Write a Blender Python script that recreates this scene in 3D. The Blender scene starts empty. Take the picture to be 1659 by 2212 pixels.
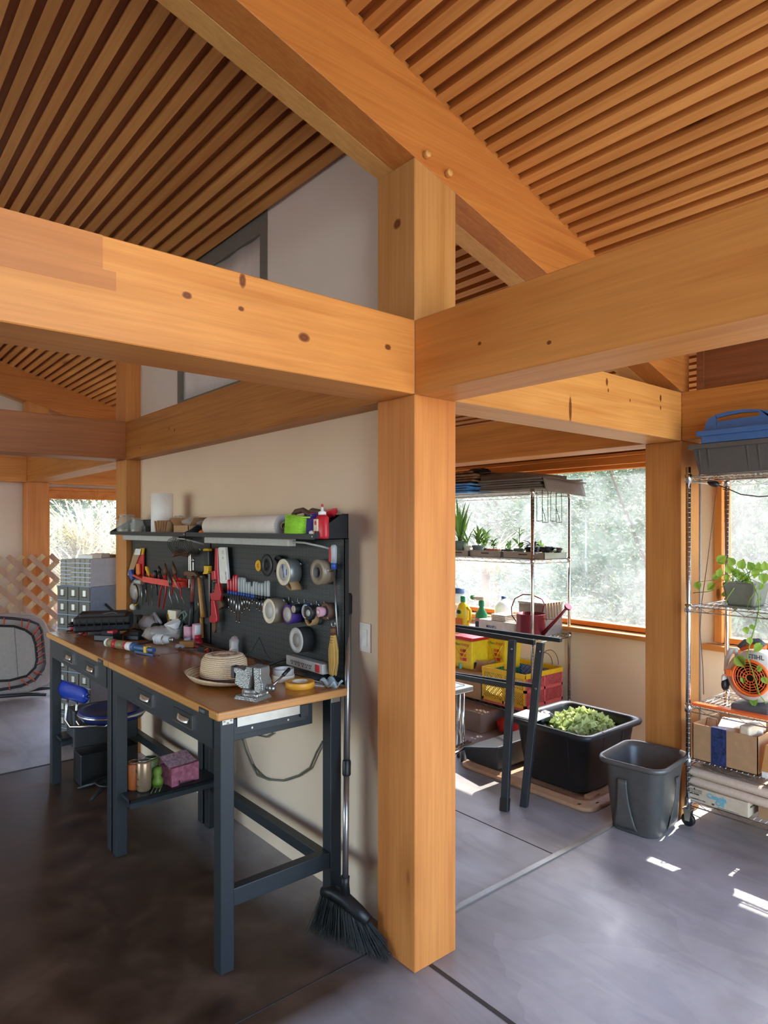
import bpy, bmesh, math, random
from mathutils import Vector, Matrix, Euler

# ------------------------------------------------------------------ camera, world, sun, exposure
SC = bpy.context.scene
COL = SC.collection
W_, H_ = 1659.0, 2212.0
VPL, VPR, HOR, CX = -378.0, 2545.0, 1140.0, 829.5
FOC = math.sqrt((CX - VPL) * (VPR - CX)); EYE = 1.55
_n = math.hypot(VPR - CX, FOC)
RV = Vector(((VPR - CX) / _n, -FOC / _n, 0)); FV = Vector((FOC / _n, (VPR - CX) / _n, 0))
_d = FOC * EYE / (2104 - HOR); _l = (896 - CX) / FOC * _d
CAM = Vector((-(_d * FV.x + _l * RV.x), -(_d * FV.y + _l * RV.y), EYE))

cd = bpy.data.cameras.new('camera'); cam = bpy.data.objects.new('camera', cd); COL.objects.link(cam)
cam.location = CAM
cam.rotation_euler = (math.pi / 2, 0, -math.atan2(FV.x, FV.y))
cd.sensor_fit = 'HORIZONTAL'; cd.sensor_width = 36; cd.lens = 36 * FOC / W_
cd.shift_y = (HOR - H_ / 2) / W_
cd.clip_start = .05; cd.clip_end = 300
SC.camera = cam

wd = bpy.data.worlds.new('world'); SC.world = wd; wd.use_nodes = True
wn = wd.node_tree; bg = wn.nodes['Background']
sky = wn.nodes.new('ShaderNodeTexSky'); sky.sky_type = 'NISHITA'; sky.sun_disc = False
sky.sun_elevation = math.radians(45); sky.sun_rotation = math.radians(70); sky.air_density = 1.0; sky.dust_density = 1.0
wn.links.new(sky.outputs[0], bg.inputs[0]); bg.inputs[1].default_value = 0.8

sd = bpy.data.lights.new('sun', 'SUN'); sun = bpy.data.objects.new('sun', sd); COL.objects.link(sun)
SUN_DIR = Vector((-1, -.03, -1.15)).normalized()
sun.rotation_euler = SUN_DIR.to_track_quat('-Z', 'Y').to_euler(); sun.location = (12, 6, 12)
sd.energy = 7.0; sd.angle = math.radians(.6); sd.color = (1, .95, .86)

SC.view_settings.view_transform = 'Standard'; SC.view_settings.look = 'None'
SC.view_settings.gamma = 1; SC.view_settings.use_curve_mapping = False
SC.view_settings.exposure = 1.2
SC.cycles.use_denoising = True
SC.cycles.max_bounces = 10; SC.cycles.diffuse_bounces = 6; SC.cycles.glossy_bounces = 4
SC.cycles.transparent_max_bounces = 16; SC.cycles.transmission_bounces = 6
SC.cycles.caustics_reflective = False; SC.cycles.caustics_refractive = False
SC.cycles.sample_clamp_indirect = 6

# ------------------------------------------------------------------ measuring helpers (photo pixel on a known real plane -> metres)
def _ray(px, py):
    a = (px - CX) / FOC; b = -(py - HOR) / FOC
    v = RV * a + FV; return Vector((v.x, v.y, b))
def at_z(px, py, z=0.0):
    r = _ray(px, py); return CAM + r * ((z - EYE) / r.z)
def at_x(px, py, x):
    r = _ray(px, py); return CAM + r * ((x - CAM.x) / r.x)
def at_y(px, py, y):
    r = _ray(px, py); return CAM + r * ((y - CAM.y) / r.y)

# ------------------------------------------------------------------ materials
def lin(h):
    if not isinstance(h, str): return tuple(h)
    h = h.lstrip('#'); o = []
    for i in (0, 2, 4):
        v = int(h[i:i + 2], 16) / 255
        o.append(v / 12.92 if v <= .04045 else ((v + .055) / 1.055) ** 2.4)
    return tuple(o)
def newmat(name):
    m = bpy.data.materials.new(name); m.use_nodes = True
    return m, m.node_tree, m.node_tree.nodes['Principled BSDF']
def N(nt, t, **kw):
    n = nt.nodes.new(t)
    for k, v in kw.items():
        if k.startswith('i_'): n.inputs[int(k[2:])].default_value = v
        else: setattr(n, k, v)
    return n
def L(nt, a, b): nt.links.new(a, b)
def ramp(nt, fac, stops):
    r = nt.nodes.new('ShaderNodeValToRGB'); L(nt, fac, r.inputs[0])
    e = r.color_ramp.elements
    while len(e) < len(stops): e.new(.5)
    for el, (p, c) in zip(e, stops):
        el.position = p; c = lin(c); el.color = (c[0], c[1], c[2], 1)
    return r
def noise(nt, vec, scale, detail=3, rough=.55, dist=0):
    n = nt.nodes.new('ShaderNodeTexNoise')
    n.inputs['Scale'].default_value = scale; n.inputs['Detail'].default_value = detail
    n.inputs['Roughness'].default_value = rough; n.inputs['Distortion'].default_value = dist
    if vec is not None: L(nt, vec, n.inputs['Vector'])
    return n
def mapping(nt, scale, rot=(0, 0, 0), loc=(0, 0, 0)):
    tc = nt.nodes.new('ShaderNodeTexCoord'); mp = nt.nodes.new('ShaderNodeMapping')
    L(nt, tc.outputs['Object'], mp.inputs['Vector'])
    mp.inputs['Scale'].default_value = scale; mp.inputs['Rotation'].default_value = rot; mp.inputs['Location'].default_value = loc
    return mp.outputs[0]
def bump(nt, bsdf, h, strength=.2, dist=.01):
    b = nt.nodes.new('ShaderNodeBump'); b.inputs['Strength'].default_value = strength; b.inputs['Distance'].default_value = dist
    L(nt, h, b.inputs['Height']); L(nt, b.outputs[0], bsdf.inputs['Normal'])
def mixc(nt, fac, a, b, mode='MIX'):
    m = nt.nodes.new('ShaderNodeMix'); m.data_type = 'RGBA'; m.blend_type = mode
    if hasattr(fac, 'links'): L(nt, fac, m.inputs[0])
    else: m.inputs[0].default_value = fac
    for s, v in ((6, a), (7, b)):
        if hasattr(v, 'links'): L(nt, v, m.inputs[s])
        else:
            c = lin(v); m.inputs[s].default_value = (c[0], c[1], c[2], 1)
    return m.outputs[2]

def plain(name, col, rough=.5, metal=0, vary=.08, spec=.5, bumpy=0, scale=30, alpha=1, trans=0, sheen=0, coat=0):
    m, nt, b = newmat(name)
    c = lin(col)
    v = mapping(nt, (1, 1, 1)); n = noise(nt, v, scale)
    lo = tuple(max(0, x * (1 - vary)) for x in c); hi = tuple(min(1, x * (1 + vary)) for x in c)
    r = ramp(nt, n.outputs[0], [(.3, lo), (.7, hi)])
    L(nt, r.outputs[0], b.inputs['Base Color'])
    b.inputs['Roughness'].default_value = rough; b.inputs['Metallic'].default_value = metal
    b.inputs['Specular IOR Level'].default_value = spec
    if trans: b.inputs['Transmission Weight'].default_value = trans; b.inputs['IOR'].default_value = 1.3
    if alpha < 1: b.inputs['Alpha'].default_value = alpha
    if sheen: b.inputs['Sheen Weight'].default_value = sheen
    if coat: b.inputs['Coat Weight'].default_value = coat
    if bumpy: bump(nt, b, n.outputs[0], bumpy, .004)
    return m

def wood(name, light, dark, axis='x', rough=.45, knots=1.0, per=.0, tilt=0, fine=.5, streak=7, kc='#6a3210', spec=.35, off=(0, 0, 0), spots=()):
    """timber: grain stretched along one axis, sparse knots"""
    m, nt, b = newmat(name)
    def sc(al, ac):
        return {'x': (al, ac, ac), 'y': (ac, al, ac), 'z': (ac, ac, al)}[axis]
    rot = (0, tilt, 0)
    v1 = mapping(nt, sc(.45, streak), rot, off); n1 = noise(nt, v1, 1, 4, .6, .6)
    v2 = mapping(nt, sc(2.2, 95), rot); n2 = noise(nt, v2, 1, 3, .6)
    v3 = mapping(nt, (1, 1, 1), rot, off); n3 = noise(nt, v3, 1.7, 2)
    base = ramp(nt, n1.outputs[0], [(.28, dark), (.52, light), (.75, dark)])
    fr = ramp(nt, n2.outputs[0], [(.3, (.72, .66, .6)), (.62, (1, 1, 1))])
    c = mixc(nt, fine, base.outputs[0], fr.outputs[0], 'MULTIPLY')
    br = ramp(nt, n3.outputs[0], [(.3, (.84, .82, .8)), (.7, (1.0, 1.0, 1.0))])
    c = mixc(nt, .8, c, br.outputs[0], 'MULTIPLY')
    if knots:
        vk = mapping(nt, sc(1.15, 3.4), rot, (off[0] + .37, off[1] + .21, off[2] + .13))
        vo = nt.nodes.new('ShaderNodeTexVoronoi'); vo.inputs['Scale'].default_value = 1; L(nt, vk, vo.inputs['Vector'])
        kr = ramp(nt, vo.outputs['Distance'], [(.0, (1, 1, 1)), (.045 * knots, (.8, .8, .8)), (.075 * knots, (0, 0, 0))])
        c = mixc(nt, kr.outputs[0], c, kc)
        hr = ramp(nt, vo.outputs['Distance'], [(.06, (.7, .62, .55)), (.22, (1, 1, 1))])
        c = mixc(nt, .55, c, hr.outputs[0], 'MULTIPLY')
    for (kx, ky, kz, rx_, ry_, rz_) in spots:       # single knots at measured places
        ms = mapping(nt, (1 / rx_, 1 / ry_, 1 / rz_), (0, 0, 0), (-kx / rx_, -ky / ry_, -kz / rz_))
        ln_ = N(nt, 'ShaderNodeVectorMath', operation='LENGTH'); L(nt, ms, ln_.inputs[0])
        wob = N(nt, 'ShaderNodeMath', operation='MULTIPLY_ADD'); L(nt, n2.outputs[0], wob.inputs[0]); wob.inputs[1].default_value = .25; L(nt, ln_.outputs['Value'], wob.inputs[2])
        kr2 = ramp(nt, wob.outputs[0], [(0, (.85, .85, .85)), (.55, (1, 1, 1)), (.8, (.7, .7, .7)), (.98, (0, 0, 0))])
        c = mixc(nt, kr2.outputs[0], c, kc)
    if per:
        g = nt.nodes.new('ShaderNodeNewGeometry')
        pr_ = ramp(nt, g.outputs['Random Per Island'], [(0, (1 - per, 1 - per * 1.2, 1 - per * 1.4)), (1, (1, 1, 1))])
        c = mixc(nt, 1, c, pr_.outputs[0], 'MULTIPLY')
    L(nt, c, b.inputs['Base Color'])
    b.inputs['Roughness'].default_value = rough; b.inputs['Specular IOR Level'].default_value = spec
    bump(nt, b, n2.outputs[0], .12, .002)
    return m

WL, WDK = '#e0954a', '#c87a34'
M = {}
def _k(f, lst, a=.018, b=.011):
    o = []
    for q in lst:
        p = f(q[0], q[1]); s_ = q[2] if len(q) > 2 else 1; o.append((p.x, p.y, p.z, a * s_ + .004, a * s_ + .004, b * s_ + .004))
    return o
M['beam_x'] = wood('timber_along_x', WL, WDK, 'x', knots=.0, spots=_k(lambda x, y: at_y(x, y, 0), [(404, 638, .8), (521, 667, .5), (657, 729, 1.3), (838, 750, .8)]) + [(at_y(524, 606, 0).x, 0, at_y(524, 606, 0).z, .014, .02, .028)])
M['beam_front'] = wood('timber_front_right', '#dc944a', '#ca7f3a', 'y', knots=0, off=(1.1, .4, 0), spots=_k(lambda x, y: at_x(x, y, 0), [(1036, 742, .35), (1186, 740, .4)]))
M['beam_k'] = wood('timber_stained_knotty', '#e0a056', '#cc8640', 'x', knots=0, streak=12, spots=_k(lambda x, y: at_y(x, y, 0), [(1311, 825, .9), (1314, 843, .4), (1427, 860, .9), (1427, 881, .5), (1361, 865, .3)], .010, .022) + [(at_y(1232, 884, 0).x, 0, at_y(1232, 884, 0).z, .014, .03, .075)])
M['post_u'] = wood('timber_upper_post', '#c79054', '#b07638', 'z', knots=0, streak=10, spots=[(0, at_x(858, 484, 0).y, at_x(858, 484, 0).z, .03, .026, .024)])
M['beam_y'] = wood('timber_along_y', WL, '#c07a3a', 'y', off=(1.1, .4, 0))
M['beam_y2'] = wood('timber_wall_beam', '#c4833f', '#a4622a', 'y', streak=16, fine=.7, knots=0, spots=_k(lambda x, y: at_x(x, y, 0), [(365, 926, .4), (377, 929, .5), (303, 968, .4)], .02, .016))
M['beam_dark'] = wood('timber_reddish', '#b06a34', '#99562a', 'x', streak=12, knots=0)
M['scarf'] = wood('timber_scarf', '#c98042', '#bb7339', 'x', knots=0)
M['post'] = wood('timber_post', '#d88c48', '#c07236', 'z', off=(.3, 0, .6), knots=.8)
M['post2'] = wood('timber_post_b', '#d4924e', '#c07c3e', 'z', off=(2.3, 1.2, .9), knots=.5)
M['rafter'] = wood('timber_rafter', '#cc8440', '#b66a30', 'x', tilt=.28, streak=15, fine=.65, kc='#4a2614', knots=0, spots=_k(lambda x, y: at_y(x, y, 0), [(849, 141, 1.2), (1055, 411, 1.0), (1198, 497, .9)], .02, .016))
M['rafter_pale'] = wood('timber_rafter_pale', '#dba660', '#cf9450', 'x', tilt=.28, knots=0)
M['slat'] = wood('ceiling_slat', '#e2a25a', '#d08a48', 'y', per=.22, streak=22, knots=1.5, kc='#74401a')
M['deck'] = wood('ceiling_deck', '#a45e2e', '#8c4c22', 'y', knots=0)
M['trimwood'] = wood('window_wood', '#dd9448', '#c9762e', 'y', knots=.6)
M['trimwood_z'] = wood('window_wood_z', '#dd9448', '#c9762e', 'z', knots=.8)
M['fascia'] = wood('dark_board', '#8a5434', '#6c3c22', 'y', streak=14)
M['bench'] = wood('bench_top', '#b8763a', '#a3622c', 'y', rough=.22, knots=0, streak=10, fine=.35, spec=.5)
M['bench_end'] = wood('bench_edge', '#d09860', '#bb7f4a', 'x', rough=.35, knots=0, per=.0)

def plaster(name, col, s=60, st=.25):
    m, nt, b = newmat(name)
    v = mapping(nt, (1, 1, 1)); n = noise(nt, v, s, 5, .6); n2 = noise(nt, v, 1.3, 3)
    c = lin(col)
    r = ramp(nt, n2.outputs[0], [(.3, tuple(x * .93 for x in c)), (.7, c)])
    L(nt, r.outputs[0], b.inputs['Base Color']); b.inputs['Roughness'].default_value = .85
    b.inputs['Specular IOR Level'].default_value = .2
    bump(nt, b, n.outputs[0], st, .004); return m
M['wall'] = plaster('plaster_beige', '#e8cfb4')
M['wall_up'] = plaster('plaster_upper', '#e0d2c4')
M['wall_cream'] = plaster('plaster_cream', '#ffebc6', 25, .5)
M['siding'] = plain('siding', '#c9b79c', .8)

# concrete floor with trowel marks, stains
m, nt, b = newmat('stained_concrete')
v = mapping(nt, (1, 1, 1)); n1 = noise(nt, v, 1.0, 5, .55, .4); n2 = noise(nt, v, 4.2, 5, .6, .3); n3 = noise(nt, v, 60, 3)
vs = mapping(nt, (3, .7, 1), (0, 0, .6)); n4 = noise(nt, vs, 2.0, 4, .6, 1.5)
base = ramp(nt, n1.outputs[0], [(.3, '#8b8582'), (.5, '#a7a4a4'), (.72, '#bcbabb')])
sp = ramp(nt, n2.outputs[0], [(.32, (.74, .71, .68)), (.62, (1, 1, 1))])
c = mixc(nt, .6, base.outputs[0], sp.outputs[0], 'MULTIPLY')
tr = ramp(nt, n4.outputs[0], [(.40, (.84, .84, .86)), (.52, (1, 1, 1)), (.7, (1.0, 1.0, 1.0))])
c = mixc(nt, .8, c, tr.outputs[0], 'MULTIPLY')
vd = mapping(nt, (1, 1, 1)); nd = noise(nt, vd, 1.6, 3, .6); vm = N(nt, 'ShaderNodeVectorMath', operation='MULTIPLY_ADD'); L(nt, nd.outputs['Color'], vm.inputs[0]); vm.inputs[1].default_value = (.7, .7, 0); L(nt, vd, vm.inputs[2])
vv = nt.nodes.new('ShaderNodeTexVoronoi'); vv.inputs['Scale'].default_value = 1.25; L(nt, vm.outputs[0], vv.inputs['Vector'])
pv = ramp(nt, vv.outputs['Color'], [(.2, (.80, .80, .80)), (.5, (.93, .93, .94)), (.85, (1, 1, 1))]); c = mixc(nt, .8, c, pv.outputs[0], 'MULTIPLY')
# brown shade painted over the work bay (x < 0 side), same concrete in dimmer light
tc = nt.nodes.new('ShaderNodeTexCoord'); sx = nt.nodes.new('ShaderNodeSeparateXYZ'); L(nt, tc.outputs['Object'], sx.inputs[0])
ad = N(nt, 'ShaderNodeMath', operation='MULTIPLY_ADD'); L(nt, n1.outputs[0], ad.inputs[0]); ad.inputs[1].default_value = .5; L(nt, sx.outputs[0], ad.inputs[2])
rb = ramp(nt, ad.outputs[0], [(.0, (1, 1, 1)), (.35, (0, 0, 0))])
yb = N(nt, 'ShaderNodeMath', operation='MULTIPLY'); 
gy = ramp(nt, sx.outputs[1], [(0, (0, 0, 0)), (.12, (1, 1, 1))])
# fades out past the joint at y = 3.05
m2 = N(nt, 'ShaderNodeMath', operation='LESS_THAN'); L(nt, sx.outputs[1], m2.inputs[0]); m2.inputs[1].default_value = 3.05
L(nt, rb.outputs[0], yb.inputs[0]); L(nt, m2.outputs[0], yb.inputs[1])
y2 = N(nt, 'ShaderNodeMath', operation='MULTIPLY'); L(nt, yb.outputs[0], y2.inputs[0]); L(nt, gy.outputs[0], y2.inputs[1])
br = ramp(nt, n2.outputs[0], [(.3, '#2e2016'), (.5, '#493628'), (.68, '#614c3c')])
c = mixc(nt, y2.outputs[0], c, br.outputs[0])
L(nt, c, b.inputs['Base Color'])
rr = ramp(nt, n2.outputs[0], [(.3, (.34, .34, .34)), (.7, (.55, .55, .55))]); L(nt, rr.outputs[0], b.inputs['Roughness'])
b.inputs['Specular IOR Level'].default_value = .5
bump(nt, b, n4.outputs[0], .08, .004)
M['floor'] = m
M['joint'] = plain('joint_dark', '#34302c', .7)
M['rail'] = plain('joint_metal', '#8a8884', .35, .6)

# window glass with a thin film of dust
m = bpy.data.materials.new('dusty_glass'); m.use_nodes = True; nt = m.node_tree; nt.nodes.clear()
out = nt.nodes.new('ShaderNodeOutputMaterial'); tr = nt.nodes.new('ShaderNodeBsdfTransparent'); tl = nt.nodes.new('ShaderNodeBsdfTranslucent')
gl = nt.nodes.new('ShaderNodeBsdfGlossy'); gl.inputs['Roughness'].default_value = .03
mx = nt.nodes.new('ShaderNodeMixShader'); mx2 = nt.nodes.new('ShaderNodeMixShader')
v = mapping(nt, (1, 1, 1)); nn = noise(nt, v, 2.2, 6, .7); dr = ramp(nt, nn.outputs[0], [(.35, (.02, .02, .02)), (.75, (.12, .12, .12))])
L(nt, dr.outputs[0], mx.inputs[0]); L(nt, tr.outputs[0], mx.inputs[1]); L(nt, tl.outputs[0], mx.inputs[2])
mx2.inputs[0].default_value = .05; L(nt, mx.outputs[0], mx2.inputs[1]); L(nt, gl.outputs[0], mx2.inputs[2]); L(nt, mx2.outputs[0], out.inputs[0])
M['glass'] = m

# ------------------------------------------------------------------ mesh helpers
class MB:
    def __init__(s): s.bm = bmesh.new(); s.mi = 0; s.smooth = set()
    def _f(s, vs):
        try: f = s.bm.faces.new(vs); f.material_index = s.mi; return f
        except ValueError: return None
    def verts(s, pts): return [s.bm.verts.new(p) for p in pts]
    def box(s, lo, hi):
        x0, y0, z0 = lo; x1, y1, z1 = hi
        return s.hexa([(x0, y0, z0), (x1, y0, z0), (x1, y1, z0), (x0, y1, z0)], [(x0, y0, z1), (x1, y0, z1), (x1, y1, z1), (x0, y1, z1)])
    def hexa(s, a, b):
        va, vb = s.verts(a), s.verts(b)
        s._f(va[::-1]); s._f(vb); n = len(a)
        for i in range(n): s._f([va[i], va[(i + 1) % n], vb[(i + 1) % n], vb[i]])
        return va + vb
    def obox(s, c, size, R=None):
        R = R or Matrix.Identity(3); c = Vector(c); h = Vector(size) / 2
        P = [c + R @ Vector((sx * h.x, sy * h.y, sz * h.z)) for sz in (-1, 1) for sx, sy in ((-1, -1), (1, -1), (1, 1), (-1, 1))]
        return s.hexa(P[:4], P[4:])
    def bar(s, p0, p1, w, h, up=(0, 0, 1)):
        p0, p1 = Vector(p0), Vector(p1); d = (p1 - p0).normalized(); u = Vector(up)
        sd = d.cross(u)
        if sd.length < 1e-4: sd = d.cross(Vector((1, 0, 0)))
        sd.normalize(); u = sd.cross(d).normalized(); a = sd * w / 2; q = u * h / 2
        return s.hexa([p0 - a - q, p0 + a - q, p0 + a + q, p0 - a + q], [p1 - a - q, p1 + a - q, p1 + a + q, p1 - a + q])
    def prism(s, pts, ext):
        e = Vector(ext); return s.hexa([Vector(p) for p in pts], [Vector(p) + e for p in pts])
    def cyl(s, p0, p1, r0, r1=None, seg=16, caps=True):
        r1 = r0 if r1 is None else r1
        return s.tube([p0, p1], [r0, r1], seg, caps)
    def tube(s, pts, r, seg=8, caps=True, closed=False):
        pts = [Vector(p) for p in pts]; n = len(pts)
        rs = r if isinstance(r, (list, tuple)) else [r] * n
        rings = []; prev = None
        for i, p in enumerate(pts):
            a = pts[i - 1] if (i > 0 or closed) else p; b = pts[(i + 1) % n] if (i < n - 1 or closed) else p
            t = (b - a)
            t = t.normalized() if t.length > 1e-9 else Vector((0, 0, 1))
            if prev is None:
                u = t.orthogonal().normalized()
            else:
                u = prev - t * prev.dot(t)
                u = u.normalized() if u.length > 1e-6 else t.orthogonal().normalized()
            prev = u; w = t.cross(u)
            rings.append(s.verts([p + (u * math.cos(2 * math.pi * k / seg) + w * math.sin(2 * math.pi * k / seg)) * rs[i] for k in range(seg)]))
        m_ = n if closed else n - 1
        for i in range(m_):
            A, B = rings[i], rings[(i + 1) % n]
            for k in range(seg):
                f = s._f([A[k], A[(k + 1) % seg], B[(k + 1) % seg], B[k]])
                if f: f.smooth = True
        if caps and not closed: s._f(rings[0][::-1]); s._f(rings[-1])
        return rings
    def lathe(s, prof, c=(0, 0, 0), seg=24, R=None, sx=1, sy=1, closed_prof=False):
        R = R or Matrix.Identity(3); c = Vector(c); rings = []
        for (r, z) in prof:
            if r < 1e-6: rings.append([s.bm.verts.new(c + R @ Vector((0, 0, z)))])
            else: rings.append(s.verts([c + R @ Vector((r * sx * math.cos(2 * math.pi * k / seg), r * sy * math.sin(2 * math.pi * k / seg), z)) for k in range(seg)]))
        n = len(rings); m_ = n if closed_prof else n - 1
        for i in range(m_):
            A, B = rings[i], rings[(i + 1) % n]
            for k in range(seg):
                k2 = (k + 1) % seg
                if len(A) == 1 and len(B) == 1: continue
                if len(A) == 1: f = s._f([A[0], B[k2], B[k]])
                elif len(B) == 1: f = s._f([A[k], A[k2], B[0]])
                else: f = s._f([A[k], A[k2], B[k2], B[k]])
                if f: f.smooth = True
        return rings
    def grid(s, fn, nu, nv, smooth=True, thick=0):
        G = [[s.bm.verts.new(fn(i / nu, j / nv)) for j in range(nv + 1)] for i in range(nu + 1)]
        for i in range(nu):
            for j in range(nv):
                f = s._f([G[i][j], G[i + 1][j], G[i + 1][j + 1], G[i][j + 1]])
                if f: f.smooth = smooth
        return G
    def blob(s, c, r, seg=12, R=None, jit=0, rnd=None):
        R = R or Matrix.Identity(3); rx, ry, rz = r if isinstance(r, (list, tuple)) else (r, r, r); c = Vector(c)
        n = seg // 2; rings = []
        for i in range(n + 1):
            t = math.pi * i / n
            if i in (0, n): rings.append([s.bm.verts.new(c + R @ Vector((0, 0, rz * math.cos(t))))]); continue
            row = []
            for k in range(seg):
                q = 1 + (rnd.uniform(-jit, jit) if rnd else 0); a = 2 * math.pi * k / seg
                row.append(s.bm.verts.new(c + R @ Vector((rx * math.sin(t) * math.cos(a) * q, ry * math.sin(t) * math.sin(a) * q, rz * math.cos(t) * q))))
            rings.append(row)
        for i in range(n):
            A, B = rings[i], rings[i + 1]
            for k in range(seg):
                k2 = (k + 1) % seg
                if len(A) == 1: f = s._f([A[0], B[k], B[k2]])
                elif len(B) == 1: f = s._f([A[k2], A[k], B[0]])
                else: f = s._f([A[k], B[k], B[k2], A[k2]])
                if f: f.smooth = True
    def leaf(s, p, d, up, ln, w, curl=.0, n=4):
        d = Vector(d).normalized(); u = Vector(up); sd = d.cross(u)
        sd = sd.normalized() if sd.length > 1e-5 else d.orthogonal().normalized(); u = sd.cross(d).normalized()
        prev = None; p = Vector(p)
        for i in range(n + 1):
            t = i / n; ww = w * math.sin(math.pi * min(1, .06 + t * .94)) ** .75 * (1 - .25 * t)
            if i == n: ww = w * .02
            q = p + d * ln * t - u * curl * ln * t * t
            row = s.verts([q - sd * ww / 2 + u * ww * .12, q, q + sd * ww / 2 + u * ww * .12])
            if prev:
                for k in (0, 1):
                    f = s._f([prev[k], prev[k + 1], row[k + 1], row[k]])
                    if f: f.smooth = True
            prev = row
    def bevel(s, w, seg=2, ang=.6, verts=None):
        es = [e for e in s.bm.edges if len(e.link_faces) == 2 and e.calc_face_angle(0) > ang]
        if es: bmesh.ops.bevel(s.bm, geom=es, offset=w, segments=seg, affect='EDGES', profile=.5)
    def build(s, name, mats, parent=None, bev=0, local=False, solid=0, seg=2, recalc=True):
        if recalc: bmesh.ops.recalc_face_normals(s.bm, faces=s.bm.faces)
        if bev: s.bevel(bev, seg)
        T = None
        if parent is not None and not local: T = RM[parent.name].inverted()
        me = bpy.data.meshes.new(name)
        if T: bmesh.ops.transform(s.bm, matrix=T, verts=s.bm.verts)
        s.bm.to_mesh(me); s.bm.free()
        o = bpy.data.objects.new(name, me); COL.objects.link(o)
        for mm in (mats if isinstance(mats, (list, tuple)) else [mats]):
            me.materials.append(M[mm] if isinstance(mm, str) else mm)
        if parent is not None: o.parent = parent; RM[o.name] = RM[parent.name]
        else: RM[o.name] = Matrix.Identity(4)
        if solid:
            sm = o.modifiers.new('solid', 'SOLIDIFY'); sm.thickness = solid; sm.offset = 0
        return o
RM = {}
def thing(name, label, cat, loc=(0, 0, 0), rz=0, group=None):
    o = bpy.data.objects.new(name, None); COL.objects.link(o)
    o.empty_display_size = .05
    o.location = loc; o.rotation_euler = (0, 0, rz)
    RM[o.name] = Matrix.Translation(Vector(loc)) @ Matrix.Rotation(rz, 4, 'Z')
    tag(o, label, cat, group); return o
def tag(o, label, cat, group=None, kind=None):
    o['label'] = label; o['category'] = cat
    if group: o['group'] = group
    if kind: o['kind'] = kind
    return o
def struct(o): o['kind'] = 'structure'; return o
def copy_tree(o, parent=None, loc=None, rz=None, label=None):
    c = o.copy(); COL.objects.link(c); RM[c.name] = RM[o.name]
    c.parent = parent
    if loc is not None: c.location = loc
    if rz is not None: c.rotation_euler = (0, 0, rz)
    if loc is not None: RM[c.name] = Matrix.Translation(Vector(loc)) @ Matrix.Rotation(rz or 0, 4, 'Z')
    if label: c['label'] = label
    for ch in list(o.children): copy_tree(ch, c)
    return c
def rotx(a): return Matrix.Rotation(a, 3, 'X')
def roty(a): return Matrix.Rotation(a, 3, 'Y')
def rotz(a): return Matrix.Rotation(a, 3, 'Z')
def text(s, size, mat, origin, right, up, parent=None, name='lettering', bold=0, ext=.0004, align='LEFT'):
    cu = bpy.data.curves.new('t', 'FONT'); cu.body = s; cu.size = size; cu.extrude = ext; cu.offset = bold; cu.align_x = align
    cu.resolution_u = 3
    to = bpy.data.objects.new('t', cu); COL.objects.link(to)
    dg = bpy.context.evaluated_depsgraph_get(); me = bpy.data.meshes.new_from_object(to.evaluated_get(dg))
    bpy.data.objects.remove(to); bpy.data.curves.remove(cu)
    r = Vector(right).normalized(); u = Vector(up).normalized(); n = r.cross(u)
    T = Matrix(((r.x, u.x, n.x, origin[0]), (r.y, u.y, n.y, origin[1]), (r.z, u.z, n.z, origin[2]), (0, 0, 0, 1)))
    if parent is not None: T = RM[parent.name].inverted() @ T
    me.transform(T); me.name = name
    o = bpy.data.objects.new(name, me); COL.objects.link(o); me.materials.clear(); me.materials.append(M[mat] if isinstance(mat, str) else mat)
    if parent is not None: o.parent = parent; RM[o.name] = RM[parent.name]
    return o

# ------------------------------------------------------------------ the building
PW = .205; ZB, ZT = 2.015, 2.272      # beam bottom and top
def roof(x): return 3.12 - .30 * x     # underside of the slats
XW = 2.95                              # outer wall with the windows
YB = 6.02                              # back wall

b = MB(); b.box((-7, -3.8, -.12), (XW + .1, YB + .1, 0)); struct(b.build('floor', 'floor'))
def joint(p0, p1, w, h, mat, n):
    b = MB(); b.bar((p0[0], p0[1], h / 2), (p1[0], p1[1], h / 2), w, h); struct(b.build('trim_%d' % n, mat))
joint((.21, .185, 0), (XW - .05, .185, 0), .028, .006, 'rail', 1)
joint((.075, -.002, 0), (.075, -3.7, 0), .016, .002, 'joint', 2)
joint((-.0, .19, 0), (-6, .19, 0), .006, .0015, 'joint', 3)
joint((-.15, 3.05, 0), (-6, 3.05, 0), .02, .002, 'joint', 4)
joint((1.08, .21, 0), (1.08, 5.9, 0), .006, .0015, 'joint', 5)

# posts
def post(name, x, y, z0, z1, mat, label, bz=None, w=PW):
    b = MB()
    if bz:   # sloped head cut under a rafter
        b.hexa([(x, y, z0), (x + w, y, z0), (x + w, y + w, z0), (x, y + w, z0)], [(x, y, bz(x)), (x + w, y, bz(x + w)), (x + w, y + w, bz(x + w)), (x, y + w, bz(x))])
    else: b.box((x, y, z0), (x + w, y + w, z1))
    o = b.build(name, mat, bev=.003, seg=1); tag(o, label, 'post', 'square timber posts of the frame'); return o
RB = lambda x: 2.84 - .29 * x      # rafter underside
post('timber_post', 0, 0, 0, ZB, 'post', 'large square wooden post in the middle, standing on the floor beside the broom')
post('timber_post', 0, 0, ZT - .257, 0, 'post_u', 'short upper wooden post with one dark knot, between crossing beams and big rafter', RB)
post('timber_post', 0, 2.9, 0, ZB, 'post2', 'narrow-looking wooden post at the far end of the pegboard')
post('timber_post', 0, 2.9, ZB, 0, 'post', 'short upper post above the far left beam, beside white upper wall', RB)
post('timber_post', 0, 5.8, 0, ZB, 'post', 'farthest left wooden post behind the wooden lattice, left of the garden window')
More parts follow.
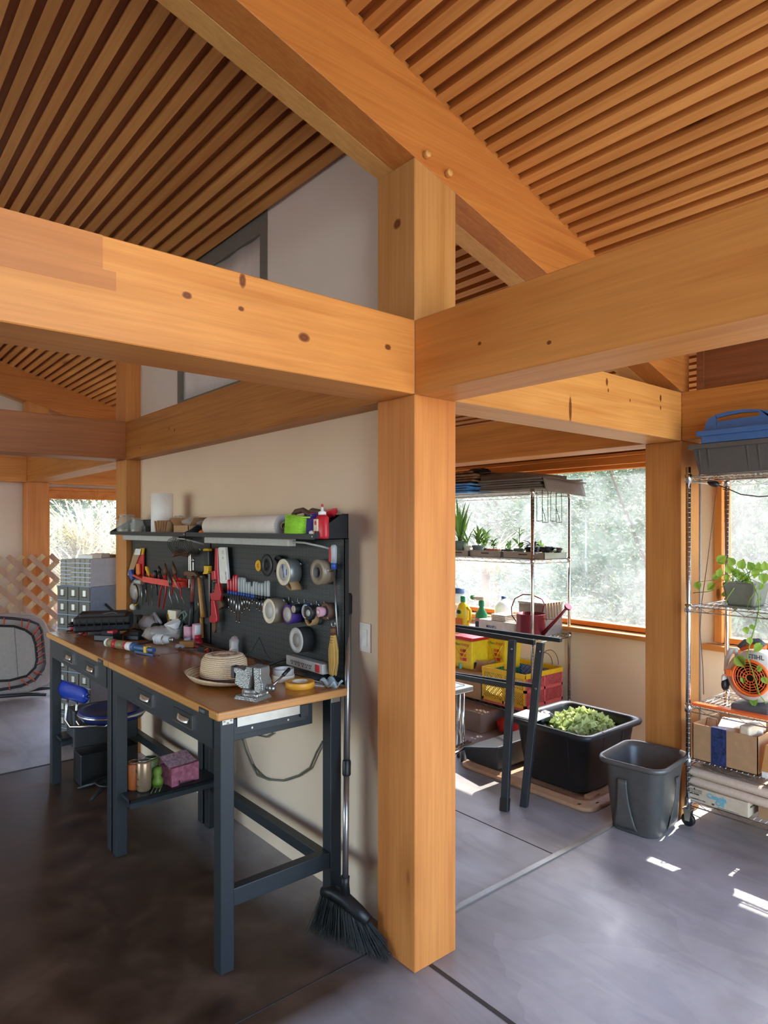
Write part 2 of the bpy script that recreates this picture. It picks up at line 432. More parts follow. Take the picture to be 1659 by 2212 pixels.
post('timber_post', 0, 5.8, ZB, 0, 'post2', 'stubby upper post at far left under the distant rafter', RB)
post('timber_post', 1.933, 0, 0, ZB, 'post2', 'right wooden post with faint hand stain, behind the grey waste bin')
post('timber_post', 1.933, 2.9, 0, ZB, 'post', 'hidden wooden post of the window bay behind the main post')

def beam(lo, hi, mat, label):
    b = MB(); b.box(lo, hi); o = b.build('timber_beam', mat, bev=.003, seg=1); tag(o, label, 'beam', 'horizontal timber beams'); return o
lb = beam((-5, 0, ZB), (0, PW, ZT), 'beam_x', 'long beam crossing the upper left foreground, with a stepped scarf joint')
# scarf joint let into the beam face
pa = [at_y(p[0], p[1], -.0005) for p in ((222, 514), (222, 581), (251, 588), (251, 629), (0, 592.5))]
pts = [Vector((-2.2, -.0008, ZT - .001)), Vector((pa[0].x, -.0008, ZT - .001)), Vector((pa[1].x, -.0008, pa[1].z)), Vector((pa[2].x, -.0008, pa[2].z)), Vector((pa[3].x, -.0008, pa[3].z)), Vector((-2.2, -.0008, pa[3].z - .002))]
b = MB(); b.prism(pts, (0, .004, 0)); b.build('scarf_piece', 'scarf', lb)
beam((0, -3.7, ZB), (PW, 0, ZT), 'beam_front', 'wide pale beam running from the main post across the right foreground')
beam((0, PW, ZB), (PW, 2.9, ZT), 'beam_y2', 'beam with wavy grain along the top of the workbench wall')
beam((-5, 2.9, ZB), (0, 2.9 + PW, ZT), 'beam_dark', 'reddish brown beam at middle left joining the far post')
beam((0, 3.105, ZB), (PW, 5.8, ZT), 'beam_y2', 'beam running back from the far post to the farthest post')
beam((-5, 5.8, ZB), (0, 5.8 + PW, ZT), 'beam_x', 'distant beam along the back wall at far left with one knot')
beam((PW, 0, ZB), (1.933, PW, ZT), 'beam_k', 'knotty water-stained beam from the main post to the right post')
beam((1.933, PW, ZB), (1.933 + PW, 2.9, ZT), 'beam_y', 'beam behind the main post above the big window')
beam((1.933, -3.7, ZB), (1.933 + PW, 0, ZT), 'beam_y2', 'beam behind the blue tool tray, right of the right post')
beam((PW, 5.8, ZB), (2.9, 5.8 + PW, ZT), 'beam_x', 'short header beam above the garden window at the back')

def rafter(y0, lab, split=True, full=True):
    t = thing('rafter', lab, 'rafter', (0, y0, 2.9), 0, 'sloping roof rafters')
    x0, x1 = -3.0, 2.02
    def seg_(ya, yb, za, nm, mt):
        b = MB()
        b.hexa([(x0, ya, RB(x0) + za), (x1, ya, RB(x1) + za), (x1, yb, RB(x1) + za), (x0, yb, RB(x0) + za)],
               [(x0, ya, roof(x0) + .02), (x1, ya, roof(x1) + .02), (x1, yb, roof(x1) + .02), (x0, yb, roof(x0) + .02)])
        b.build(nm, mt, t, bev=.002, seg=1)
    seg_(y0, y0 + .118, 0, 'main_timber', 'rafter'); seg_(y0 + .119, y0 + PW, 0, 'side_timber', 'rafter_pale')
    return t
r0 = rafter(0, 'big knotty rafter sloping down from top centre over the main post')
for (px, py) in ((923, 333), (970, 374)):
    p = at_y(px, py, -.012)
    b = MB(); b.lathe([(0, 0), (.0125, 0), (.0135, .002), (.0135, .03), (0, .03)], (p.x, p.y - .008, p.z), 8, rotx(-math.pi / 2)); b.build('peg', 'rafter_pale', r0)
rafter(2.9, 'middle rafter above the far post at left')
rafter(5.8, 'distant rafter sloping down at far left under the slatted ceiling')
rafter(-2.9, 'rafter crossing the ceiling behind the camera')

# slatted ceiling: one surface of boards
b = MB(); s = .0669; wsl = .0385
a = math.atan(.30)
x = .638 - .0669 * 55
y0, y1 = -3.7, YB + .4
i = 0
while x < XW + .17:
    z = roof(x)
    b.hexa([(x, y0, z), (x + wsl, y0, roof(x + wsl)), (x + wsl, y1, roof(x + wsl)), (x, y1, z)],
           [(x + .011, y0, z + .038), (x + wsl + .011, y0, roof(x + wsl) + .038), (x + wsl + .011, y1, roof(x + wsl) + .038), (x + .011, y1, z + .038)])
    x += s; i += 1
b.mi = 1
xe = XW + .22
b.hexa([(-3.05, y0, roof(-3.05) + .036), (xe, y0, roof(xe) + .036), (xe, y1, roof(xe) + .036), (-3.05, y1, roof(-3.05) + .036)],
       [(-3.05, y0, roof(-3.05) + .2), (xe, y0, roof(xe) + .09), (xe, y1, roof(xe) + .09), (-3.05, y1, roof(-3.05) + .2)])
b.hexa([(-7, y0, 3.1), (-3.05, y0, roof(-3.05) + .036), (-3.05, y1, roof(-3.05) + .036), (-7, y1, 3.1)],
       [(-7, y0, 3.2), (-3.05, y0, roof(-3.05) + .2), (-3.05, y1, roof(-3.05) + .2), (-7, y1, 3.2)])
struct(b.build('ceiling', ['slat', 'deck']))

# workbench wall between main post and far post (x = .1 plane), with taped clerestory
XWL = .10
b = MB(); b.box((XWL, PW, 0), (XWL + .1, 2.9, ZB)); struct(b.build('wall_left', 'wall'))
yw0, yw1 = at_x(578, 500, XWL).y, at_x(386, 840, XWL).y
b = MB()
for (ya, yb) in ((PW, yw0), (yw1, 2.9)): b.box((XWL, ya, ZT), (XWL + .1, yb, roof(XWL) + .05))
struct(b.build('wall_upper', 'wall_up'))
M['tape'] = plain('dark_tape', '#6c665c', .6); M['film'] = plain('plastic_film', '#d8cfc8', .35, vary=.05)
b = MB(); fz0, fz1 = ZT, roof(XWL) + .02; w = .062
for lo, hi in (((XWL - .008, yw0, fz0), (XWL + .03, yw0 + w, fz1)), ((XWL - .008, yw1 - w, fz0), (XWL + .03, yw1, fz1)), ((XWL - .008, yw0 + w, fz0), (XWL + .03, yw1 - w, fz0 + .05)), ((XWL - .008, yw0 + w, fz1 - w - .03), (XWL + .03, yw1 - w, fz1))): b.box(lo, hi)
f = struct(b.build('window_3', 'tape'))
b = MB(); b.grid(lambda u, v: Vector((XWL + .01 + .004 * math.sin(u * 23 + v * 5), yw0 + w + u * (yw1 - yw0 - 2 * w), fz0 + .05 + v * (fz1 - w - .08 - fz0))), 30, 6)
b.build('pane', 'film', f, solid=.003)

# outer wall on the right (x = 2.95): sill wall, header, piers
SZ = at_x(1392, 1367, XW).z; HZ = at_x(1393, 999, XW).z
pier0 = at_x(1547, 1200, XW).y; pier1 = pier0 + .32
b = MB()
b.box((XW, -3.7, 0), (XW + .12, YB, SZ)); struct(b.build('wall_right', 'wall_cream'))
b = MB(); b.box((XW, pier0, SZ), (XW + .12, pier1, HZ)); b.box((XW, 5.4, SZ), (XW + .12, YB, HZ)); struct(b.build('wall_pier', 'wall_cream'))
b = MB(); b.box((XW - .02, -3.7, HZ + .055), (XW + .12, YB, roof(XW) + .03)); struct(b.build('wall_header', 'fascia'))
b = MB(); b.box((1.96, -3.7, ZT), (1.985, -.11, roof(1.985) + .03)); struct(b.build('wall_infill', 'fascia'))
b = MB(); b.box((1.945, -.11, ZT), (1.985, -.075, roof(1.985) + .03)); b.box((1.95, -3.7, roof(1.95) - .055), (1.96, -.11, roof(1.95) - .0)); struct(b.build('trim_6', 'fascia'))
def window(n, ya, yb, mull=()):
    b = MB(); d0, d1 = XW - .03, XW + .09
    t = .05
    b.box((d0, ya, HZ), (d1, yb, HZ + .055)); b.box((d0 - .03, ya - .03, HZ + .055), (d0 + .02, yb + .03, HZ + .08))
    b.box((d0 + .05, ya + .01, HZ - .03), (d1, yb - .01, HZ))
    b.box((d0 + .03, ya, SZ - .01), (d1, yb, SZ + .035))
    b.mi = 1
    for y in (ya, yb - t) + tuple(mull): b.box((d0, y, SZ), (d1, y + t, HZ)); b.box((d0 + .04, y - .02, SZ), (d1 - .02, y + t + .02, HZ))
    b.mi = 0
    o = struct(b.build('window_%d' % n, ['trimwood', 'trimwood_z'], bev=.003, seg=1))
    b = MB(); b.box((XW - .1, ya - .06, SZ - .045), (XW + .03, yb + .06, SZ - .01)); b.build('window_sill', 'trimwood', o, bev=.008)
    b = MB(); b.box((XW + .045, ya + t, SZ + .03), (XW + .05, yb - t, HZ - .02)); b.build('pane', 'glass', o)
window(1, pier1, 5.35, (3.0,))
window(2, -3.4, pier0, (-1.4,))
# back wall (y = 5.95) with a garden window
bx0, bx1 = .24, 2.3; bz0, bz1 = .25, 1.86
b = MB(); b.box((-7, YB, 0), (bx0, YB + .12, 4.2)); b.box((bx1, YB, 0), (XW + .1, YB + .12, 3)); b.box((bx0, YB, 0), (bx1, YB + .12, bz0)); b.box((bx0, YB, bz1 + .05), (bx1, YB + .12, 3.1))
struct(b.build('wall_back', 'wall_up'))
b = MB()
b.box((bx0 - .06, YB - .03, bz1), (bx1, YB + .1, bz1 + .09)); b.box((bx0 - .06, YB - .05, bz1 + .09), (bx1, YB, bz1 + .12)); b.box((bx0, YB - .02, bz0), (bx1, YB + .1, bz0 + .04))
b.box((bx0 - .03, YB - .02, bz0), (bx0 + .02, YB + .1, bz1)); b.box((bx1 - .05, YB - .02, bz0), (bx1, YB + .1, bz1))
o = struct(b.build('window_4', 'trimwood', bev=.003, seg=1))
b = MB(); b.box((bx0, YB + .04, bz0), (bx1, YB + .045, bz1)); b.build('pane', 'glass', o)
# side and front walls behind the camera, with wide garage openings
b = MB(); b.box((-7, -3.7, 0), (-6.9, 1.2, 3.1)); b.box((-7, 1.2, 2.45), (-6.9, YB, 3.1)); struct(b.build('wall_west', 'wall_up'))
b = MB(); b.box((-7, -3.8, 0), (-2.4, -3.7, 3.6)); struct(b.build('wall_front', 'wall_up'))
# ------------------------------------------------------------------ outside
def leafmat(name, c1, c2, tl=.45):
    m = bpy.data.materials.new(name); m.use_nodes = True; nt = m.node_tree; nt.nodes.clear()
    out = nt.nodes.new('ShaderNodeOutputMaterial'); d = nt.nodes.new('ShaderNodeBsdfPrincipled'); t = nt.nodes.new('ShaderNodeBsdfTranslucent'); mx = nt.nodes.new('ShaderNodeMixShader')
    g = nt.nodes.new('ShaderNodeNewGeometry'); r = ramp(nt, g.outputs['Random Per Island'], [(0, c1), (1, c2)])
    L(nt, r.outputs[0], d.inputs['Base Color']); L(nt, r.outputs[0], t.inputs[0]); d.inputs['Roughness'].default_value = .45
    mx.inputs[0].default_value = tl; L(nt, d.outputs[0], mx.inputs[1]); L(nt, t.outputs[0], mx.inputs[2]); L(nt, mx.outputs[0], out.inputs[0])
    M[name] = m; return m
leafmat('leaf_a', '#34462a', '#7f8f5c'); leafmat('leaf_b', '#4c5c3c', '#a5ad86'); leafmat('leaf_dry', '#8f8258', '#c2b48c'); leafmat('leaf_red', '#8c4030', '#c8a060')
M['bark'] = plain('bark', '#6a5a48', .9); M['ground'] = plain('dry_ground', '#8b8468', .9, vary=.3, scale=3); M['paving'] = plain('paving', '#cfc9bd', .8, vary=.1, scale=5)
b = MB()
def gz(x, y): return -.15 - .10 * max(0, x - 4) + .25 * math.sin(x * .7) * math.sin(y * .5) * (x > 4)
b.grid(lambda u, v: Vector((XW + .1 + 45 * u * u, -30 + 70 * v, gz(XW + .1 + 45 * u * u, -30 + 70 * v))), 24, 30)
b.grid(lambda u, v: Vector((-30 + 33.1 * u, YB + .1 + 30 * v, -.1)), 6, 10)
struct(b.build('ground_outside', 'ground'))
b = MB(); b.box((-30, -30, -.2), (-7, 6, -.05)); b.box((-7, -30, -.2), (XW + .1, -3.8, -.02)); struct(b.build('ground_drive', 'paving'))
def tree(name, label, c, r, n, ls, mat, trunk, seed, cat='tree', group='trees outside the windows'):
    rnd = random.Random(seed); t = thing(name, label, cat, (c[0], c[1], trunk), 0, group)
    b = MB()
    cl = [(Vector((rnd.gauss(0, .45) * r[0], rnd.gauss(0, .45) * r[1], rnd.uniform(-.9, .9) * r[2])) + Vector(c), rnd.uniform(.18, .34)) for _ in range(60)]
    for i in range(n):
        q, s_ = rnd.choice(cl)
        d = Vector((rnd.gauss(0, 1), rnd.gauss(0, 1), rnd.gauss(0, 1))).normalized()
        p = q + Vector((d.x * r[0] * s_, d.y * r[1] * s_, d.z * r[2] * s_ * .8)) * rnd.uniform(.6, 1.05)
        a = Vector((rnd.gauss(0, 1), rnd.gauss(0, 1), rnd.gauss(0, 1))).normalized(); e = a.orthogonal().normalized(); l = ls * rnd.uniform(.6, 1.3)
        b._f(b.verts([p - a * l, p - e * l * .45, p + a * l, p + e * l * .45]))
    b.build('crown', mat, t, recalc=False)
    b = MB(); b.tube([(c[0], c[1], trunk), (c[0] + .1, c[1], (trunk + c[2]) / 2), (c[0] - .1, c[1] + .1, c[2] + r[2] * .4)], [.12, .09, .04], 8)
    for k in range(5):
        q = cl[k][0]; b.tube([(c[0], c[1], c[2] - r[2] * .3), q], [.05, .015], 5)
    b.build('trunk', 'bark', t)
tr = [((9.5, 8.5, 1.2), (2.4, 2.6, 2.4), 'leaf_a', 'grey-green oak seen through the left part of the big window'),
      ((10.5, 4.6, 1.0), (2.3, 2.5, 2.6), 'leaf_b', 'sunlit bushy oak filling the middle of the big window'),
      ((8.8, 1.7, .6), (2.0, 1.9, 2.0), 'leaf_a', 'rounded evergreen at the right edge of the big window beside the right post'),
      ((9.5, -1.3, .9), (2.0, 2.2, 2.6), 'leaf_b', 'pale leafy tree behind the right shelf unit window'),
      ((14.5, 12, 2.8), (3.4, 3.5, 4.0), 'leaf_b', 'tall hazy tree farther up behind the wire shelves'),
      ((15.5, 6.2, 3.2), (3.4, 3.6, 4.4), 'leaf_b', 'tall hazy tree behind the bushy oak'),
      ((15, 1, 3.0), (3.2, 3.2, 4.4), 'leaf_a', 'tall distant tree high in the big window near the right post'),
      ((14, -4, 2.6), (3, 3, 4.0), 'leaf_b', 'distant pale tree at the right edge of the picture')]
for i, (c, r, m_, lab) in enumerate(tr): tree('oak_tree', lab, c, r, 26000, .048 if i < 4 else .07, m_, gz(c[0], c[1]) - .1, 10 + i)
sh = [((7.6, 6.2, -.4), (1.3, 1.7, 1.2), 'leaf_b', 'low shrub on the bank under the left half of the big window'), ((7.9, 3.3, -.6), (1.3, 1.6, 1.2), 'leaf_b', 'low shrub on the bank under the middle of the big window'), ((8.0, .2, -.7), (1.3, 1.5, 1.3), 'leaf_a', 'low shrub on the bank outside, right of the right post'), ((8.2, -2.6, -.6), (1.4, 1.5, 1.4), 'leaf_b', 'low shrub outside behind the pothos plant')]
for i, (c, r, m_, lab) in enumerate(sh): tree('shrub', lab, c, r, 14000, .045, m_, gz(c[0], c[1]) - .1, 60 + i, 'shrub', 'shrubs on the bank')
b = MB(); b.grid(lambda u, v: Vector((24 + 6 * u + 1.5 * math.sin(v * 19), -40 + 90 * v, -6 + 20 * u)), 8, 40); struct(b.build('hill_outside', plain('wooded_hill', '#4c5b38', .9, vary=.5, scale=.8)))
tree('oak_tree', 'dense green tree at the top of the garden window at far left', (2.0, 15.5, 3.0), (3.5, 2.2, 3.0), 14000, .09, 'leaf_a', -.1, 31)
# spiky dry grasses close to the window
def tuft(name, label, c, n, ln, mat, seed, w=.02, group='spiky garden plants outside', cat='plant', droop=.5, zup=1.0):
    rnd = random.Random(seed); b = MB()
    for i in range(n):
        a = rnd.uniform(0, 6.283); e = rnd.uniform(.25, 1.4) * zup
        d = Vector((math.cos(a), math.sin(a), e))
        b.leaf(Vector(c) + Vector((rnd.gauss(0, .08), rnd.gauss(0, .08), 0)), d, (0, 0, 1), ln * rnd.uniform(.6, 1.1), w, droop * rnd.uniform(.3, 1.2), 5)
    o = b.build(name, mat, recalc=False); tag(o, label, cat, group); return o
tuft('spiky_grass', 'pale spiky palm-like plant outside, behind the left of the plant shelf', (5.6, 4.6, .9), 150, 1.0, 'leaf_dry', 5, .03)
b = MB(); b.tube([(5.6, 4.6, gz(5.6, 4.6)), (5.6, 4.6, .95)], .06, 8); 
b.build('stem', 'bark', bpy.data.objects['spiky_grass'])
rnd = random.Random(8)
k = 0
for (x, y, z, lab) in ((5.6, 5.2, -.1, 'sun-bleached grass clump outside behind the yellow fertilizer bottle'), (5.9, 4.3, -.2, 'sun-bleached grass clump outside behind the white jug'), (5.6, 3.5, -.3, 'sun-bleached grass clump outside behind the watering can'), (6.4, 1.5, -.6, 'dry grass clump low in the big window near the right post'), (6.6, -.9, -.5, 'dry grass clump outside behind the leaf blower')):
    tuft('grass_clump', lab, (x, y, z), 150, 1.1, 'leaf_dry', 40 + k, .012, 'dry grass clumps on the bank', 'grass', 1.0); k += 1
# garden seen at far left
GL = ('red-edged strappy plant just outside the left of the garden window', 'green strappy plant in the middle of the garden window', 'reddish strappy plant at the right of the garden window', 'bleached strappy plant behind the lattice corner outside', 'bleached strappy plant over the drawer cabinets outside', 'pale spiky plant left in the garden, behind the red-edged one', 'pale spiky plant farthest back in the garden')
for k, (x, y, z, ln, m_) in enumerate(((.9, 8.0, 0, 1.4, 'leaf_red'), (1.5, 8.3, 0, 1.5, 'leaf_b'), (2.1, 8.2, 0, 1.5, 'leaf_red'), (1.2, 8.6, .6, 1.5, 'leaf_dry'), (2.2, 9.2, .8, 1.6, 'leaf_dry'), (.7, 9.0, .9, 1.2, 'leaf_dry'), (1.7, 9.9, 1.1, 1.3, 'leaf_dry'))):
    tuft('strap_leaf_plant', GL[k], (x, y, z), 120, ln, m_, 70 + k, .06 if m_ != 'leaf_dry' else .035, 'strap-leaved plants in the back garden', 'plant', .5, 1.6)
b = MB()
for i in range(30): b.box((-3 + i * .3, 10.6, -.1), (-3 + i * .3 + .285, 10.63, 1.15))
b.box((-3, 10.58, 1.15), (6, 10.66, 1.2)); o = b.build('garden_fence', plain('old_fence', '#9a8c7c', .9)); tag(o, 'weathered board fence outside behind the strap-leaved plants', 'fence')
# ------------------------------------------------------------------ shared object materials
for n_, c_, r_, me_ in (('steel_dark', '#20262a', .42, .0), ('steel_darker', '#1c2022', .5, 0), ('chrome', '#c9c9c6', .18, 1), ('galv', '#b9b7ae', .35, .9), ('steel', '#8d8d8a', .3, .9), ('iron', '#5b5650', .5, .8),
    ('rusty', '#6b4c36', .6, .5), ('black', '#17181a', .45, 0), ('black_matt', '#1d1e20', .8, 0), ('grey_plastic', '#55575a', .5, 0), ('white', '#e9e6df', .5, 0), ('cream', '#e3d6bb', .6, 0), ('red', '#c02430', .4, 0),
    ('red_paint', '#b8252c', .35, .1), ('orange', '#e8782c', .45, 0), ('yellow', '#e6b422', .45, 0), ('blue', '#2c4f9c', .4, 0), ('lime', '#a6e040', .6, 0), ('purple', '#4a2f8c', .6, 0), ('pink', '#d8a2ae', .6, 0),
    ('brown', '#5a4030', .6, 0), ('tan', '#b08c60', .7, 0), ('straw', '#d3ab5e', .8, 0), ('card', '#b08a62', .8, 0), ('green', '#2f8a58', .45, 0), ('grey', '#8c8a86', .5, 0), ('grey_light', '#b9b7b2', .5, 0), ('putty', '#b3a795', .5, 0), ('handle_wood', '#b27a3c', .5, 0),
    ('film_bag', '#d8d0c8', .2, 0), ('silver_tape', '#8b8c88', .35, .4), ('brown_tape', '#8a7a66', .3, 0), ('blue_tool', '#3f5c84', .5, 0)):
    M[n_] = plain(n_, c_, r_, me_)
M['clear'] = plain('clear_plastic', '#dfe3e0', .08, vary=.02, alpha=.42); M['clear_bag'] = plain('thin_clear_bag', '#d9d2cc', .15, vary=.05, alpha=.38)
M['clear_red'] = plain('clear_red', '#d8303a', .12, vary=.02, alpha=.85); M['jar_glass'] = plain('jar_glass', '#dfe6e0', .04, vary=.02, alpha=.16, spec=.9)
M['paper'] = plain('paper', '#e8ddd2', .7, vary=.06, scale=12); M['towel'] = plain('paper_towel', '#efece8', .9, vary=.03, scale=160, bumpy=.4)
# pegboard: dark sheet steel with rows of punched holes
m, nt, b_ = newmat('pegboard_steel')
tc = nt.nodes.new('ShaderNodeTexCoord'); sx = nt.nodes.new('ShaderNodeSeparateXYZ'); L(nt, tc.outputs['Object'], sx.inputs[0])
fr = []
for k in (1, 2):
    q = N(nt, 'ShaderNodeMath', operation='MULTIPLY'); L(nt, sx.outputs[k], q.inputs[0]); q.inputs[1].default_value = 1 / .0254
    f_ = N(nt, 'ShaderNodeMath', operation='FRACT'); L(nt, q.outputs[0], f_.inputs[0])
    g_ = N(nt, 'ShaderNodeMath', operation='SUBTRACT'); L(nt, f_.outputs[0], g_.inputs[0]); g_.inputs[1].default_value = .5
    h_ = N(nt, 'ShaderNodeMath', operation='POWER'); L(nt, g_.outputs[0], h_.inputs[0]); h_.inputs[1].default_value = 2; fr.append(h_)
ad = N(nt, 'ShaderNodeMath', operation='ADD'); L(nt, fr[0].outputs[0], ad.inputs[0]); L(nt, fr[1].outputs[0], ad.inputs[1])
rp = ramp(nt, ad.outputs[0], [(0, '#050505'), (.03, '#060606'), (.045, '#6c726f'), (.07, '#282d2e'), (1, '#282d2e')])  # pale ring paints a glint around each hole
L(nt, rp.outputs[0], b_.inputs['Base Color']); b_.inputs['Roughness'].default_value = .42; bump(nt, b_, rp.outputs[0], .3, .002)
M['peg'] = m
# woven straw
m, nt, b_ = newmat('woven_straw'); v = mapping(nt, (1, 1, 1)); w_ = nt.nodes.new('ShaderNodeTexWave'); w_.bands_direction = 'Z'; w_.inputs['Scale'].default_value = 42; w_.inputs['Distortion'].default_value = 2.5; w_.inputs['Detail'].default_value = 2; L(nt, v, w_.inputs['Vector'])
n_ = noise(nt, v, 260, 2); cc = ramp(nt, w_.outputs[0], [(.1, '#c8a478'), (.6, '#f0d9b6')]); c2 = ramp(nt, n_.outputs[0], [(.35, (.7, .68, .65)), (.6, (1, 1, 1))])
L(nt, mixc(nt, .8, cc.outputs[0], c2.outputs[0], 'MULTIPLY'), b_.inputs['Base Color']); b_.inputs['Roughness'].default_value = .8; bump(nt, b_, w_.outputs[0], .6, .004); M['woven'] = m
# hammered grey enamel
m, nt, b_ = newmat('hammered_grey'); v = mapping(nt, (1, 1, 1)); vo = nt.nodes.new('ShaderNodeTexVoronoi'); vo.inputs['Scale'].default_value = 260; L(nt, v, vo.inputs['Vector'])
b_.inputs['Base Color'].default_value = (.27, .27, .255, 1); b_.inputs['Metallic'].default_value = .6; b_.inputs['Roughness'].default_value = .32; bump(nt, b_, vo.outputs['Distance'], .5, .002); M['hammered'] = m

def simple(mb, name, mat, label, cat, group=None, bev=0, solid=0, kind=None):
    o = mb.build(name, mat, bev=bev, solid=solid); tag(o, label, cat, group, kind); return o
def arc(c, r, a0, a1, n, ax='yz'):
    c = Vector(c); o = []
    for i in range(n + 1):
        a = a0 + (a1 - a0) * i / n; u, w = r * math.cos(a), r * math.sin(a)
        o.append(c + {'yz': Vector((0, u, w)), 'xz': Vector((u, 0, w)), 'xy': Vector((u, w, 0))}[ax])
    return o

M['bench_front'] = wood('bench_front_edge', '#d99c52', '#c98a42', 'y', rough=.3, knots=0)
# ------------------------------------------------------------------ workbenches
BZ = .915; BX0, BX1 = -.54, .022; BY0 = .41; BL = 1.155
def bench():
    t = thing('workbench', 'nearer workbench with vise and straw hat, dark steel legs and light wooden top', 'workbench', (BX0, BY0, 0), 0, 'wood-topped steel workbenches')
    y0, y1 = BY0, BY0 + BL
    b = MB(); b.box((BX0, y0, .883), (BX1, y1 - .002, BZ)); tt = b.build('tabletop', ['bench', 'bench_front', 'bench_end'], t, bev=.008, seg=3)
    for pl_ in tt.data.polygons:
        if pl_.normal.x < -.6: pl_.material_index = 1
        elif pl_.normal.y < -.6: pl_.material_index = 2
    for (lx, ly) in ((-.522, y0 + .012), (-.058, y0 + .012), (-.522, y1 - .067), (-.058, y1 - .067)):
        b = MB(); b.box((lx, ly, 0), (lx + .052, ly + .055, .882)); b.build('leg', 'steel_dark', t, bev=.003)
    for ly, sgn in ((y0 + .012, 1), (y1 - .067, 1)):
        b = MB(); b.box((-.47, ly + .004, .22), (-.058, ly + .045, .282)); b.build('lower_rail', 'steel_dark', t, bev=.002)
        b = MB(); b.box((-.47, ly + .003, .826), (-.17, ly + .01, .878)); b.box((-.47, ly + .003, .822), (-.17, ly + .04, .828)); b.build('upper_rail', 'steel_dark', t, bev=.001)
    b = MB(); b.box((-.46, y0 + .009, .85), (-.195, y0 + .0145, .882)); b.build('drawer_slide', 'galv', t)
    b = MB(); b.box((-.2, y0 + .004, .838), (-.165, y0 + .03, .882)); b.build('slide_bracket', 'steel_darker', t, bev=.001)
    for px in (-.4, -.25):
        b = MB(); b.cyl((px, y0 + .0145, .836), (px, y0 + .012, .836), .004, seg=8); b.build('rivet', 'galv', t)
    b = MB(); b.box((-.05, y0 + .07, .195), (-.008, y1 - .07, .243)); b.build('back_stretcher', 'steel_dark', t, bev=.002)
    b = MB(); b.box((-.526, y0 + .07, .772), (-.508, y1 - .068, .88)); b.box((-.508, y0 + .075, .78), (-.1, y0 + .08, .87)); b.box((-.508, y1 - .078, .78), (-.1, y1 - .073, .87)); b.box((-.5, y0 + .08, .778), (-.1, y1 - .08, .783))
    d = b.build('drawer', 'steel_dark', t, bev=.0015, seg=1)
    for hy in (y0 + .315, y0 + .71):
        b = MB(); b.box((-.5285, hy - .09, .803), (-.5255, hy + .09, .854)); b.mi = 1; b.box((-.531, hy - .092, .801), (-.5255, hy - .088, .856)); b.box((-.531, hy - .092, .801), (-.5255, hy + .092, .803)); h = b.build('handle_plate', ['black', 'chrome'], d)
        b = MB(); b.grid(lambda u, v: Vector((-.529 - .014 * math.sin(math.pi * v * .5) * math.sin(math.pi * (.05 + .9 * u)) ** .5, hy - .056 + .10 * u, .838 - .02 * v)), 18, 8); b.build('cup_pull', 'chrome', h, solid=.0012)
    for px in (-.517,):
        b = MB(); b.box((px, y0 + .009, .866), (px + .042, y0 + .012, .8825)); b.build('corner_bracket', 'galv', t, bev=.001)
        for q in (.008, .021, .034):
            b = MB(); b.cyl((px + q, y0 + .009, .874 - (.003 if q == .021 else -.004)), (px + q, y0 + .006, .874 - (.003 if q == .021 else -.004)), .0035, seg=8); b.build('bolt', 'steel', t)
    b = MB(); b.box((-.055, y0 + .009, .866), (-.014, y0 + .012, .8825)); b.build('corner_bracket', 'galv', t, bev=.001)
    b = MB(); b.box((BX0 - .0015, y0 + .068, .887), (BX0 + .001, y0 + .146, .909)); q = b.build('badge', 'black', t)
    text('HUSKY', .013, 'grey', (BX0 - .002, y0 + .137, .893), (0, -1, 0), (0, 0, 1), q, ext=.0002, bold=.0003)
    b = MB(); b.box((-.5, y0 + .965, .285), (-.06, y1 - .03, .30)); b.box((-.5, y0 + .965, .262), (-.06, y0 + .98, .30)); b.build('lower_shelf', 'steel_dark', t)
    return t
bn = bench()
bn2 = copy_tree(bn, None, (BX0, BY0 + BL, 0), 0, 'farther workbench holding the black tool case, blue stool tucked beneath')

# ------------------------------------------------------------------ pegboards with shelf and light bar
XP = .03
def pegwall(y0, y1, label):
    t = thing('pegboard', label, 'pegboard', (XP, y0, BZ), 0, 'dark pegboard panels with top shelf')
    b = MB(); b.box((XP, y0, BZ + .003), (XP + .003, y1, 1.508)); b.box((XP, y0, BZ + .003), (XP + .022, y0 + .003, 1.508)); b.box((XP, y1 - .003, BZ + .003), (XP + .022, y1, 1.508))
    b.build('panel', 'peg', t)
    b = MB(); b.box((XP, y0, 1.232), (XP - .0008, y1, 1.2335)); b.build('panel_seam', 'black', t)
    b = MB(); b.box((-.112, y0, 1.504), (XP + .02, y1, 1.507)); b.box((-.115, y0, 1.504), (-.112, y1, 1.526)); b.box((XP + .017, y0, 1.507), (XP + .02, y1, 1.603)); b.box((XP + .0, y0, 1.6), (XP + .02, y1, 1.603))
    b.build('shelf', 'steel_dark', t)
    for y in (y0, y1 - .003):
        b = MB(); b.prism([(-.113, y, 1.504), (XP + .02, y, 1.504), (XP + .02, y, 1.606), (XP - .01, y, 1.606), (-.113, y, 1.527)], (0, .003, 0)); b.build('shelf_end', 'steel_dark', t)
        b = MB(); b.cyl((-.1155, y + .012, 1.515), (-.118, y + .012, 1.515), .0035, seg=8); b.build('bolt', 'galv', t)
    b = MB(); b.box((-.085, y0 + .24, 1.472), (-.045, y1 - .16, 1.503)); b.build('light_bar', 'grey_light', t, bev=.003)
    b = MB(); b.tube([(-.06, y0 + .24, 1.49), (-.05, y0 + .17, 1.488), (-.02, y0 + .1, 1.475), (XP - .004, y0 + .065, 1.46)], .0045, 8); b.build('light_cord', 'grey_light', t)
    return t
pegwall(.45, 1.655, 'right pegboard panel full of tape rolls, screwdrivers and pipe wrenches')
pegwall(1.665, 2.87, 'left pegboard panel with red plier rack and hanging packages')

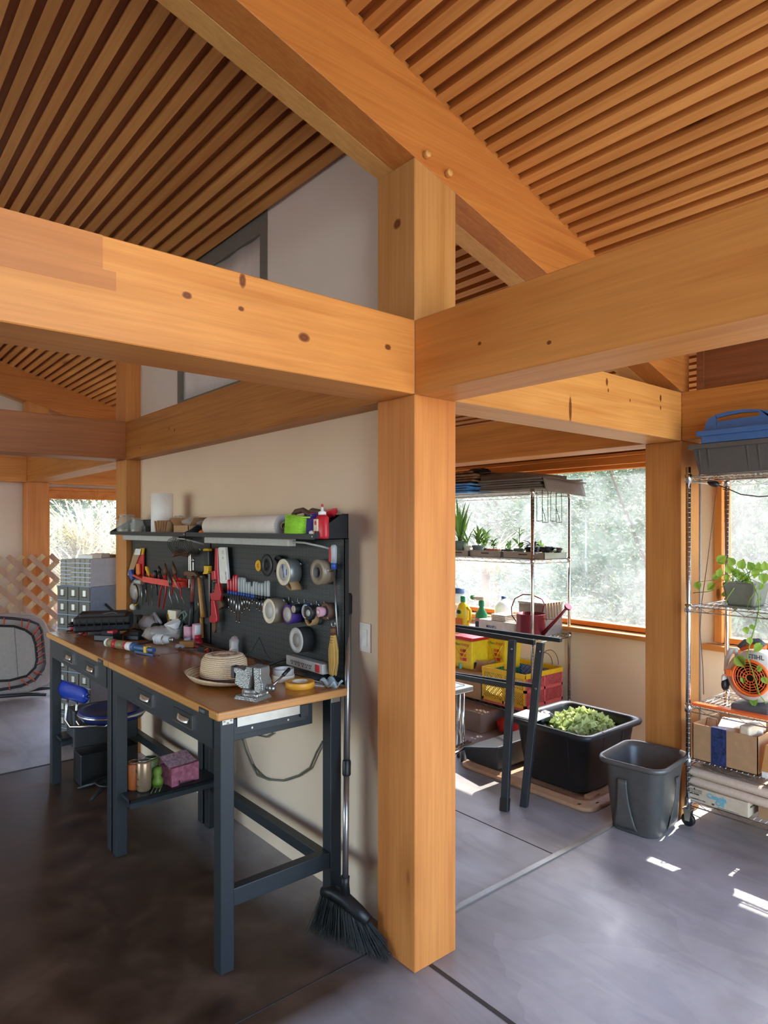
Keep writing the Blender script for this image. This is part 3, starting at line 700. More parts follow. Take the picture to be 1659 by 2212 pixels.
def P(px, py, off=0): return at_x(px, py, XP - off)
def flat(mb, poly, off, th):
    """outline on the board, real thickness, standing off by `off`"""
    mb.prism([P(x, y, off) for x, y in poly], (-th, 0, 0))
def hook(px, py, ln=.03, label=None):
    p = P(px, py); b = MB(); b.tube([p, p + Vector((-.008, 0, .004)), p + Vector((-.008, 0, -.012)), p + Vector((-ln, 0, -.016)), p + Vector((-ln - .006, 0, -.004))], .0016, 6)
    return b
HL = ('chrome peg hook beside the clear mesh roll', 'left chrome hook of the tape row above the purple roll', 'chrome peg hook between the small tape rolls', 'chrome hook above the electrical tape', 'chrome hook above the pink-cored spool', 'rightmost chrome hook of the small tape row', 'double hook holding the whisk broom', 'chrome hook over the black wire spool', 'tiny chrome hook below the light cord, beside saw')
for (px, py), lab in zip(((664, 1213), (627, 1292), (646, 1295), (660, 1297), (687, 1300), (703, 1301), (723, 1330), (631, 1208), (444, 1183)), HL):
    simple(hook(px, py), 'peg_hook', 'chrome', lab, 'hook', 'chrome peg hooks')

def roll(name, label, px, py, hh, x0, th, ri, mats, group='rolls of tape on the pegboard', core=None, cat='tape roll'):
    """a roll on a hook: hh = half height in photo pixels at its front face, axis square to the board"""
    c = at_x(px, py, XP - x0); r = abs(at_x(px, py - hh, XP - x0).z - c.z)
    t = thing(name, label, cat, c, 0, group)
    R = roty(math.pi / 2)
    b = MB(); b.lathe([(r * ri, 0), (r * .97, 0), (r, .0015), (r, th - .001), (r * .97, th), (r * ri, th)], c, 32, R, closed_prof=True); b.build('tape', mats[0], t)
    b = MB(); b.lathe([(r * ri * .9, -.0008), (r * ri, -.0008), (r * ri, th + .0005), (r * ri * .9, th + .0005)], c, 32, R, closed_prof=True); b.build('core', mats[1], t)
    if len(mats) > 2:
        b = MB(); b.lathe([(0, .0), (r * ri * .9, 0), (r * ri * .9, .001), (0, .001)], c, 32, R); b.build('label_disc', mats[2], t)
    if len(mats) > 3:
        b = MB(); b.lathe([(r * ri, -.001), (r * .99, -.001), (r * .99, 0), (r * ri, 0)], c, 32, R, closed_prof=True); b.build('side_face', mats[3], t)
    return t, c, r
t, c, r = roll('tape_roll', 'big silver duct tape roll with POLYKEN printed on its disc', 612, 1236, 29, .062, .058, .72, ['silver_tape', 'cream', 'grey_light', 'cream'])
b = MB(); b.grid(lambda u, v: c + Vector((.004 + .05 * v, -r * 1.02 * math.cos(-1.2 + u * 3.3) , -r * .28 - r * 1.02 * abs(math.sin(.1 + u * 2.9)))), 14, 1); b.build('loose_liner', 'tan', t, solid=.0008)
lt = text('POLYKEN', .0135, 'blue', c + Vector((-.0012, -.012, -.022)), (0, .28, 1), (0, 1, -.28), t, bold=.0004); 
b = MB(); b.box(c + Vector((-.0016, -.03, -.012)), c + Vector((-.001, -.024, .014))); b.build('print_bar', 'blue', t)
t, c, r = roll('tape_roll', 'clear mesh tape roll with tan core beside the long screwdriver', 685, 1236, 28, .06, .055, .46, ['brown_tape', 'cream']); 
t.children[0].data.materials[0] = plain('mesh_tape', '#6d6a66', .35, vary=.25, scale=400, bumpy=.5)
roll('wire_spool', 'black plastic wire spool left of the duct tape', 575, 1221, 24, .055, .006, .3, ['black', 'black_matt', 'black_matt'], 'spools on the pegboard', cat='spool')
t, c, r = roll('wire_spool', 'dark spool of wire partly behind the duct tape', 600, 1220, 20, .03, .02, .3, ['black_matt', 'black', 'black'], 'spools on the pegboard', cat='spool')
b = MB(); b.cyl(c + Vector((-.02, 0, 0)), c + Vector((.02, 0, 0)), r * .6, seg=20); b.build('hub', 'black', t)
roll('solder_spool', 'small yellow solder spool left of black spool', 557, 1222, 12, .05, .022, .42, ['yellow', 'yellow', 'orange'], 'spools on the pegboard', cat='spool')
roll('tape_roll', 'wide tan packing tape roll with blue logo, lower left of the rolls', 581, 1320, 27, .075, .07, .72, ['brown_tape', 'cream', 'grey_light', 'cream'])
roll('tape_roll', 'purple-grey tape roll with cobweb-like torn disc', 621, 1327, 20.5, .065, .055, .8, ['purple', 'tan', 'grey_light'])
bpy.data.objects[t.name]
roll('tape_roll', 'little roll of green-grey tape between purple and black rolls', 634, 1316, 10.5, .07, .06, .7, ['black', 'cream', 'putty'])
roll('tape_roll', 'black electrical tape roll in front of a blue ring', 666, 1324, 16, .075, .018, .45, ['black', 'grey_light', 'grey_light'])
roll('tape_roll', 'blue and white ring of tape behind the electrical tape', 660, 1321, 17, .05, .016, .85, ['blue_tool', 'white'])
roll('tape_roll', 'tan paper tape ring hanging lowest of the small rolls', 667, 1334, 18, .045, .03, .88, ['tan', 'tan'])
roll('thread_spool', 'pink-cored spool right of the electrical tape', 687, 1322, 11, .055, .035, .3, ['pink', 'white', 'white'], 'spools on the pegboard', cat='spool')
roll('tape_roll', 'dark brown narrow tape roll, rightmost of the small row', 702, 1321, 18.5, .035, .03, .6, ['brown', 'black_matt'])
roll('tape_roll', 'big black gaffer tape roll with grey side below the others', 640, 1383, 27.5, .062, .055, .62, ['black_matt', 'grey_light', 'grey', 'grey_light'])

# screwdrivers in a rack
t = thing('screwdriver_rack', 'black slotted rack bar holding the row of screwdrivers', 'rack', P(535, 1288), 0)
b = MB(); p0, p1 = P(498, 1282), P(574, 1297); b.box((XP - .045, p1.y, p0.z - .005), (XP - .001, p0.y, p0.z + .004)); b.build('bar', 'black', t)
b = MB()
for k in range(15): y = p1.y + (p0.y - p1.y) * (k + .5) / 15; b.box((XP - .049, y - .002, p0.z - .012), (XP - .045, y + .002, p0.z + .006))
b.build('slot_comb', 'black', t)
sdr = [(494, 1252, 'clear_red', 1314), (500, 1250, 'clear_red', 1322), (506, 1242, 'clear_red', 1325), (511, 1241, 'clear_red', 1345), (517, 1247, 'clear', 1347), (523, 1247, 'clear', 1326), (528, 1248, 'clear', 1318), (534, 1257, 'clear', 1316), (539, 1257, 'clear', 1320), (545, 1266, 'clear', 1306), (549, 1256, 'clear', 1302), (555, 1257, 'clear', 1318), (561, 1259, 'clear', 1322), (567, 1259, 'clear', 1324), (574, 1255, 'clear', 1312), (580, 1254, 'clear', 1308)]
words_ = ['leftmost', 'second', 'third', 'fourth', 'fifth', 'sixth', 'seventh', 'eighth', 'ninth', 'tenth', 'eleventh', 'twelfth', 'thirteenth', 'fourteenth', 'fifteenth', 'rightmost']
for k, (px, py, mt, pb) in enumerate(sdr):
    y = P(px, 1280, .03).y; z1 = P(px, py, .03).z; zc = p0.z + .02; z0 = P(px, pb, .03).z; X = XP - .03
    t = thing('screwdriver', '%s %s-handled screwdriver in the rack row, counted from the left' % (words_[k], 'red' if mt == 'clear_red' else 'clear'), 'screwdriver', (X, y, z0), 0, 'screwdrivers in the rack')
    r = .0085; b = MB(); b.lathe([(0, zc), (r, zc), (r * .95, zc + .01), (r * 1.05, z1 - .01), (r * .7, z1), (0, z1)], (X, y, 0), 6); b.build('handle', mt, t)
    b = MB(); b.lathe([(.003, p0.z), (r * .9, p0.z + .002), (r, zc), (0, zc)], (X, y, 0), 8); b.build('collar', 'blue' if k < 11 else 'black', t)
    b = MB(); b.cyl((X, y, p0.z + .002), (X, y, z0 + .01), .0028, seg=8); b.cyl((X, y, z0 + .01), (X, y, z0), .0028, .0016, seg=8); b.build('shaft', 'chrome', t)
# long screwdriver at right
c = P(721, 1190, .03); X = c.x; za, zb, zc, zd = [P(721, q, .03).z for q in (1176, 1216, 1230, 1381)]; y = c.y
t = thing('screwdriver', 'long screwdriver with red and clear handle hanging at the right edge', 'screwdriver', (X, y, zd), 0)
b = MB(); b.lathe([(0, za), (.01, za - .003), (.0145, za - .012), (.0135, zb), (0, zb)], (X, y, 0), 10); b.build('handle', 'clear', t)
b = MB(); b.box((X - .016, y + .001, zb + .004), (X - .012, y + .012, za - .012)); b.build('red_insert', 'red', t)
b = MB(); b.lathe([(0, zb + .001), (.012, zb + .001), (.011, zc), (0, zc)], (X, y, 0), 10); b.build('collar', 'blue', t)
b = MB(); q = P(731, 1381, .01); b.tube([(X, y, zc), (q.x - .004, q.y, q.z + .02), q], [.004, .004, .002], 8); b.build('shaft', 'steel', t)
simple(hook(727, 1226, .04), 'peg_hook', 'chrome', 'chrome hook gripping the long screwdriver', 'hook', 'chrome peg hooks')
# whisk broom
zs = [P(720, q, .03).z for q in (1355, 1372, 1392, 1405, 1430, 1457)]; c = P(720, 1380, .03); y = c.y; X = c.x
t = thing('whisk_broom', 'small straw whisk broom hanging by a metal cap above the bench corner', 'hand broom', (X, y, zs[5]), 0)
b = MB(); b.lathe([(0, zs[0]), (.008, zs[0]), (.0125, zs[0] - .004), (.0125, zs[1]), (0, zs[1])], (X, y, 0), 14); b.build('metal_cap', 'rusty', t)
b = MB(); b.tube(arc((X, y, zs[0] + .014), .013, -2.6, 5.7, 14), .0013, 6); b.build('wire_loop', 'chrome', t)
b = MB(); rn = random.Random(3)
for k in range(170):
    a = rn.uniform(0, 6.283); s_ = math.sqrt(rn.random()); w1 = .021 * s_; w2 = .018 * s_
    b.tube([(X + .01 * s_ * math.cos(a), y + .012 * s_ * math.sin(a), zs[1] + .002), (X + .015 * s_ * math.cos(a), y + w1 * 1.35 * math.sin(a), zs[3]), (X + .013 * s_ * math.cos(a), y + w1 * 1.4 * math.sin(a) , zs[4]), (X + .012 * s_ * math.cos(a), y + w2 * 1.1 * math.sin(a) + .004, zs[5] + rn.uniform(-.004, .012))], .0013, 3, caps=False)
b.build('bristles', 'straw', t)
b = MB()
for q in (.25, .55, .8): zz = zs[1] + (zs[2] - zs[1]) * q; b.lathe([(.0125, zz), (.0145, zz + .001), (.0125, zz + .002)], (X, y, 0), 14)
b.build('binding_cord', 'brown', t)

# saw
t = thing('keyhole_saw', 'keyhole saw with black and yellow grip hanging blade down', 'saw', P(452, 1240), 0)
b = MB(); flat(b, [(447, 1190), (458, 1190), (459, 1222), (449, 1222)], .012, .022); b.build('grip', 'black', t, bev=.004)
b = MB(); flat(b, [(447, 1186), (451, 1184), (458, 1185), (459, 1190), (447, 1190)], .011, .024); flat(b, [(449, 1222), (458, 1222), (458, 1233), (457, 1239), (446, 1240), (449, 1234)], .011, .024); b.build('yellow_end', 'yellow', t, bev=.003)
b = MB(); flat(b, [(450, 1240), (455, 1240), (453.5, 1300), (452, 1300)], .022, .0015); b.build('blade', 'steel', t)
# package (white blister) with lettering
t = thing('tool_package', 'white printed card package hanging beside the red pipe wrench', 'package', P(488, 1220), 0)
b = MB(); flat(b, [(476, 1184), (479, 1182), (492, 1182), (498, 1256), (496, 1260), (482, 1260), (480, 1257)], .02, .014); b.build('card', 'white', t, bev=.002)
text('Starrett', .013, 'grey_plastic', P(489, 1252, .0355), (0, .12, 1), (0, 1, -.12), t)
for q in (1190, 1193, 1196, 1204, 1207): text('ooooooooo', .004, 'grey', P(479.5, q, .0355), (0, -1, -.05), (0, 0, 1), t)
# pipe wrenches
def pipe_wrench(label, poly_h, jaw, fixed, nut, off):
    t = thing('pipe_wrench', label, 'wrench', P(*poly_h[0]), 0, 'red pipe wrenches')
    b = MB(); flat(b, poly_h, off, .016); b.build('handle', 'red_paint', t, bev=.003)
    b = MB(); flat(b, jaw, off + .002, .012); b.build('hook_jaw', 'rusty', t, bev=.002)
    b = MB(); c = P(nut[0], nut[1], off + .008); b.cyl(c + Vector((0, 0, .009)), c - Vector((0, 0, .009)), .011, seg=14); b.build('adjusting_nut', 'iron', t)
pipe_wrench('red pipe wrench with handle up, left of the white package', [(470, 1184), (475, 1184), (477, 1240), (479, 1262), (484, 1283), (481, 1297), (461, 1296), (459, 1281), (468, 1279), (471, 1262), (469, 1230)],
            [(463, 1297), (481, 1297), (484, 1303), (484, 1311), (477, 1316), (467, 1314), (467, 1310), (476, 1309), (477, 1303), (464, 1301)], None, (464, 1275), .02)
pipe_wrench('red pipe wrench with handle down, its tip above the bench', [(461, 1296), (468, 1296), (474, 1330), (474, 1342), (470, 1346), (459, 1344), (457, 1335), (461, 1328)],
            [(462, 1345), (470, 1346), (469, 1362), (467, 1367), (463, 1362)], None, (465, 1256), .03)
b = MB(); flat(b, [(461, 1234), (469, 1232), (470, 1252), (462, 1254)], .03, .014); simple(b, 'red_handle_tool', 'red_paint', 'short red-handled tool behind the pipe wrench nut', 'tool', bev=.003)
# hammers
t = thing('claw_hammer', 'old claw hammer with reddish shaft and black rubber grip', 'hammer', P(414, 1357), 0, 'hammers on the pegboard')
b = MB(); flat(b, [(404, 1236), (408, 1233), (419, 1234), (428, 1236), (434, 1243), (431, 1246), (425, 1243), (420, 1246), (420, 1251), (413, 1251), (411, 1243), (405, 1244)], .028, .022); b.build('head', 'rusty', t, bev=.003)
b = MB(); b.tube([P(417, 1250, .038), P(416, 1275, .038), P(415, 1302, .038)], [.013, .011, .011], 10); b.build('shaft', plain('red_brown_paint', '#7a4238', .4), t)
b = MB(); b.tube([P(415, 1300, .038), P(414, 1325, .038), P(412, 1352, .038), P(412, 1358, .038)], [.012, .014, .015, .012], 10); b.build('grip', 'black', t)
t = thing('ball_hammer', 'hammer with pale wooden handle hanging right of the claw hammer', 'hammer', P(438, 1334), 0, 'hammers on the pegboard')
b = MB(); b.tube([P(427, 1242, .02), P(441, 1247, .02)], [.013, .011], 10); b.build('head', 'iron', t)
b = MB(); b.tube([P(430, 1248, .02), P(433, 1280, .02), P(437, 1318, .02), P(439, 1334, .02)], [.009, .011, .013, .015], 10); b.build('handle', 'handle_wood', t)
b = MB(); b.tube([P(435, 1334, .012), P(437, 1378, .012)], [.01, .009], 8); simple(b, 'wooden_stick', 'handle_wood', 'thin wooden stick hanging below the wooden hammer handle', 'stick')
# wrenches
for k, (pts, lab) in enumerate((([(408, 1200), (408, 1270)], 'long chrome combination wrench left of the claw hammer'), ([(411, 1198), (412, 1262)], 'second chrome wrench overlapping the long wrench'), ([(417, 1214), (417, 1232)], 'chrome ring spanner behind the claw hammer head'))):
    t = thing('wrench', lab, 'wrench', P(*pts[1]), 0, 'chrome wrenches')
    a, c = P(pts[0][0], pts[0][1], .02 + k * .006), P(pts[1][0], pts[1][1], .02 + k * .006)
    b = MB(); b.bar(a, c, .011, .004, (1, 0, 0)); b.build('shank', 'chrome', t, bev=.001)
    b = MB(); b.lathe([(.006, 0), (.0115, 0), (.0115, .006), (.006, .006)], a + Vector((-.003, 0, .01)), 16, roty(math.pi / 2), closed_prof=True); b.build('ring_end', 'chrome', t)
b = MB(); b.grid(lambda u, v: P(421 + 4 * math.sin(u * 3.14) + 4 * v * math.sin(u * 3.14), 1290 + 34 * u, .018), 10, 3); simple(b, 'curved_blade', 'steel', 'curved shiny blade hanging behind the black hammer grip', 'tool', solid=.0015)
# hand rake (fan of wires) hooked at the shelf
t = thing('wire_hand_rake', 'fan-shaped wire hand rake hooked over the shelf edge', 'rake', P(400, 1180), 0)
b = MB(); rn = random.Random(4)
for k in range(14):
    u = k / 13; a = at_x(366 + 50 * u, 1164 - 3 * math.sin(u * 9), XP - .16); c = at_x(374 + 52 * u, 1198 - 6 * abs(u - .5), XP - .09)
    b.tube([a, a + Vector((-.012, -.003, -.012)), (a + c) / 2 + Vector((-.02, 0, 0)), c], .0015, 5)
b.build('tines', 'iron', t)
b = MB(); b.tube([at_x(374, 1192, XP - .09), at_x(400, 1188, XP - .09), at_x(412, 1192, XP - .08)], .003, 6); b.tube([at_x(368, 1168, XP - .165), at_x(416, 1170, XP - .165)], .002, 6); b.build('cross_bar', 'iron', t)
b = MB(); b.grid(lambda u, v: at_x(373 + 34 * u, 1204 - 12 * v - 4 * math.sin(u * 3.1), XP - .05 - .02 * v), 8, 3); b.build('rusty_head', 'rusty', t, solid=.006)

# red plier rack
t = thing('plier_rack', 'red plastic pronged rack on the left pegboard holding pliers', 'rack', P(350, 1265), 0)
zr = P(405, 1258).z
ya, yb_ = P(405, 1260).y, P(293, 1260).y
b = MB(); ym = ya + (yb_ - ya) * .42
b.prism([(XP, ya, zr), (XP - .06, ya, zr - .0), (XP - .13, ym, zr - .0), (XP - .03, yb_, zr), (XP, yb_, zr)], (0, 0, .005))
b.prism([(XP - .06, ya, zr - .028), (XP - .063, ya, zr - .028), (XP - .133, ym, zr - .012), (XP - .13, ym, zr - .012)], (0, 0, .034))
b.prism([(XP - .13, ym, zr - .006), (XP - .133, ym, zr - .006), (XP - .033, yb_, zr - .004), (XP - .03, yb_, zr - .004)], (0, 0, .014))
b.box((XP - .06, ya - .002, zr - .028), (XP, ya + .002, zr + .006)); b.box((XP - .003, ya, zr - .02), (XP, yb_, zr + .02))
b.build('rack_body', plain('red_orange_plastic', '#d8402c', .4), t, bev=.0008, seg=1)
rack_tools = [('file_tool', 'brown flat file, leftmost in the red rack', (311, 1238), (321, 1308), 'iron', 'rusty', .007),
 ('chisel', 'yellow-capped wooden chisel in the red rack', (316, 1224), (331, 1264), 'yellow', 'handle_wood', .012), ('long_awl', 'long thin awl hanging through the rack to lowest point', (328, 1262), (329, 1321), 'steel', 'steel', .003),
 ('nut_driver', 'round black-handled driver in the red rack', (335, 1232), (340, 1286), 'black', 'iron', .013), ('stubby_driver', 'ribbed black-handled driver next to red pliers', (346, 1237), (347, 1285), 'black_matt', 'iron', .009),
 ('red_marker', 'short red square handle standing in the rack', (354, 1254), (353, 1271), 'red', 'red', .009), ('steel_rod', 'thin steel rod leaning through the rack at right', (374, 1246), (398, 1303), 'steel', 'steel', .0025)]
for nm, lab, a, c, m1, m2, r in rack_tools:
    o_ = .07 if a[0] > 330 else .05
    t = thing(nm, lab, 'tool', P(a[0], a[1], o_), 0, 'tools in the red rack'); pa_, pb_ = P(a[0], a[1], o_), P(c[0], c[1], o_ - .01); pm = pa_.lerp(pb_, .5)
    b = MB(); b.tube([pa_, pa_.lerp(pm, .2), pm], [r * .7, r, r * .8], 8); b.build('handle', m1, t)
    b = MB(); b.tube([pm, pb_], [r * .5, r * .3], 8); b.build('shaft', m2, t)
def pliers(label, top, mid, ends, hm, jm, o_=.07, r=.005):
    t = thing('pliers', label, 'pliers', P(*mid, o_), 0, 'pliers in the red rack')
    for k, e in enumerate(ends):
        b = MB(); m0 = P(mid[0], mid[1], o_ + k * .003); b.tube([m0, P((mid[0] * .5 + e[0] * .5) + (-4 if k == 0 else 4), (mid[1] + e[1]) / 2, o_), P(e[0], e[1], o_)], [r, r * 1.1, r], 8); b.build('handle', hm, t)
    b = MB(); q = P(top[0], top[1], o_); m0 = P(mid[0], mid[1], o_); b.tube([m0 - Vector((0, 0, .008)), m0 + Vector((0, 0, .012)), (m0 + q) / 2, q], [.008, .014, .011, .003], 8); b.build('jaws', jm, t)
pliers('slip-joint pliers with red grips in the middle of the rack', (356, 1216), (358, 1240), ((343, 1312), (352, 1315)), 'red_paint', 'rusty')
pliers('long-nosed pliers standing jaws up right of centre', (373, 1212), (378, 1240), ((372, 1285), (392, 1292)), 'red_paint', 'rusty', .05, .004)
pliers('grey curved-handled pliers hanging in the rack', (364, 1234), (368, 1262), ((372, 1306), (385, 1302)), 'steel', 'iron', .08, .003)
pliers('old dark cutters at the left of the rack', (343, 1222), (344, 1236), ((333, 1262), (350, 1262)), 'brown', 'iron', .04, .004)
for k, (x, y, mt) in enumerate(((315, 1300, 'steel'), (306, 1306, 'galv'), (376, 1252, 'yellow'))):
    b = MB(); b.tube([P(x, y - 42 if k < 2 else y - 4, .045), P(x + 1, y + (6 if k == 2 else 0), .045)], .004 if k < 2 else .008, 8)
    simple(b, 'drill_bit', mt, ('steel drill bit hanging at left of the rack', 'galvanised punch near the plastic bag', 'short yellow grip resting on the rack')[k], 'tool', 'tools in the red rack')
# packages at far left of the board
t = thing('hanging_package', 'tan and white card package hanging at far left of board', 'package', P(291, 1215), 0, 'packages hanging at the left end')
b = MB(); flat(b, [(293, 1186), (305, 1187), (302, 1200), (285, 1245), (277, 1242), (288, 1203)], .02, .006); b.build('card', 'card', t)
b = MB(); flat(b, [(294, 1185), (305, 1186), (302, 1199), (290, 1198)], .027, .001); b.build('header', 'white', t)
t = thing('hanging_package', 'red and yellow blister pack hanging second from left', 'package', P(308, 1215), 0, 'packages hanging at the left end')
b = MB(); flat(b, [(304, 1198), (312, 1198), (312, 1252), (306, 1252), (297, 1222)], .012, .006); b.build('card', 'red', t)
b = MB(); flat(b, [(305, 1184), (313, 1184), (311, 1198), (304, 1198)], .012, .007); b.build('header', 'yellow', t)
b = MB(); flat(b, [(298, 1218), (304, 1217), (305, 1240), (301, 1246), (298, 1238)], .022, .014); b.build('orange_item', 'orange', t, bev=.003)
b = MB(); flat(b, [(283, 1231), (289, 1230), (293, 1250), (290, 1254), (285, 1247)], .03, .02); simple(b, 'blue_scraper', 'blue', 'dark blue scraper poking out among the left packages', 'tool', bev=.004)  # just a blue handle, its tool not modelled
b = MB(); rn = random.Random(6); c = P(293, 1275, .035)
b.blob(c, (.03, .075, .06), 14, jit=.16, rnd=rn); simple(b, 'plastic_bag', 'clear_bag', 'crumpled clear bag of small parts hanging at left', 'bag')
t = thing('cable_coil', 'yellow and black coil hanging at the lower left of the board', 'coil', c, 0)
b = MB(); b.tube(arc(P(291, 1283, .06), .062, 1.3, 4.9, 16), .005, 8); b.build('black_coil', 'black', t)
b = MB(); b.tube(arc(P(290, 1285, .05), .07, 2.0, 4.4, 14), .006, 8); b.build('yellow_coil', 'yellow', t)
b = MB(); b.blob(P(287, 1311, .03), (.02, .035, .022), 10, jit=.12, rnd=rn); simple(b, 'small_bag', 'cream', 'small cream bag with yellow edge at the lower left', 'bag')
b = MB(); b.cyl(P(293, 1256, .04), P(308, 1258, .04), .014, seg=14); simple(b, 'foil_roll', 'grey_light', 'small silvery roll lying on the rack left end', 'roll')
# power strip
t = thing('power_strip', 'grey multi-socket power strip along the bottom of the pegboard', 'power strip', P(665, 1440), 0)
pl, pr2 = P(624, 1424, .03), P(703, 1450, .03); zt_, zb_ = P(624, 1416, .045).z, P(624, 1437, .045).z
b = MB(); b.box((XP - .045, pr2.y, zb_), (XP - .002, pl.y, zt_)); b.build('body', 'grey_light', t, bev=.004)
for k in range(6):
    y = pl.y - .05 - k * (pl.y - pr2.y - .14) / 5; b = MB(); zc_ = (zt_ + zb_) / 2
    b.box((XP - .0462, y - .008, zc_ - .002), (XP - .0448, y - .005, zc_ + .006)); b.box((XP - .0462, y + .005, zc_ - .002), (XP - .0448, y + .008, zc_ + .006)); b.cyl((XP - .0462, y, zc_ - .008), (XP - .0448, y, zc_ - .008), .003, seg=8); b.build('socket', 'black', t)
b = MB(); b.box((XP - .048, pr2.y + .02, zb_ + .006), (XP - .0445, pr2.y + .05, zt_ - .006)); b.build('switch', 'red', t, bev=.001)
b = MB(); b.tube([(XP - .03, pl.y, (zt_ + zb_) / 2), (XP - .035, pl.y + .05, zb_ + .01), (XP - .06, pl.y + .14, BZ + .006), (XP - .03, pl.y + .3, BZ + .006)], .005, 8); b.build('cord', 'black', t)

# ------------------------------------------------------------------ on the top shelf (z = 1.507)
SZZ = 1.507; XS = -.04
def S(px, py, x=XS): return at_x(px, py, x)
def jar(label, px, w, top, x=-.05):
    c = S(px, 1152, x); r = w * .0022; z1 = S(px, top, x).z
    t = thing('glass_jar', label, 'jar', (x, c.y, SZZ), 0, 'glass jars on the shelf')
    b = MB(); b.lathe([(0, SZZ), (r, SZZ), (r * 1.02, SZZ + .01), (r, z1 - .03), (r * .8, z1 - .015), (r * .8, z1), (r * .76, z1), (r * .76, z1 - .018), (r * .95, z1 - .03), (r * .97, SZZ + .006), (0, SZZ + .005)], (x, c.y, 0), 24); b.build('body', 'jar_glass', t)
    b = MB(); b.lathe([(r * .84, z1), (r * .84, z1 + .006), (r * .7, z1 + .012), (0, z1 + .012), (0, z1 + .004), (r * .84, z1)], (x, c.y, 0), 24); b.build('lid', 'jar_glass', t)
    b = MB(); b.tube(arc((x, c.y, z1 - .004), r * .86, 0, 6.283, 20, 'xy'), .0014, 5); b.tube([(x - r * .86, c.y, z1 - .004), (x - r * 1.05, c.y, z1 - .03), (x - r * .9, c.y, z1 - .045)], .0014, 5); b.build('wire_bail', 'chrome', t)
    b = MB(); b.lathe([(0, SZZ + .006), (r * .9, SZZ + .006), (r * .9, SZZ + .03), (0, SZZ + .035)], (x, c.y, 0), 16); b.build('contents', 'putty', t)
jar('large clip-top glass jar at the left end of the shelf', 273, 27, 1114); jar('smaller glass jar right of the large jar', 297, 19, 1122)
c = S(350, 1155, -.05); zt_ = S(350, 1066, -.05).z; r = .062
t = thing('paper_towel_roll', 'upright white paper towel roll on the shelf', 'paper towel', (-.05, c.y, SZZ), 0)
b = MB(); b.lathe([(.02, SZZ), (r, SZZ), (r, zt_), (.02, zt_)], (-.05, c.y, 0), 36, closed_prof=True); b.build('sheets', 'towel', t)
b = MB(); b.lathe([(.018, SZZ), (.0205, SZZ), (.0205, zt_ + .001), (.018, zt_ + .001)], (-.05, c.y, 0), 24, closed_prof=True); b.build('cardboard_core', 'card', t)
b = MB(); c = S(322, 1150, .01); b.box((-.03, c.y - .04, SZZ), (.02, c.y + .04, SZZ + .055)); simple(b, 'storage_tin', 'grey_plastic', 'small grey box behind, between jars and paper towel', 'box', bev=.003)
b = MB()
for k in range(6):
    c = S(346 + k * 5, 1157, -.08); a = (k - 2) * .16; b.obox((-.085, c.y, SZZ + .042), (.05, .004, .085), rotx(a))
simple(b, 'cardboard_strips', 'card', 'fan of folded brown cardboard strips before the towel roll', 'cardboard')
t = thing('open_carton', 'small open cardboard carton with flaps beside the cardboard strips', 'box', S(400, 1155), 0)
a, c = S(386, 1157, -.07), S(418, 1157, -.07); y0_, y1_ = c.y, a.y; zt_ = S(400, 1135, -.07).z
b = MB(); b.box((-.1, y0_, SZZ + .001), (-.097, y1_, zt_)); b.box((-.01, y0_, SZZ + .001), (-.007, y1_, zt_)); b.box((-.1, y0_, SZZ + .001), (-.007, y0_ + .003, zt_)); b.box((-.1, y1_ - .003, SZZ + .001), (-.007, y1_, zt_)); b.box((-.1, y0_, SZZ + .001), (-.007, y1_, SZZ + .004)); b.build('carton_body', 'card', t)
for yy, s_, pv in ((y0_, -1, .10), (y1_, 1, .05)):
    b = MB(); b.obox((-.05, yy + s_ * .03, zt_ + .02), (.09, .075, .003), rotx(s_ * .6)); b.build('flap', 'card', t)
b = MB(); b.blob(S(420, 1128, -.03), (.045, .13, .03), 14, jit=.18, rnd=random.Random(2)); b.blob(S(384, 1133, -.02), (.04, .09, .05), 14, jit=.18, rnd=random.Random(3)); simple(b, 'bubble_wrap', 'clear_bag', 'crumpled translucent wrap behind the open carton', 'packaging')
# paper roll
a, c = S(452, 1140, -.045), S(614, 1141, -.045); rr_ = .05
t = thing('paper_roll', 'long roll of white wrapping paper lying on the shelf', 'paper roll', (-.045, (a.y + c.y) / 2, SZZ), 0)
b = MB(); b.tube([(-.045, a.y, SZZ + .045), (-.045, a.y - .02, SZZ + .05), (-.045, c.y, SZZ + .05)], [.03, rr_, rr_], 28, caps=False); b.build('outer_sheet', 'paper', t)
b = MB(); b.lathe([(.018, 0), (.05, .0), (.05, .004), (.018, .004)], (-.045, c.y + .004, SZZ + .05), 28, rotx(math.pi / 2), closed_prof=True); b.build('rolled_end', 'grey_light', t)
b = MB(); b.lathe([(.013, 0), (.018, .0), (.018, .06), (.013, .06)], (-.045, c.y - .002, SZZ + .05), 20, rotx(-math.pi / 2), closed_prof=True); b.build('core', 'cream', t)
b = MB(); b.blob(S(440, 1152, -.06), (.025, .04, .02), 12); simple(b, 'orange_glove', 'orange', 'orange object peeking out left of the paper roll', 'glove')
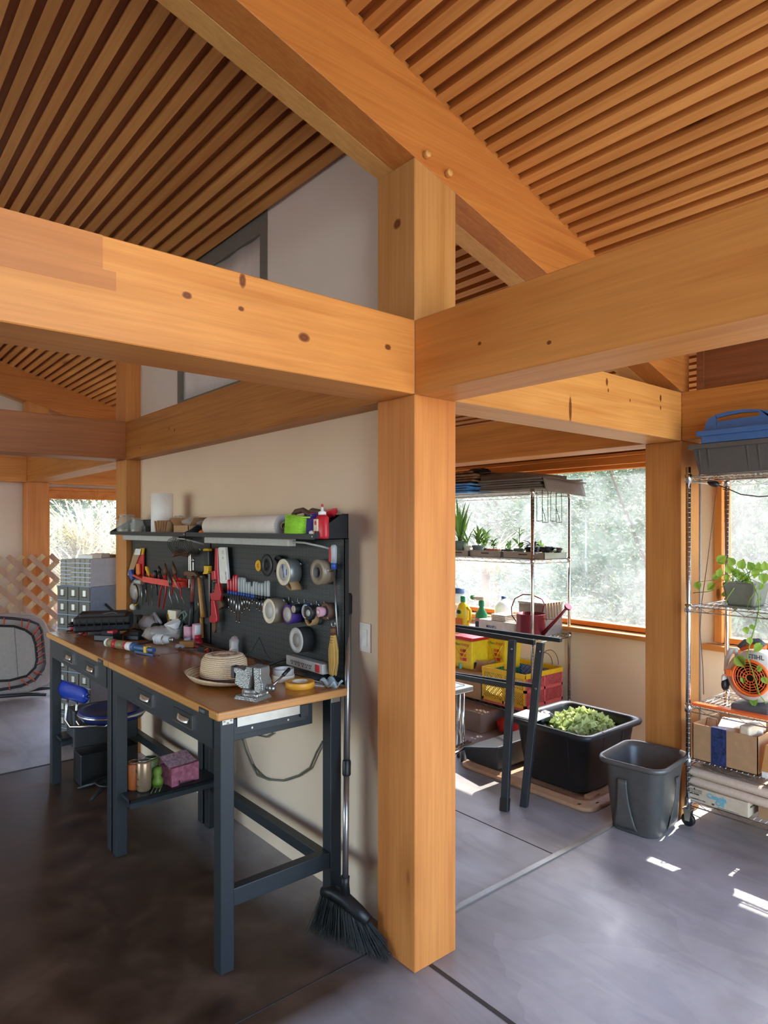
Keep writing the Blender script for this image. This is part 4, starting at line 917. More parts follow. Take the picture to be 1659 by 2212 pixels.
# rope hanks
def hank(label, mat, cx_, cz, w, h, d, turns, tilt, name='rope_hank'):
    t = thing(name, label, 'rope', (cx_.x, cx_.y, SZZ), 0, 'hanks of cord on the shelf'); R = rotx(tilt)
    b = MB(); pts = []
    for k in range(turns * 12 + 1):
        a = k / 12 * 2 * math.pi; f = k / (turns * 12)
        pts.append(Vector(cx_) + Vector((0, 0, cz)) + R @ Vector((-d * math.cos(a), w / 2 * (1 if math.sin(a) > 0 else -1) * abs(math.sin(a)) ** .35, -h / 2 + h * f)))
    b.tube(pts, h / turns * .52, 6); b.build('coils', mat, t); return t
c = S(640, 1133, -.085); c.z = SZZ + .052; hk = hank('lime green cord wound into a flat hank', 'lime', c, .0, .135, .08, .024, 17, .12)
b = MB(); b.tube([S(624, 1116, -.11), S(645, 1117, -.12), S(670, 1118, -.11), S(672, 1113, -.1)], .003, 6); b.build('loose_end', 'lime', hk)
c = S(676, 1137, -.05); c.z = SZZ + .05; hank('purple cord hank behind the red bottle', 'purple', c, .0, .10, .075, .03, 14, -.3)
# brown figure-eight winder
b = MB(); b.tube([S(630, 1116, -.0), S(640, 1105, .0), S(655, 1102, .0), S(668, 1110, .0), S(676, 1118, .0)], [.008, .012, .012, .012, .008], 8); b.tube([S(660, 1112, .01), S(675, 1103, .01), S(690, 1106, .01), S(696, 1116, .01)], [.008, .012, .012, .008], 8); b.tube([S(636, 1116, -.005), S(655, 1118, -.005), S(674, 1114, 0)], .007, 8)
simple(b, 'cord_winder', 'brown', 'dark brown looped cord winder behind the green hank', 'cord winder')
b = MB(); G = lambda u, v: S(664 + 62 * u, 1112 - 12 * u * (1 if v > .5 else 1) + 22 * (1 - v) * (1 - .2 * u), .02 - .02 * v) + Vector((.006 * math.sin(u * 11 + v * 4), 0, .006 * math.sin(u * 9)))
b.grid(G, 16, 6); simple(b, 'red_pouch', 'red', 'red crumpled pouch at the back of the shelf end', 'pouch', solid=.004)
c = S(696, 1155, -.075); z_ = [S(696, q, -.075).z for q in (1150, 1118, 1112, 1108, 1092)]
t = thing('glue_bottle', 'red squeeze bottle with white nozzle at the shelf end', 'bottle', (-.075, c.y, SZZ), 0)
b = MB(); b.lathe([(0, SZZ), (.032, SZZ), (.034, SZZ + .01), (.033, z_[1]), (.02, z_[2]), (0, z_[2])], (-.075, c.y, 0), 20, sx=.6, sy=1.05); b.build('body', 'red', t)
b = MB(); b.lathe([(0, z_[2]), (.016, z_[2]), (.016, z_[3] + .004), (.006, z_[3] + .008), (.0035, z_[4]), (0, z_[4])], (-.075, c.y, 0), 16); b.build('nozzle', 'white', t)
b = MB(); b.lathe([(.0045, z_[4] - .006), (.005, z_[4] + .002), (0, z_[4] + .008)], (-.075, c.y, 0), 10); b.build('tip', 'red', t)
b = MB(); b.box((-.0985, c.y - .002, SZZ + .03), (-.095, c.y + .026, z_[1] - .006)); b.build('paper_label', 'cream', t); 
b = MB(); b.blob((-.0995, c.y + .012, SZZ + .062), (.002, .007, .009), 8); b.build('red_emblem', 'red', t)
b = MB(); b.blob(S(674, 1152, -.09), (.012, .016, .012), 10, jit=.15, rnd=random.Random(9)); simple(b, 'white_scrap', 'white', 'small white crumpled scrap beside the purple cord', 'scrap')
# ------------------------------------------------------------------ things lying on the bench
def T(px, py, mg=.045):
    p = at_z(px, py, BZ)
    if p.x > XP - mg: p = at_x(px, py, XP - mg); p.z = BZ
    return p
def dep(p): return (Vector(p) - CAM).dot(FV)
def hz(p, px): return px * dep(p) / FOC      # a length seen as px photo pixels at that distance
# straw hat
c = T(484, 1474); r = hz(c, 50)
t = thing('straw_hat', 'woven straw hat with brown band lying on the nearer bench', 'hat', (c.x, c.y, BZ), 0)
H = hz(c, 62)
b = MB(); b.lathe([(r * 1.0, BZ + .012), (r * 1.0, BZ + .03), (r * .97, BZ + H * .5), (r * .93, BZ + H * .8), (r * .8, BZ + H * .96), (r * .5, BZ + H * 1.0), (r * .25, BZ + H * .95), (0, BZ + H * .9)], c.xy.to_3d(), 36, sx=1.0, sy=1.08); b.build('crown', 'woven', t, solid=.003)
b = MB()
def brim(u, v):
    a = u * 2 * math.pi; q = r * (1.0 + .62 * v); up = .012 + (.03 * v * v) * (1 + .6 * math.cos(a - 2.6)) - .008 * v
    return Vector((c.x + q * math.cos(a), c.y + q * 1.08 * math.sin(a), BZ + max(.003, up)))
b.grid(brim, 40, 6); b.build('brim', 'woven', t, solid=.003)
b = MB(); b.lathe([(r * 1.005, BZ + .012), (r * 1.02, BZ + .014), (r * 1.02, BZ + .032), (r * 1.005, BZ + .034)], c.xy.to_3d(), 36, sx=1.0, sy=1.08); b.build('hat_band', plain('hat_band', '#4a2f26', .6), t)
# bench vise: local x = along screw
c = T(549, 1508); R3 = rotz(math.radians(-68)); R4 = R3
t = thing('bench_vise', 'grey hammered-finish bench vise near the bench corner', 'vise', (c.x, c.y, BZ), 0)
def V(x, y, z): return Vector((c.x, c.y, BZ)) + R3 @ Vector((x, y, z))
s_ = 1.0
b = MB(); b.hexa([V(*q) for q in ((-.062, -.045, 0), (.05, -.045, 0), (.05, .045, 0), (-.062, .045, 0))], [V(*q) for q in ((-.055, -.038, .014), (.043, -.038, .014), (.043, .038, .014), (-.055, .038, .014))])
b.lathe([(0, .014), (.046, .014), (.046, .024), (.04, .028), (.04, .038), (0, .038)], (c.x, c.y, BZ), 28); b.build('swivel_base', 'hammered', t, bev=.003)
b = MB()
for q in ((-.05, 0, .01), (.036, .03, .01), (.036, -.03, .01)):
    b.cyl(V(*q), V(q[0], q[1], .026), .007, seg=6)
b.build('bolt', 'galv', t)
b = MB(); prof = [(-.075, .05), (-.045, .036), (-.005, .036), (.002, .075), (.012, .1), (.012, .118), (-.012, .118), (-.03, .105), (-.055, .112), (-.078, .112), (-.08, .095), (-.07, .088)]
b.prism([V(x, -.024, z) for x, z in prof], R3 @ Vector((0, .048, 0))); b.build('fixed_body', 'hammered', t, bev=.004)
b = MB(); b.hexa([V(*q) for q in ((-.004, -.034, .088), (.012, -.034, .088), (.012, .034, .088), (-.004, .034, .088))], [V(*q) for q in ((-.012, -.036, .122), (.014, -.036, .122), (.014, .036, .122), (-.012, .036, .122))]); b.build('fixed_jaw', 'hammered', t, bev=.004)
b = MB(); prof = [(.018, .122), (.018, .1), (.022, .07), (.022, .03), (.05, .026), (.06, .04), (.06, .068), (.05, .085), (.052, .1), (.05, .122)]
b.prism([V(x, -.03, z) for x, z in prof], R3 @ Vector((0, .06, 0))); b.build('moving_jaw', 'hammered', t, bev=.005)
b = MB(); b.cyl(V(.055, 0, .046), V(.082, 0, .046), .012, seg=16); b.blob(V(.085, 0, .046), .0125, 12); b.build('screw_head', 'steel', t)
b = MB(); b.cyl(V(.074, .012, .05), V(.07, .11, .085), .004, seg=10); b.build('handle_bar', 'steel', t)
b = MB(); b.cyl(V(.0705, .085, .076), V(.069, .125, .092), .007, seg=12); b.build('handle_cap', 'black', t)
b = MB(); b.obox(V(-.09, 0, .09), (.02, .03, .045), R3); b.build('anvil_pad', 'black', t, bev=.003)
text('Craftsman', .0125, 'grey_light', V(-.062, -.0268, .078), R3 @ Vector((1, 0, 0)), (0, 0, 1), t, bold=.0003)
# tapes on the bench
def flatroll(name, label, c, r, h, ri, mo, mc):
    t = thing(name, label, 'tape roll', (c.x, c.y, c.z), 0, 'tape rolls on the bench')
    b = MB(); b.lathe([(r * ri, 0), (r * .98, 0), (r, .001), (r, h - .001), (r * .98, h), (r * ri, h)], c, 36, closed_prof=True); b.build('tape', mo, t)
    b = MB(); b.lathe([(r * ri * .94, 0), (r * ri, -.0), (r * ri, h + .0006), (r * ri * .94, h + .0006)], c, 36, closed_prof=True); b.build('core', mc, t); return t
c = T(612, 1470); flatroll('masking_tape', 'lower roll of cream masking tape stacked beside the vise', c, .047, .026, .7, 'cream', 'card')
flatroll('masking_tape', 'upper roll of pale tape stacked beside the vise', c + Vector((0, 0, .027)), .044, .024, .8, 'grey_light', 'white')
c = T(648, 1484); flatroll('masking_tape', 'flat roll of yellow-orange tape behind the vise handle', c, .058, .024, .55, plain('yellow_tape', '#e0a030', .45), 'cream')
# face mask, papers and cable tangle
c = T(716, 1474); t = thing('face_mask', 'crumpled pale blue face mask at the bench corner', 'mask', c, 0)
b = MB(); b.grid(lambda u, v: c + Vector((-.03 + .055 * u, .045 - .09 * v, .012 + .012 * math.sin(u * 9) + .01 * math.sin(v * 7))), 12, 8); b.build('fabric', plain('mask_blue', '#a9bcc0', .8), t, solid=.002)
b = MB(); b.tube([c + Vector((-.02, .04, .012)), c + Vector((-.05, .07, .02)), c + Vector((-.02, .1, .008)), c + Vector((.01, .05, .012))], .0012, 5); b.build('ear_loop', 'white', t)
b = MB(); c = T(690, 1474); b.obox((c.x, c.y, BZ + .002), (.12, .10, .003), rotz(.5)); simple(b, 'paper_note', 'white', 'white paper sheet under the mask', 'paper')
b = MB(); c = T(650, 1462); b.obox((c.x, c.y, BZ + .0015), (.09, .13, .003), rotz(.2)); simple(b, 'cardboard_sheet', 'card', 'brown card sheet behind the yellow tape', 'cardboard')
b = MB(); c = T(682, 1462); rn = random.Random(5); b.blob((c.x, c.y, BZ + .018), (.05, .05, .018), 14, jit=.12, rnd=rn); simple(b, 'black_cloth', 'black_matt', 'bunched black cloth against the pegboard foot', 'cloth')
b = MB(); pts = [T(516, 1430), T(545, 1402) + Vector((0, 0, .05)), T(560, 1400) + Vector((0, 0, .12)), T(575, 1412) + Vector((0, 0, .05)), T(600, 1428), T(640, 1440), T(560, 1440), T(600, 1450), T(660, 1450)]
b.tube([p + Vector((0, 0, .004)) for p in pts], .0018, 5); simple(b, 'thin_wire', 'black', 'thin black wire looping up behind the hat', 'wire')
# tray with odds and ends
t = thing('metal_tray', 'patterned shallow tray of small parts in the middle of the bench', 'tray', T(430, 1402), 0)
q = [T(386, 1404), T(456, 1419), T(486, 1398), T(410, 1390)]; cc_ = sum(q, Vector()) / 4
b = MB()
b.prism(q, (0, 0, .002))
for i in range(4): b.bar(q[i] + Vector((0, 0, .006)), q[(i + 1) % 4] + Vector((0, 0, .006)), .006, .012)
b.build('tray_body', plain('patterned_tin', '#7d5a4a', .3, .3, vary=.5, scale=60), t, bev=.001)
rn = random.Random(12)
TP = (('black', 'black plug lying in the tray, nearest its left end', .12, .5), ('red', 'small red part near the back of the tray', .35, .7), ('steel', 'shiny steel bit in the front of the tray', .45, .15), ('orange', 'orange clip lying right of centre in the tray', .62, .45), ('rusty', 'rusty bolt in the middle of the tray', .5, .55), ('grey_plastic', 'grey plastic piece near the right end of the tray', .85, .5), ('red', 'bright red knob at the right of the tray', .75, .35), ('black', 'black strip at the back right of the tray', .7, .8))
for k in range(8):
    mt, lab_, f1, f2 = TP[k]; p = q[0].lerp(q[3], f2).lerp(q[1].lerp(q[2], f2), f1)
    b = MB()
    a = rn.uniform(0, 3.1); b.bar(p + Vector((0, 0, .008)), p + Vector((.03 * math.cos(a), .03 * math.sin(a), .012)), .008, .008)
    simple(b, 'small_part', mt, lab_, 'small part', 'loose parts in the tray', bev=.001)
c = q[0].lerp(q[1], .62) + Vector((.02, .02, 0)); b = MB(); b.cyl(c + Vector((0, 0, .016)), c + Vector((.012, .035, .018)), .015, .012, 14); simple(b, 'film_canister', 'black', 'black plastic canister lying in the tray front', 'cap')  # a loose black cap lying in the tray
c = q[0].lerp(q[3], .3) + Vector((.03, .0, .003)); b = MB(); R = rotz(.9); b.obox(c + Vector((0, 0, .015)), (.045, .075, .03), R); simple(b, 'wood_block', 'handle_wood', 'small pale wooden block on the tray edge', 'block', bev=.001)
c = T(405, 1394); b = MB(); b.lathe([(0, BZ), (.015, BZ), (.018, BZ + .038), (.0165, BZ + .038), (.014, BZ + .003), (0, BZ + .003)], (c.x, c.y, 0), 20); simple(b, 'plastic_cup', 'clear', 'small translucent cup left of the wood block', 'cup')
c = T(426, 1391); h_ = hz(c, 42)
t = thing('marking_cylinder', 'upright red and white cylinder in front of the wooden handle', 'bottle', (c.x, c.y, BZ), 0)
for z0, z1, r, mt in ((0, h_ * .22, .029, 'red'), (h_ * .22, h_ * .5, .021, 'red'), (h_ * .5, h_, .0205, 'white')):
    b = MB(); b.lathe([(0, BZ + z0), (r, BZ + z0), (r, BZ + z1), (0, BZ + z1)], (c.x, c.y, 0), 24); b.build('cap' if mt == 'white' else 'red_body', mt, t)
# light bulb and bag
c = T(352, 1393)
t = thing('light_bulb', 'white spiral energy-saving bulb lying in a clear bag', 'light bulb', c, 0)
ax = Vector((.62, -.78, 0)).normalized(); q0 = c + Vector((0, 0, .03)) - ax * .05
b = MB(); pts = []
for k in range(61):
    a = k / 60 * 5 * 2 * math.pi; pp = q0 + ax * (.055 * k / 60); s1 = Vector((ax.y, -ax.x, 0)); rr = .024 * (.6 + .4 * min(1, k / 12)); pts.append(pp + s1 * rr * math.cos(a) + Vector((0, 0, rr * math.sin(a))))
b.tube(pts, .0062, 6); b.build('spiral_tube', 'white', t)
b = MB(); b.tube([q0 + ax * .055, q0 + ax * .07, q0 + ax * .09], [.02, .026, .016], 18); b.build('ballast', 'white', t)
b = MB(); b.tube([q0 + ax * .09, q0 + ax * .115], .013, 14); b.build('screw_cap', 'galv', t)
c2 = T(380, 1383); t = thing('reflector_bulb', 'cone-shaped white reflector bulb leaning above the spiral bulb', 'light bulb', c2, 0)
b = MB(); b.tube([c2 + Vector((.0, .02, .02)), c2 + Vector((-.01, -.0, .05)), c2 + Vector((-.02, -.0, .10)), c2 + Vector((-.022, -.0, .105))], [.014, .02, .046, .04], 20); b.build('reflector', 'white', t)
b = MB(); rn = random.Random(17); b.blob(T(350, 1385) + Vector((0, 0, .04)), (.10, .075, .045), 18, rotz(-.9), jit=.2, rnd=rn); simple(b, 'clear_bag', 'clear_bag', 'crinkled clear plastic bag around the bulbs', 'bag')
b = MB(); c = T(388, 1400); b.lathe([(0, 0), (.024, 0), (.026, .01), (.018, .02), (0, .022)], c, 18); simple(b, 'puck_light', 'grey_light', 'small round grey puck in front of the bulbs', 'puck light')
# pots at the back
def can(label, px, py, r, h, mt, name='tin_can', cat='can', lidm=None):
    c = T(px, py); t = thing(name, label, cat, (c.x, c.y, BZ), 0)
    b = MB(); b.lathe([(0, BZ), (r, BZ), (r, BZ + h), (r * .93, BZ + h), (r * .93, BZ + .01), (0, BZ + .01)], (c.x, c.y, 0), 24); b.build('body', mt, t); return t, c
t, c = can('pale green can full of pencils and brushes', 378, 1368, .045, .085, plain('pale_green', '#9fb39a', .5), 'pencil_can')
rn = random.Random(21)
for k in range(4):
    a = (4.5, 3.2, 1.9, .4)[k]; b = MB(); p = Vector((c.x + .025 * math.cos(a), c.y + .025 * math.sin(a), BZ + .012)); b.tube([p, p + Vector((.02 * math.cos(a), .04 * math.sin(a) + .01, .12 + rn.uniform(-.015, .015)))], .0038, 6)
    simple(b, 'pencil', ('orange', 'rusty', 'yellow', 'handle_wood')[k % 4], ('orange', 'dark brown', 'yellow', 'plain wood')[k % 4] + ' pencil standing in the pale green can', 'pencil', 'pencils in the green can')
t, c = can('dusty pink can behind the claw hammer grip', 411, 1372, .036, .09, 'pink', 'pink_can')
t, c = can('second taller pink carton right of the hammer grip', 425, 1372, .024, .11, 'pink', 'pink_can')
c = T(371, 1366); b = MB(); b.obox((c.x + .02, c.y, BZ + .125), (.05, .075, .055), rotz(.3)); simple(b, 'cream_carton', 'cream', 'cream little carton perched above the pencil can', 'box', bev=.004)
b = MB(); q = [P(386, 1334, .03), P(392, 1324, .04), P(400, 1320, .05), P(404, 1328, .05), P(398, 1336, .05), P(392, 1343, .04), P(388, 1352, .04)]; b.tube(q, .007, 6); b.tube([P(396, 1322, .05), P(399, 1340, .05)], .005, 6); simple(b, 'spring_clamp', plain('green_grey', '#5f7268', .4), 'green-grey clamp standing among the pots', 'clamp')
b = MB(); c = T(338, 1366); b.blob((c.x, c.y, BZ + .03), (.03, .06, .028), 14); simple(b, 'black_pouch', 'black', 'black zipped pouch left of the pots', 'pouch')
b = MB(); rn = random.Random(31); c = T(325, 1356)
b.blob((c.x - .02, c.y, BZ + .045), (.05, .10, .045), 14, jit=.25, rnd=rn); simple(b, 'crumpled_wrapping', 'film_bag', 'pale crumpled packaging heap at the back of the bench', 'packaging')
b = MB(); c = T(303, 1358); b.box((c.x - .03, c.y - .05, BZ), (c.x + .02, c.y + .04, BZ + .085)); simple(b, 'black_box', 'black', 'matt black box at the back by the far pegboard end', 'box', bev=.006)
b = MB(); b.tube([T(348, 1340) + Vector((0, 0, .06)), T(335, 1340) + Vector((0, 0, .1)), T(320, 1350) + Vector((0, 0, .07)), T(318, 1362) + Vector((0, 0, .05))], [.008, .012, .01, .004], 8); b.tube([T(334, 1340) + Vector((0, 0, .11)), T(342, 1362) + Vector((0, 0, .03))], .012, 8); simple(b, 'rolled_cloth', 'grey_light', 'twisted pale cloth lying over the packaging heap', 'cloth')
# glue bottle in bag
c = T(506, 1408); t = thing('small_bottle', 'small clear bottle with red tip in a bag against the board', 'bottle', (c.x, c.y, BZ), 0)
b = MB(); b.lathe([(0, BZ), (.019, BZ), (.019, BZ + .05), (.007, BZ + .062), (.003, BZ + .085), (0, BZ + .085)], (c.x, c.y, 0), 16); b.build('body', 'film_bag', t)
b = MB(); b.lathe([(.005, BZ + .078), (.005, BZ + .092), (0, BZ + .095)], (c.x, c.y, 0), 10); b.build('tip', 'red', t)
b = MB(); b.box((c.x - .0195, c.y - .012, BZ + .015), (c.x - .0185, c.y + .012, BZ + .035)); b.build('label', 'pink', t)
b = MB(); b.blob(c + Vector((0, -.0, .05)), (.022, .034, .05), 12, jit=.15, rnd=random.Random(1)); b.blob(c + Vector((-.02, -.03, .02)), (.02, .02, .02), 10, jit=.2, rnd=random.Random(2)); b.build('bag', 'clear_bag', t)
# batteries, caulk gun, case, red clamps
def battery(label, px, py, w, l, h, red):
    c = T(px, py); t = thing('tool_battery', label, 'battery', (c.x, c.y, BZ), .6, 'black tool batteries on the bench')
    b = MB(); b.obox((0, 0, h * .3), (w, l, h * .6)); b.build('body', 'black', t, bev=.005, local=True)
    b = MB(); b.obox((0, -l * .12, h * .8), (w * .75, l * .6, h * .45)); b.build('top_rail', 'black_matt', t, bev=.004, local=True)
    if red: b = MB(); b.obox((-w * .2, -l * .3, h * .95), (w * .5, l * .3, h * .25)); b.build('red_latch', 'red', t, bev=.002, local=True)
battery('black battery with red latch at the front of the far bench', 234, 1383, .08, .13, .055, True); battery('plain black charger block behind the caulk gun', 291, 1381, .07, .1, .045, False)
b = MB(); pts = [T(303, 1378), T(318, 1384), T(330, 1388), T(300, 1392), T(262, 1390), T(250, 1380), T(280, 1362), T(305, 1352), T(312, 1344)]; b.tube([p + Vector((0, 0, .004)) for p in pts], .0035, 6); simple(b, 'charger_cable', 'black', 'black cable winding behind the batteries', 'cable')
a, c = T(232, 1400) + Vector((0, 0, .03)), T(288, 1410) + Vector((0, 0, .03)); d = (c - a).normalized()
t = thing('caulk_gun', 'caulk gun with brown and white sealant tube lying on the far bench edge', 'caulk gun', ((a.x + c.x) / 2, (a.y + c.y) / 2, BZ), 0)
R_ = .022; segs = [(0, .08, 'white'), (.08, .28, plain('khaki', '#8a7d55', .5)), (.28, .42, 'red'), (.42, .72, 'khaki'), (.72, .8, 'red'), (.8, 1, 'white')]; ln = (c - a).length
for f0, f1, mt in segs:
    b = MB(); b.cyl(a + d * ln * f0, a + d * ln * f1, R_, seg=24); b.build('tube_band', M[mt] if mt in M else (mt if not isinstance(mt, str) else bpy.data.materials['khaki']), t)
b = MB(); b.tube([a, a - d * .012, a - d * .045], [.012, .008, .004], 10); b.build('nozzle', 'black', t)
b = MB(); b.cyl(c, c + d * .02, .025, .02, seg=20); b.tube([c + d * .02, c + d * .06, c + d * .17], [.016, .014, .013], 10); b.bar(c + d * .02 + Vector((0, 0, -.02)), c + d * .17 + Vector((0, 0, -.024)), .018, .012); b.build('blue_frame', 'blue_tool', t, bev=.002)
b = MB(); b.bar(c + d * .105, c + d * .125, .03, .03); b.build('yellow_clip', 'yellow', t); b = MB(); b.tube([c + d * .1 + Vector((0, 0, -.02)), c + d * .21 + Vector((0, 0, -.022))], .004, 8); b.build('rod', 'rusty', t)
q0, q1 = T(155, 1365), T(268, 1366); c = T(212, 1366); hh = hz(c, 32)
t = thing('tool_case', 'ribbed black plastic tool case at the far end of the benches', 'tool case', (c.x, c.y, BZ), 0)
R = rotz(-.42); C0 = Vector((c.x + .02, c.y - .05, BZ))
b = MB(); b.obox(C0 + Vector((0, 0, .045)), (.31, .24, .042), R); b.build('lower_shell', 'black', t, bev=.012)
b = MB(); b.obox(C0 + Vector((0, 0, .09)), (.31, .24, .044), R); b.obox(C0 + Vector((0, 0, .116)), (.26, .18, .004), R); b.build('upper_shell', plain('case_brown_black', '#2b2622', .55), t, bev=.012)
for k in range(7): b = MB(); b.obox(C0 + R @ Vector((-.12 + k * .04, -.121, .066)), (.006, .006, .06), R); b.build('rib', 'black_matt', t)
for k in range(4): b = MB(); b.obox(C0 + R @ Vector((.156, -.08 + k * .053, .066)), (.006, .006, .06), R); b.build('rib', 'black_matt', t)
b = MB(); b.tube([C0 + R @ Vector((-.156, -.06, .06)), C0 + R @ Vector((-.19, -.05, .06)), C0 + R @ Vector((-.19, .05, .06)), C0 + R @ Vector((-.156, .06, .06))], .009, 8); b.build('handle', 'black', t)
b = MB(); b.tube([C0 + R @ Vector((.0, -.05, .122)), C0 + R @ Vector((.05, .0, .125)), C0 + R @ Vector((.08, -.06, .122))], .002, 5); simple(b, 'twist_tie', 'grey_light', 'pale twisted tie lying on the black tool case', 'wire')
b = MB(); b.tube([T(262, 1345) + Vector((0, 0, .02)), T(238, 1325) + Vector((0, 0, .06)), T(225, 1322) + Vector((0, 0, .09)), T(212, 1328) + Vector((0, 0, .05))], .009, 8); simple(b, 'black_hose', 'black', 'black hose arching behind the tool case', 'hose')
for k, (px, py) in enumerate(((160, 1362), (181, 1371))):
    c = T(px, py); t = thing('bar_clamp', ('left' if k == 0 else 'right') + ' red pad of the small clamp lying before the tool case', 'clamp', (c.x, c.y, BZ), .9, 'small red clamps')
    b = MB(); b.obox((0, 0, .014), (.016, .045, .026), roty(.2)); b.build('red_pad', 'red', t, bev=.004, local=True)
    b = MB(); b.tube([(0, 0, .012), (-.05, -.01, .008), (-.09, .01, .006)], .004, 6); b.build('screw', 'rusty', t, local=True)

# ------------------------------------------------------------------ under the benches
SH = .30
def U(px, py): 
    p = at_z(px, py, .30); return Vector((p.x, min(p.y, 1.5), SH))
def tin(label, x, y, r, h, mt, name='drink_can', cat='can', top='galv', z=SH):
    t = thing(name, label, cat, (x, y, z), 0)
    b = MB(); b.lathe([(0, 0), (r * .8, 0), (r, .008), (r, h - .012), (r * .82, h), (r * .78, h - .003), (0, h - .003)], (x, y, z), 24); b.build('body', mt, t)
    b = MB(); b.lathe([(r * .83, h - .002), (r * .83, h + .002), (r * .76, h + .002), (r * .76, h - .002)], (x, y, z), 24, closed_prof=True); b.build('rim', top, t)
    return t
canm = plain('champagne_can', '#a88d70', .3, .5)
t = tin('tall tan drink can on the lower bench shelf', at_y(311, 1690, 1.46).x, 1.46, .033, .145, canm)
cxn = at_y(311, 1690, 1.46).x
for k, (dy, dz, s1) in enumerate(((.012, .1, .02), (-.012, .07, .014), (0, .035, .016))): text('IPA' if k == 0 else 'ooo', s1, 'brown', (cxn - .0335, 1.46 + dy + .01, SH + dz - .01), (0, -1, 0), (0, 0, 1), t)
tin('orange can partly hidden by the bench leg', at_y(290, 1690, 1.51).x, 1.51, .033, .13, plain('dull_orange', '#a85a28', .5))
tin('dark green tin at the back of the lower shelf', at_y(326, 1690, 1.52).x, 1.52, .035, .13, plain('olive', '#4d5a2c', .5), 'paint_tin')
b = MB(); b.lathe([(0, 0), (.025, 0), (.028, .03), (.018, .05), (.024, .07), (.02, .09), (0, .095)], (at_y(340, 1690, 1.47).x, 1.47, SH), 18); simple(b, 'green_jar', plain('moss_green', '#6f8a2f', .5), 'small moss green pot right of the can', 'pot')
t = thing('tissue_box', 'pink patterned box with open top on the lower shelf', 'box', (-.2, 1.47, SH), 0)
b = MB(); b.obox((at_y(388, 1690, 1.47).x, 1.47, SH + .045), (.15, .11, .09), rotz(.15)); b.build('carton', plain('pink_pattern', '#a85f72', .6, vary=.4, scale=40), t, bev=.003)
b = MB(); b.obox((at_y(384, 1690, 1.48).x, 1.48, SH + .105), (.15, .1, .004), rotz(.15) @ rotx(.35)); b.build('open_lid', plain('pink_lid', '#b8929c', .6, vary=.5, scale=90), t)
b = MB(); b.obox((at_y(360, 1690, 1.5).x, 1.5, SH + .03), (.05, .07, .06), rotz(.1)); simple(b, 'mauve_box', plain('mauve', '#8a6a7a', .6), 'mauve small box between the green pot and pink box', 'box')
b = MB(); b.tube([(-.26, 1.39, SH + .03), (-.26, 1.39, SH + .012), (-.18, 1.395, SH + .012)], .0035, 6); simple(b, 'hex_key', 'black', 'black bent hex key at the shelf front', 'hex key')
for k in range(3):
    b = MB(); b.tube([(-.40 + .02 * k, 1.39, SH + .004), (-.37 + .02 * k, 1.43, SH + .015)], .0022, 5); simple(b, 'long_nail', 'galv', ('left', 'middle', 'right')[k] + ' shiny nail lying before the tan can', 'nail', 'nails on the lower shelf')
# stool
cx_, cy_ = -.27, 2.33
t = thing('work_stool', 'blue swivel stool with chrome frame tucked under the far bench', 'stool', (cx_, cy_, 0), 0)
zs_ = .46
b = MB(); b.lathe([(0, zs_ + .012), (.10, zs_ + .01), (.165, zs_ + .03), (.185, zs_ + .03), (.19, zs_ + .015), (.17, zs_ - .02), (.05, zs_ - .03), (0, zs_ - .03)], (cx_, cy_, 0), 36); b.build('seat', plain('blue_vinyl', '#25326e', .25), t)
b = MB(); b.lathe([(.19, zs_ + .016), (.1935, zs_ + .01), (.19, zs_ + .004)], (cx_, cy_, 0), 36); b.build('seat_trim', 'chrome', t)
pA, pB = at_x(136, 1470, -.47), at_x(194, 1500, -.40)
b = MB()
def br_(u, v):
    p = at_x(136 + 57 * u, 1469 + 20 * u + (36 - 4 * u) * v, -.46 + .06 * u)
    e = max(0, (u - .8) / .2); p.z = p.z * (1 - e * e * .0) + (at_x(190, 1502, -.4).z - p.z) * e * e * .7; return p + Vector((-.02 * math.sin(3.14 * v), 0, 0))
b.grid(br_, 14, 6); b.build('backrest', plain('blue_backrest', '#2340a8', .3), t, solid=.02)
for dx in (0, .045):
    b = MB(); q = at_x(148, 1505, -.45) + Vector((dx, -dx, 0)); b.tube([q, q + Vector((-.01, 0, -.06)), q + Vector((-.02, -.02, -.13)), q + Vector((.0, -.05, -.17)), Vector((cx_ - .06 + dx, cy_ - .06, zs_ - .05)), Vector((cx_, cy_, zs_ - .05))], .009, 10); b.build('back_tube', 'chrome', t)
b = MB(); b.cyl((cx_, cy_, .04), (cx_, cy_, .33), .022, seg=18); b.cyl((cx_, cy_, .33), (cx_, cy_, zs_ - .03), .013, seg=14); b.build('column', 'chrome', t)
b = MB(); b.tube(arc((cx_, cy_, .06), .09, 0, 6.283, 28, 'xy')[:-1], .006, 6, closed=True)
for k in range(5): a = k * 1.2566; b.tube([(cx_, cy_, .05), (cx_ + .09 * math.cos(a), cy_ + .09 * math.sin(a), .05), (cx_ + .2 * math.cos(a), cy_ + .2 * math.sin(a), .02)], [.012, .01, .008], 8)
b.build('base', 'steel_darker', t)
# bins / boxes behind the stool
t = thing('storage_box', 'dark lettered battery box behind the blue stool', 'box', (-.15, 2.66, .22), 0)
b = MB(); b.box((-.44, 2.5, .235), (-.06, 2.66, .46)); b.build('case', plain('dark_box', '#3a3b3c', .5), t, bev=.01)
text('ZTR BATTERY', .035, 'grey', (-.42, 2.498, .41), (1, 0, 0), (0, 0, 1), t); text('ELECTRONIC', .025, 'grey', (-.42, 2.498, .37), (1, 0, 0), (0, 0, 1), t)
b = MB(); b.box((-.40, 2.5, .0), (-.06, 2.66, .19)); simple(b, 'storage_crate', 'black', 'black crate on the floor beneath the far bench shelf', 'crate', bev=.006)

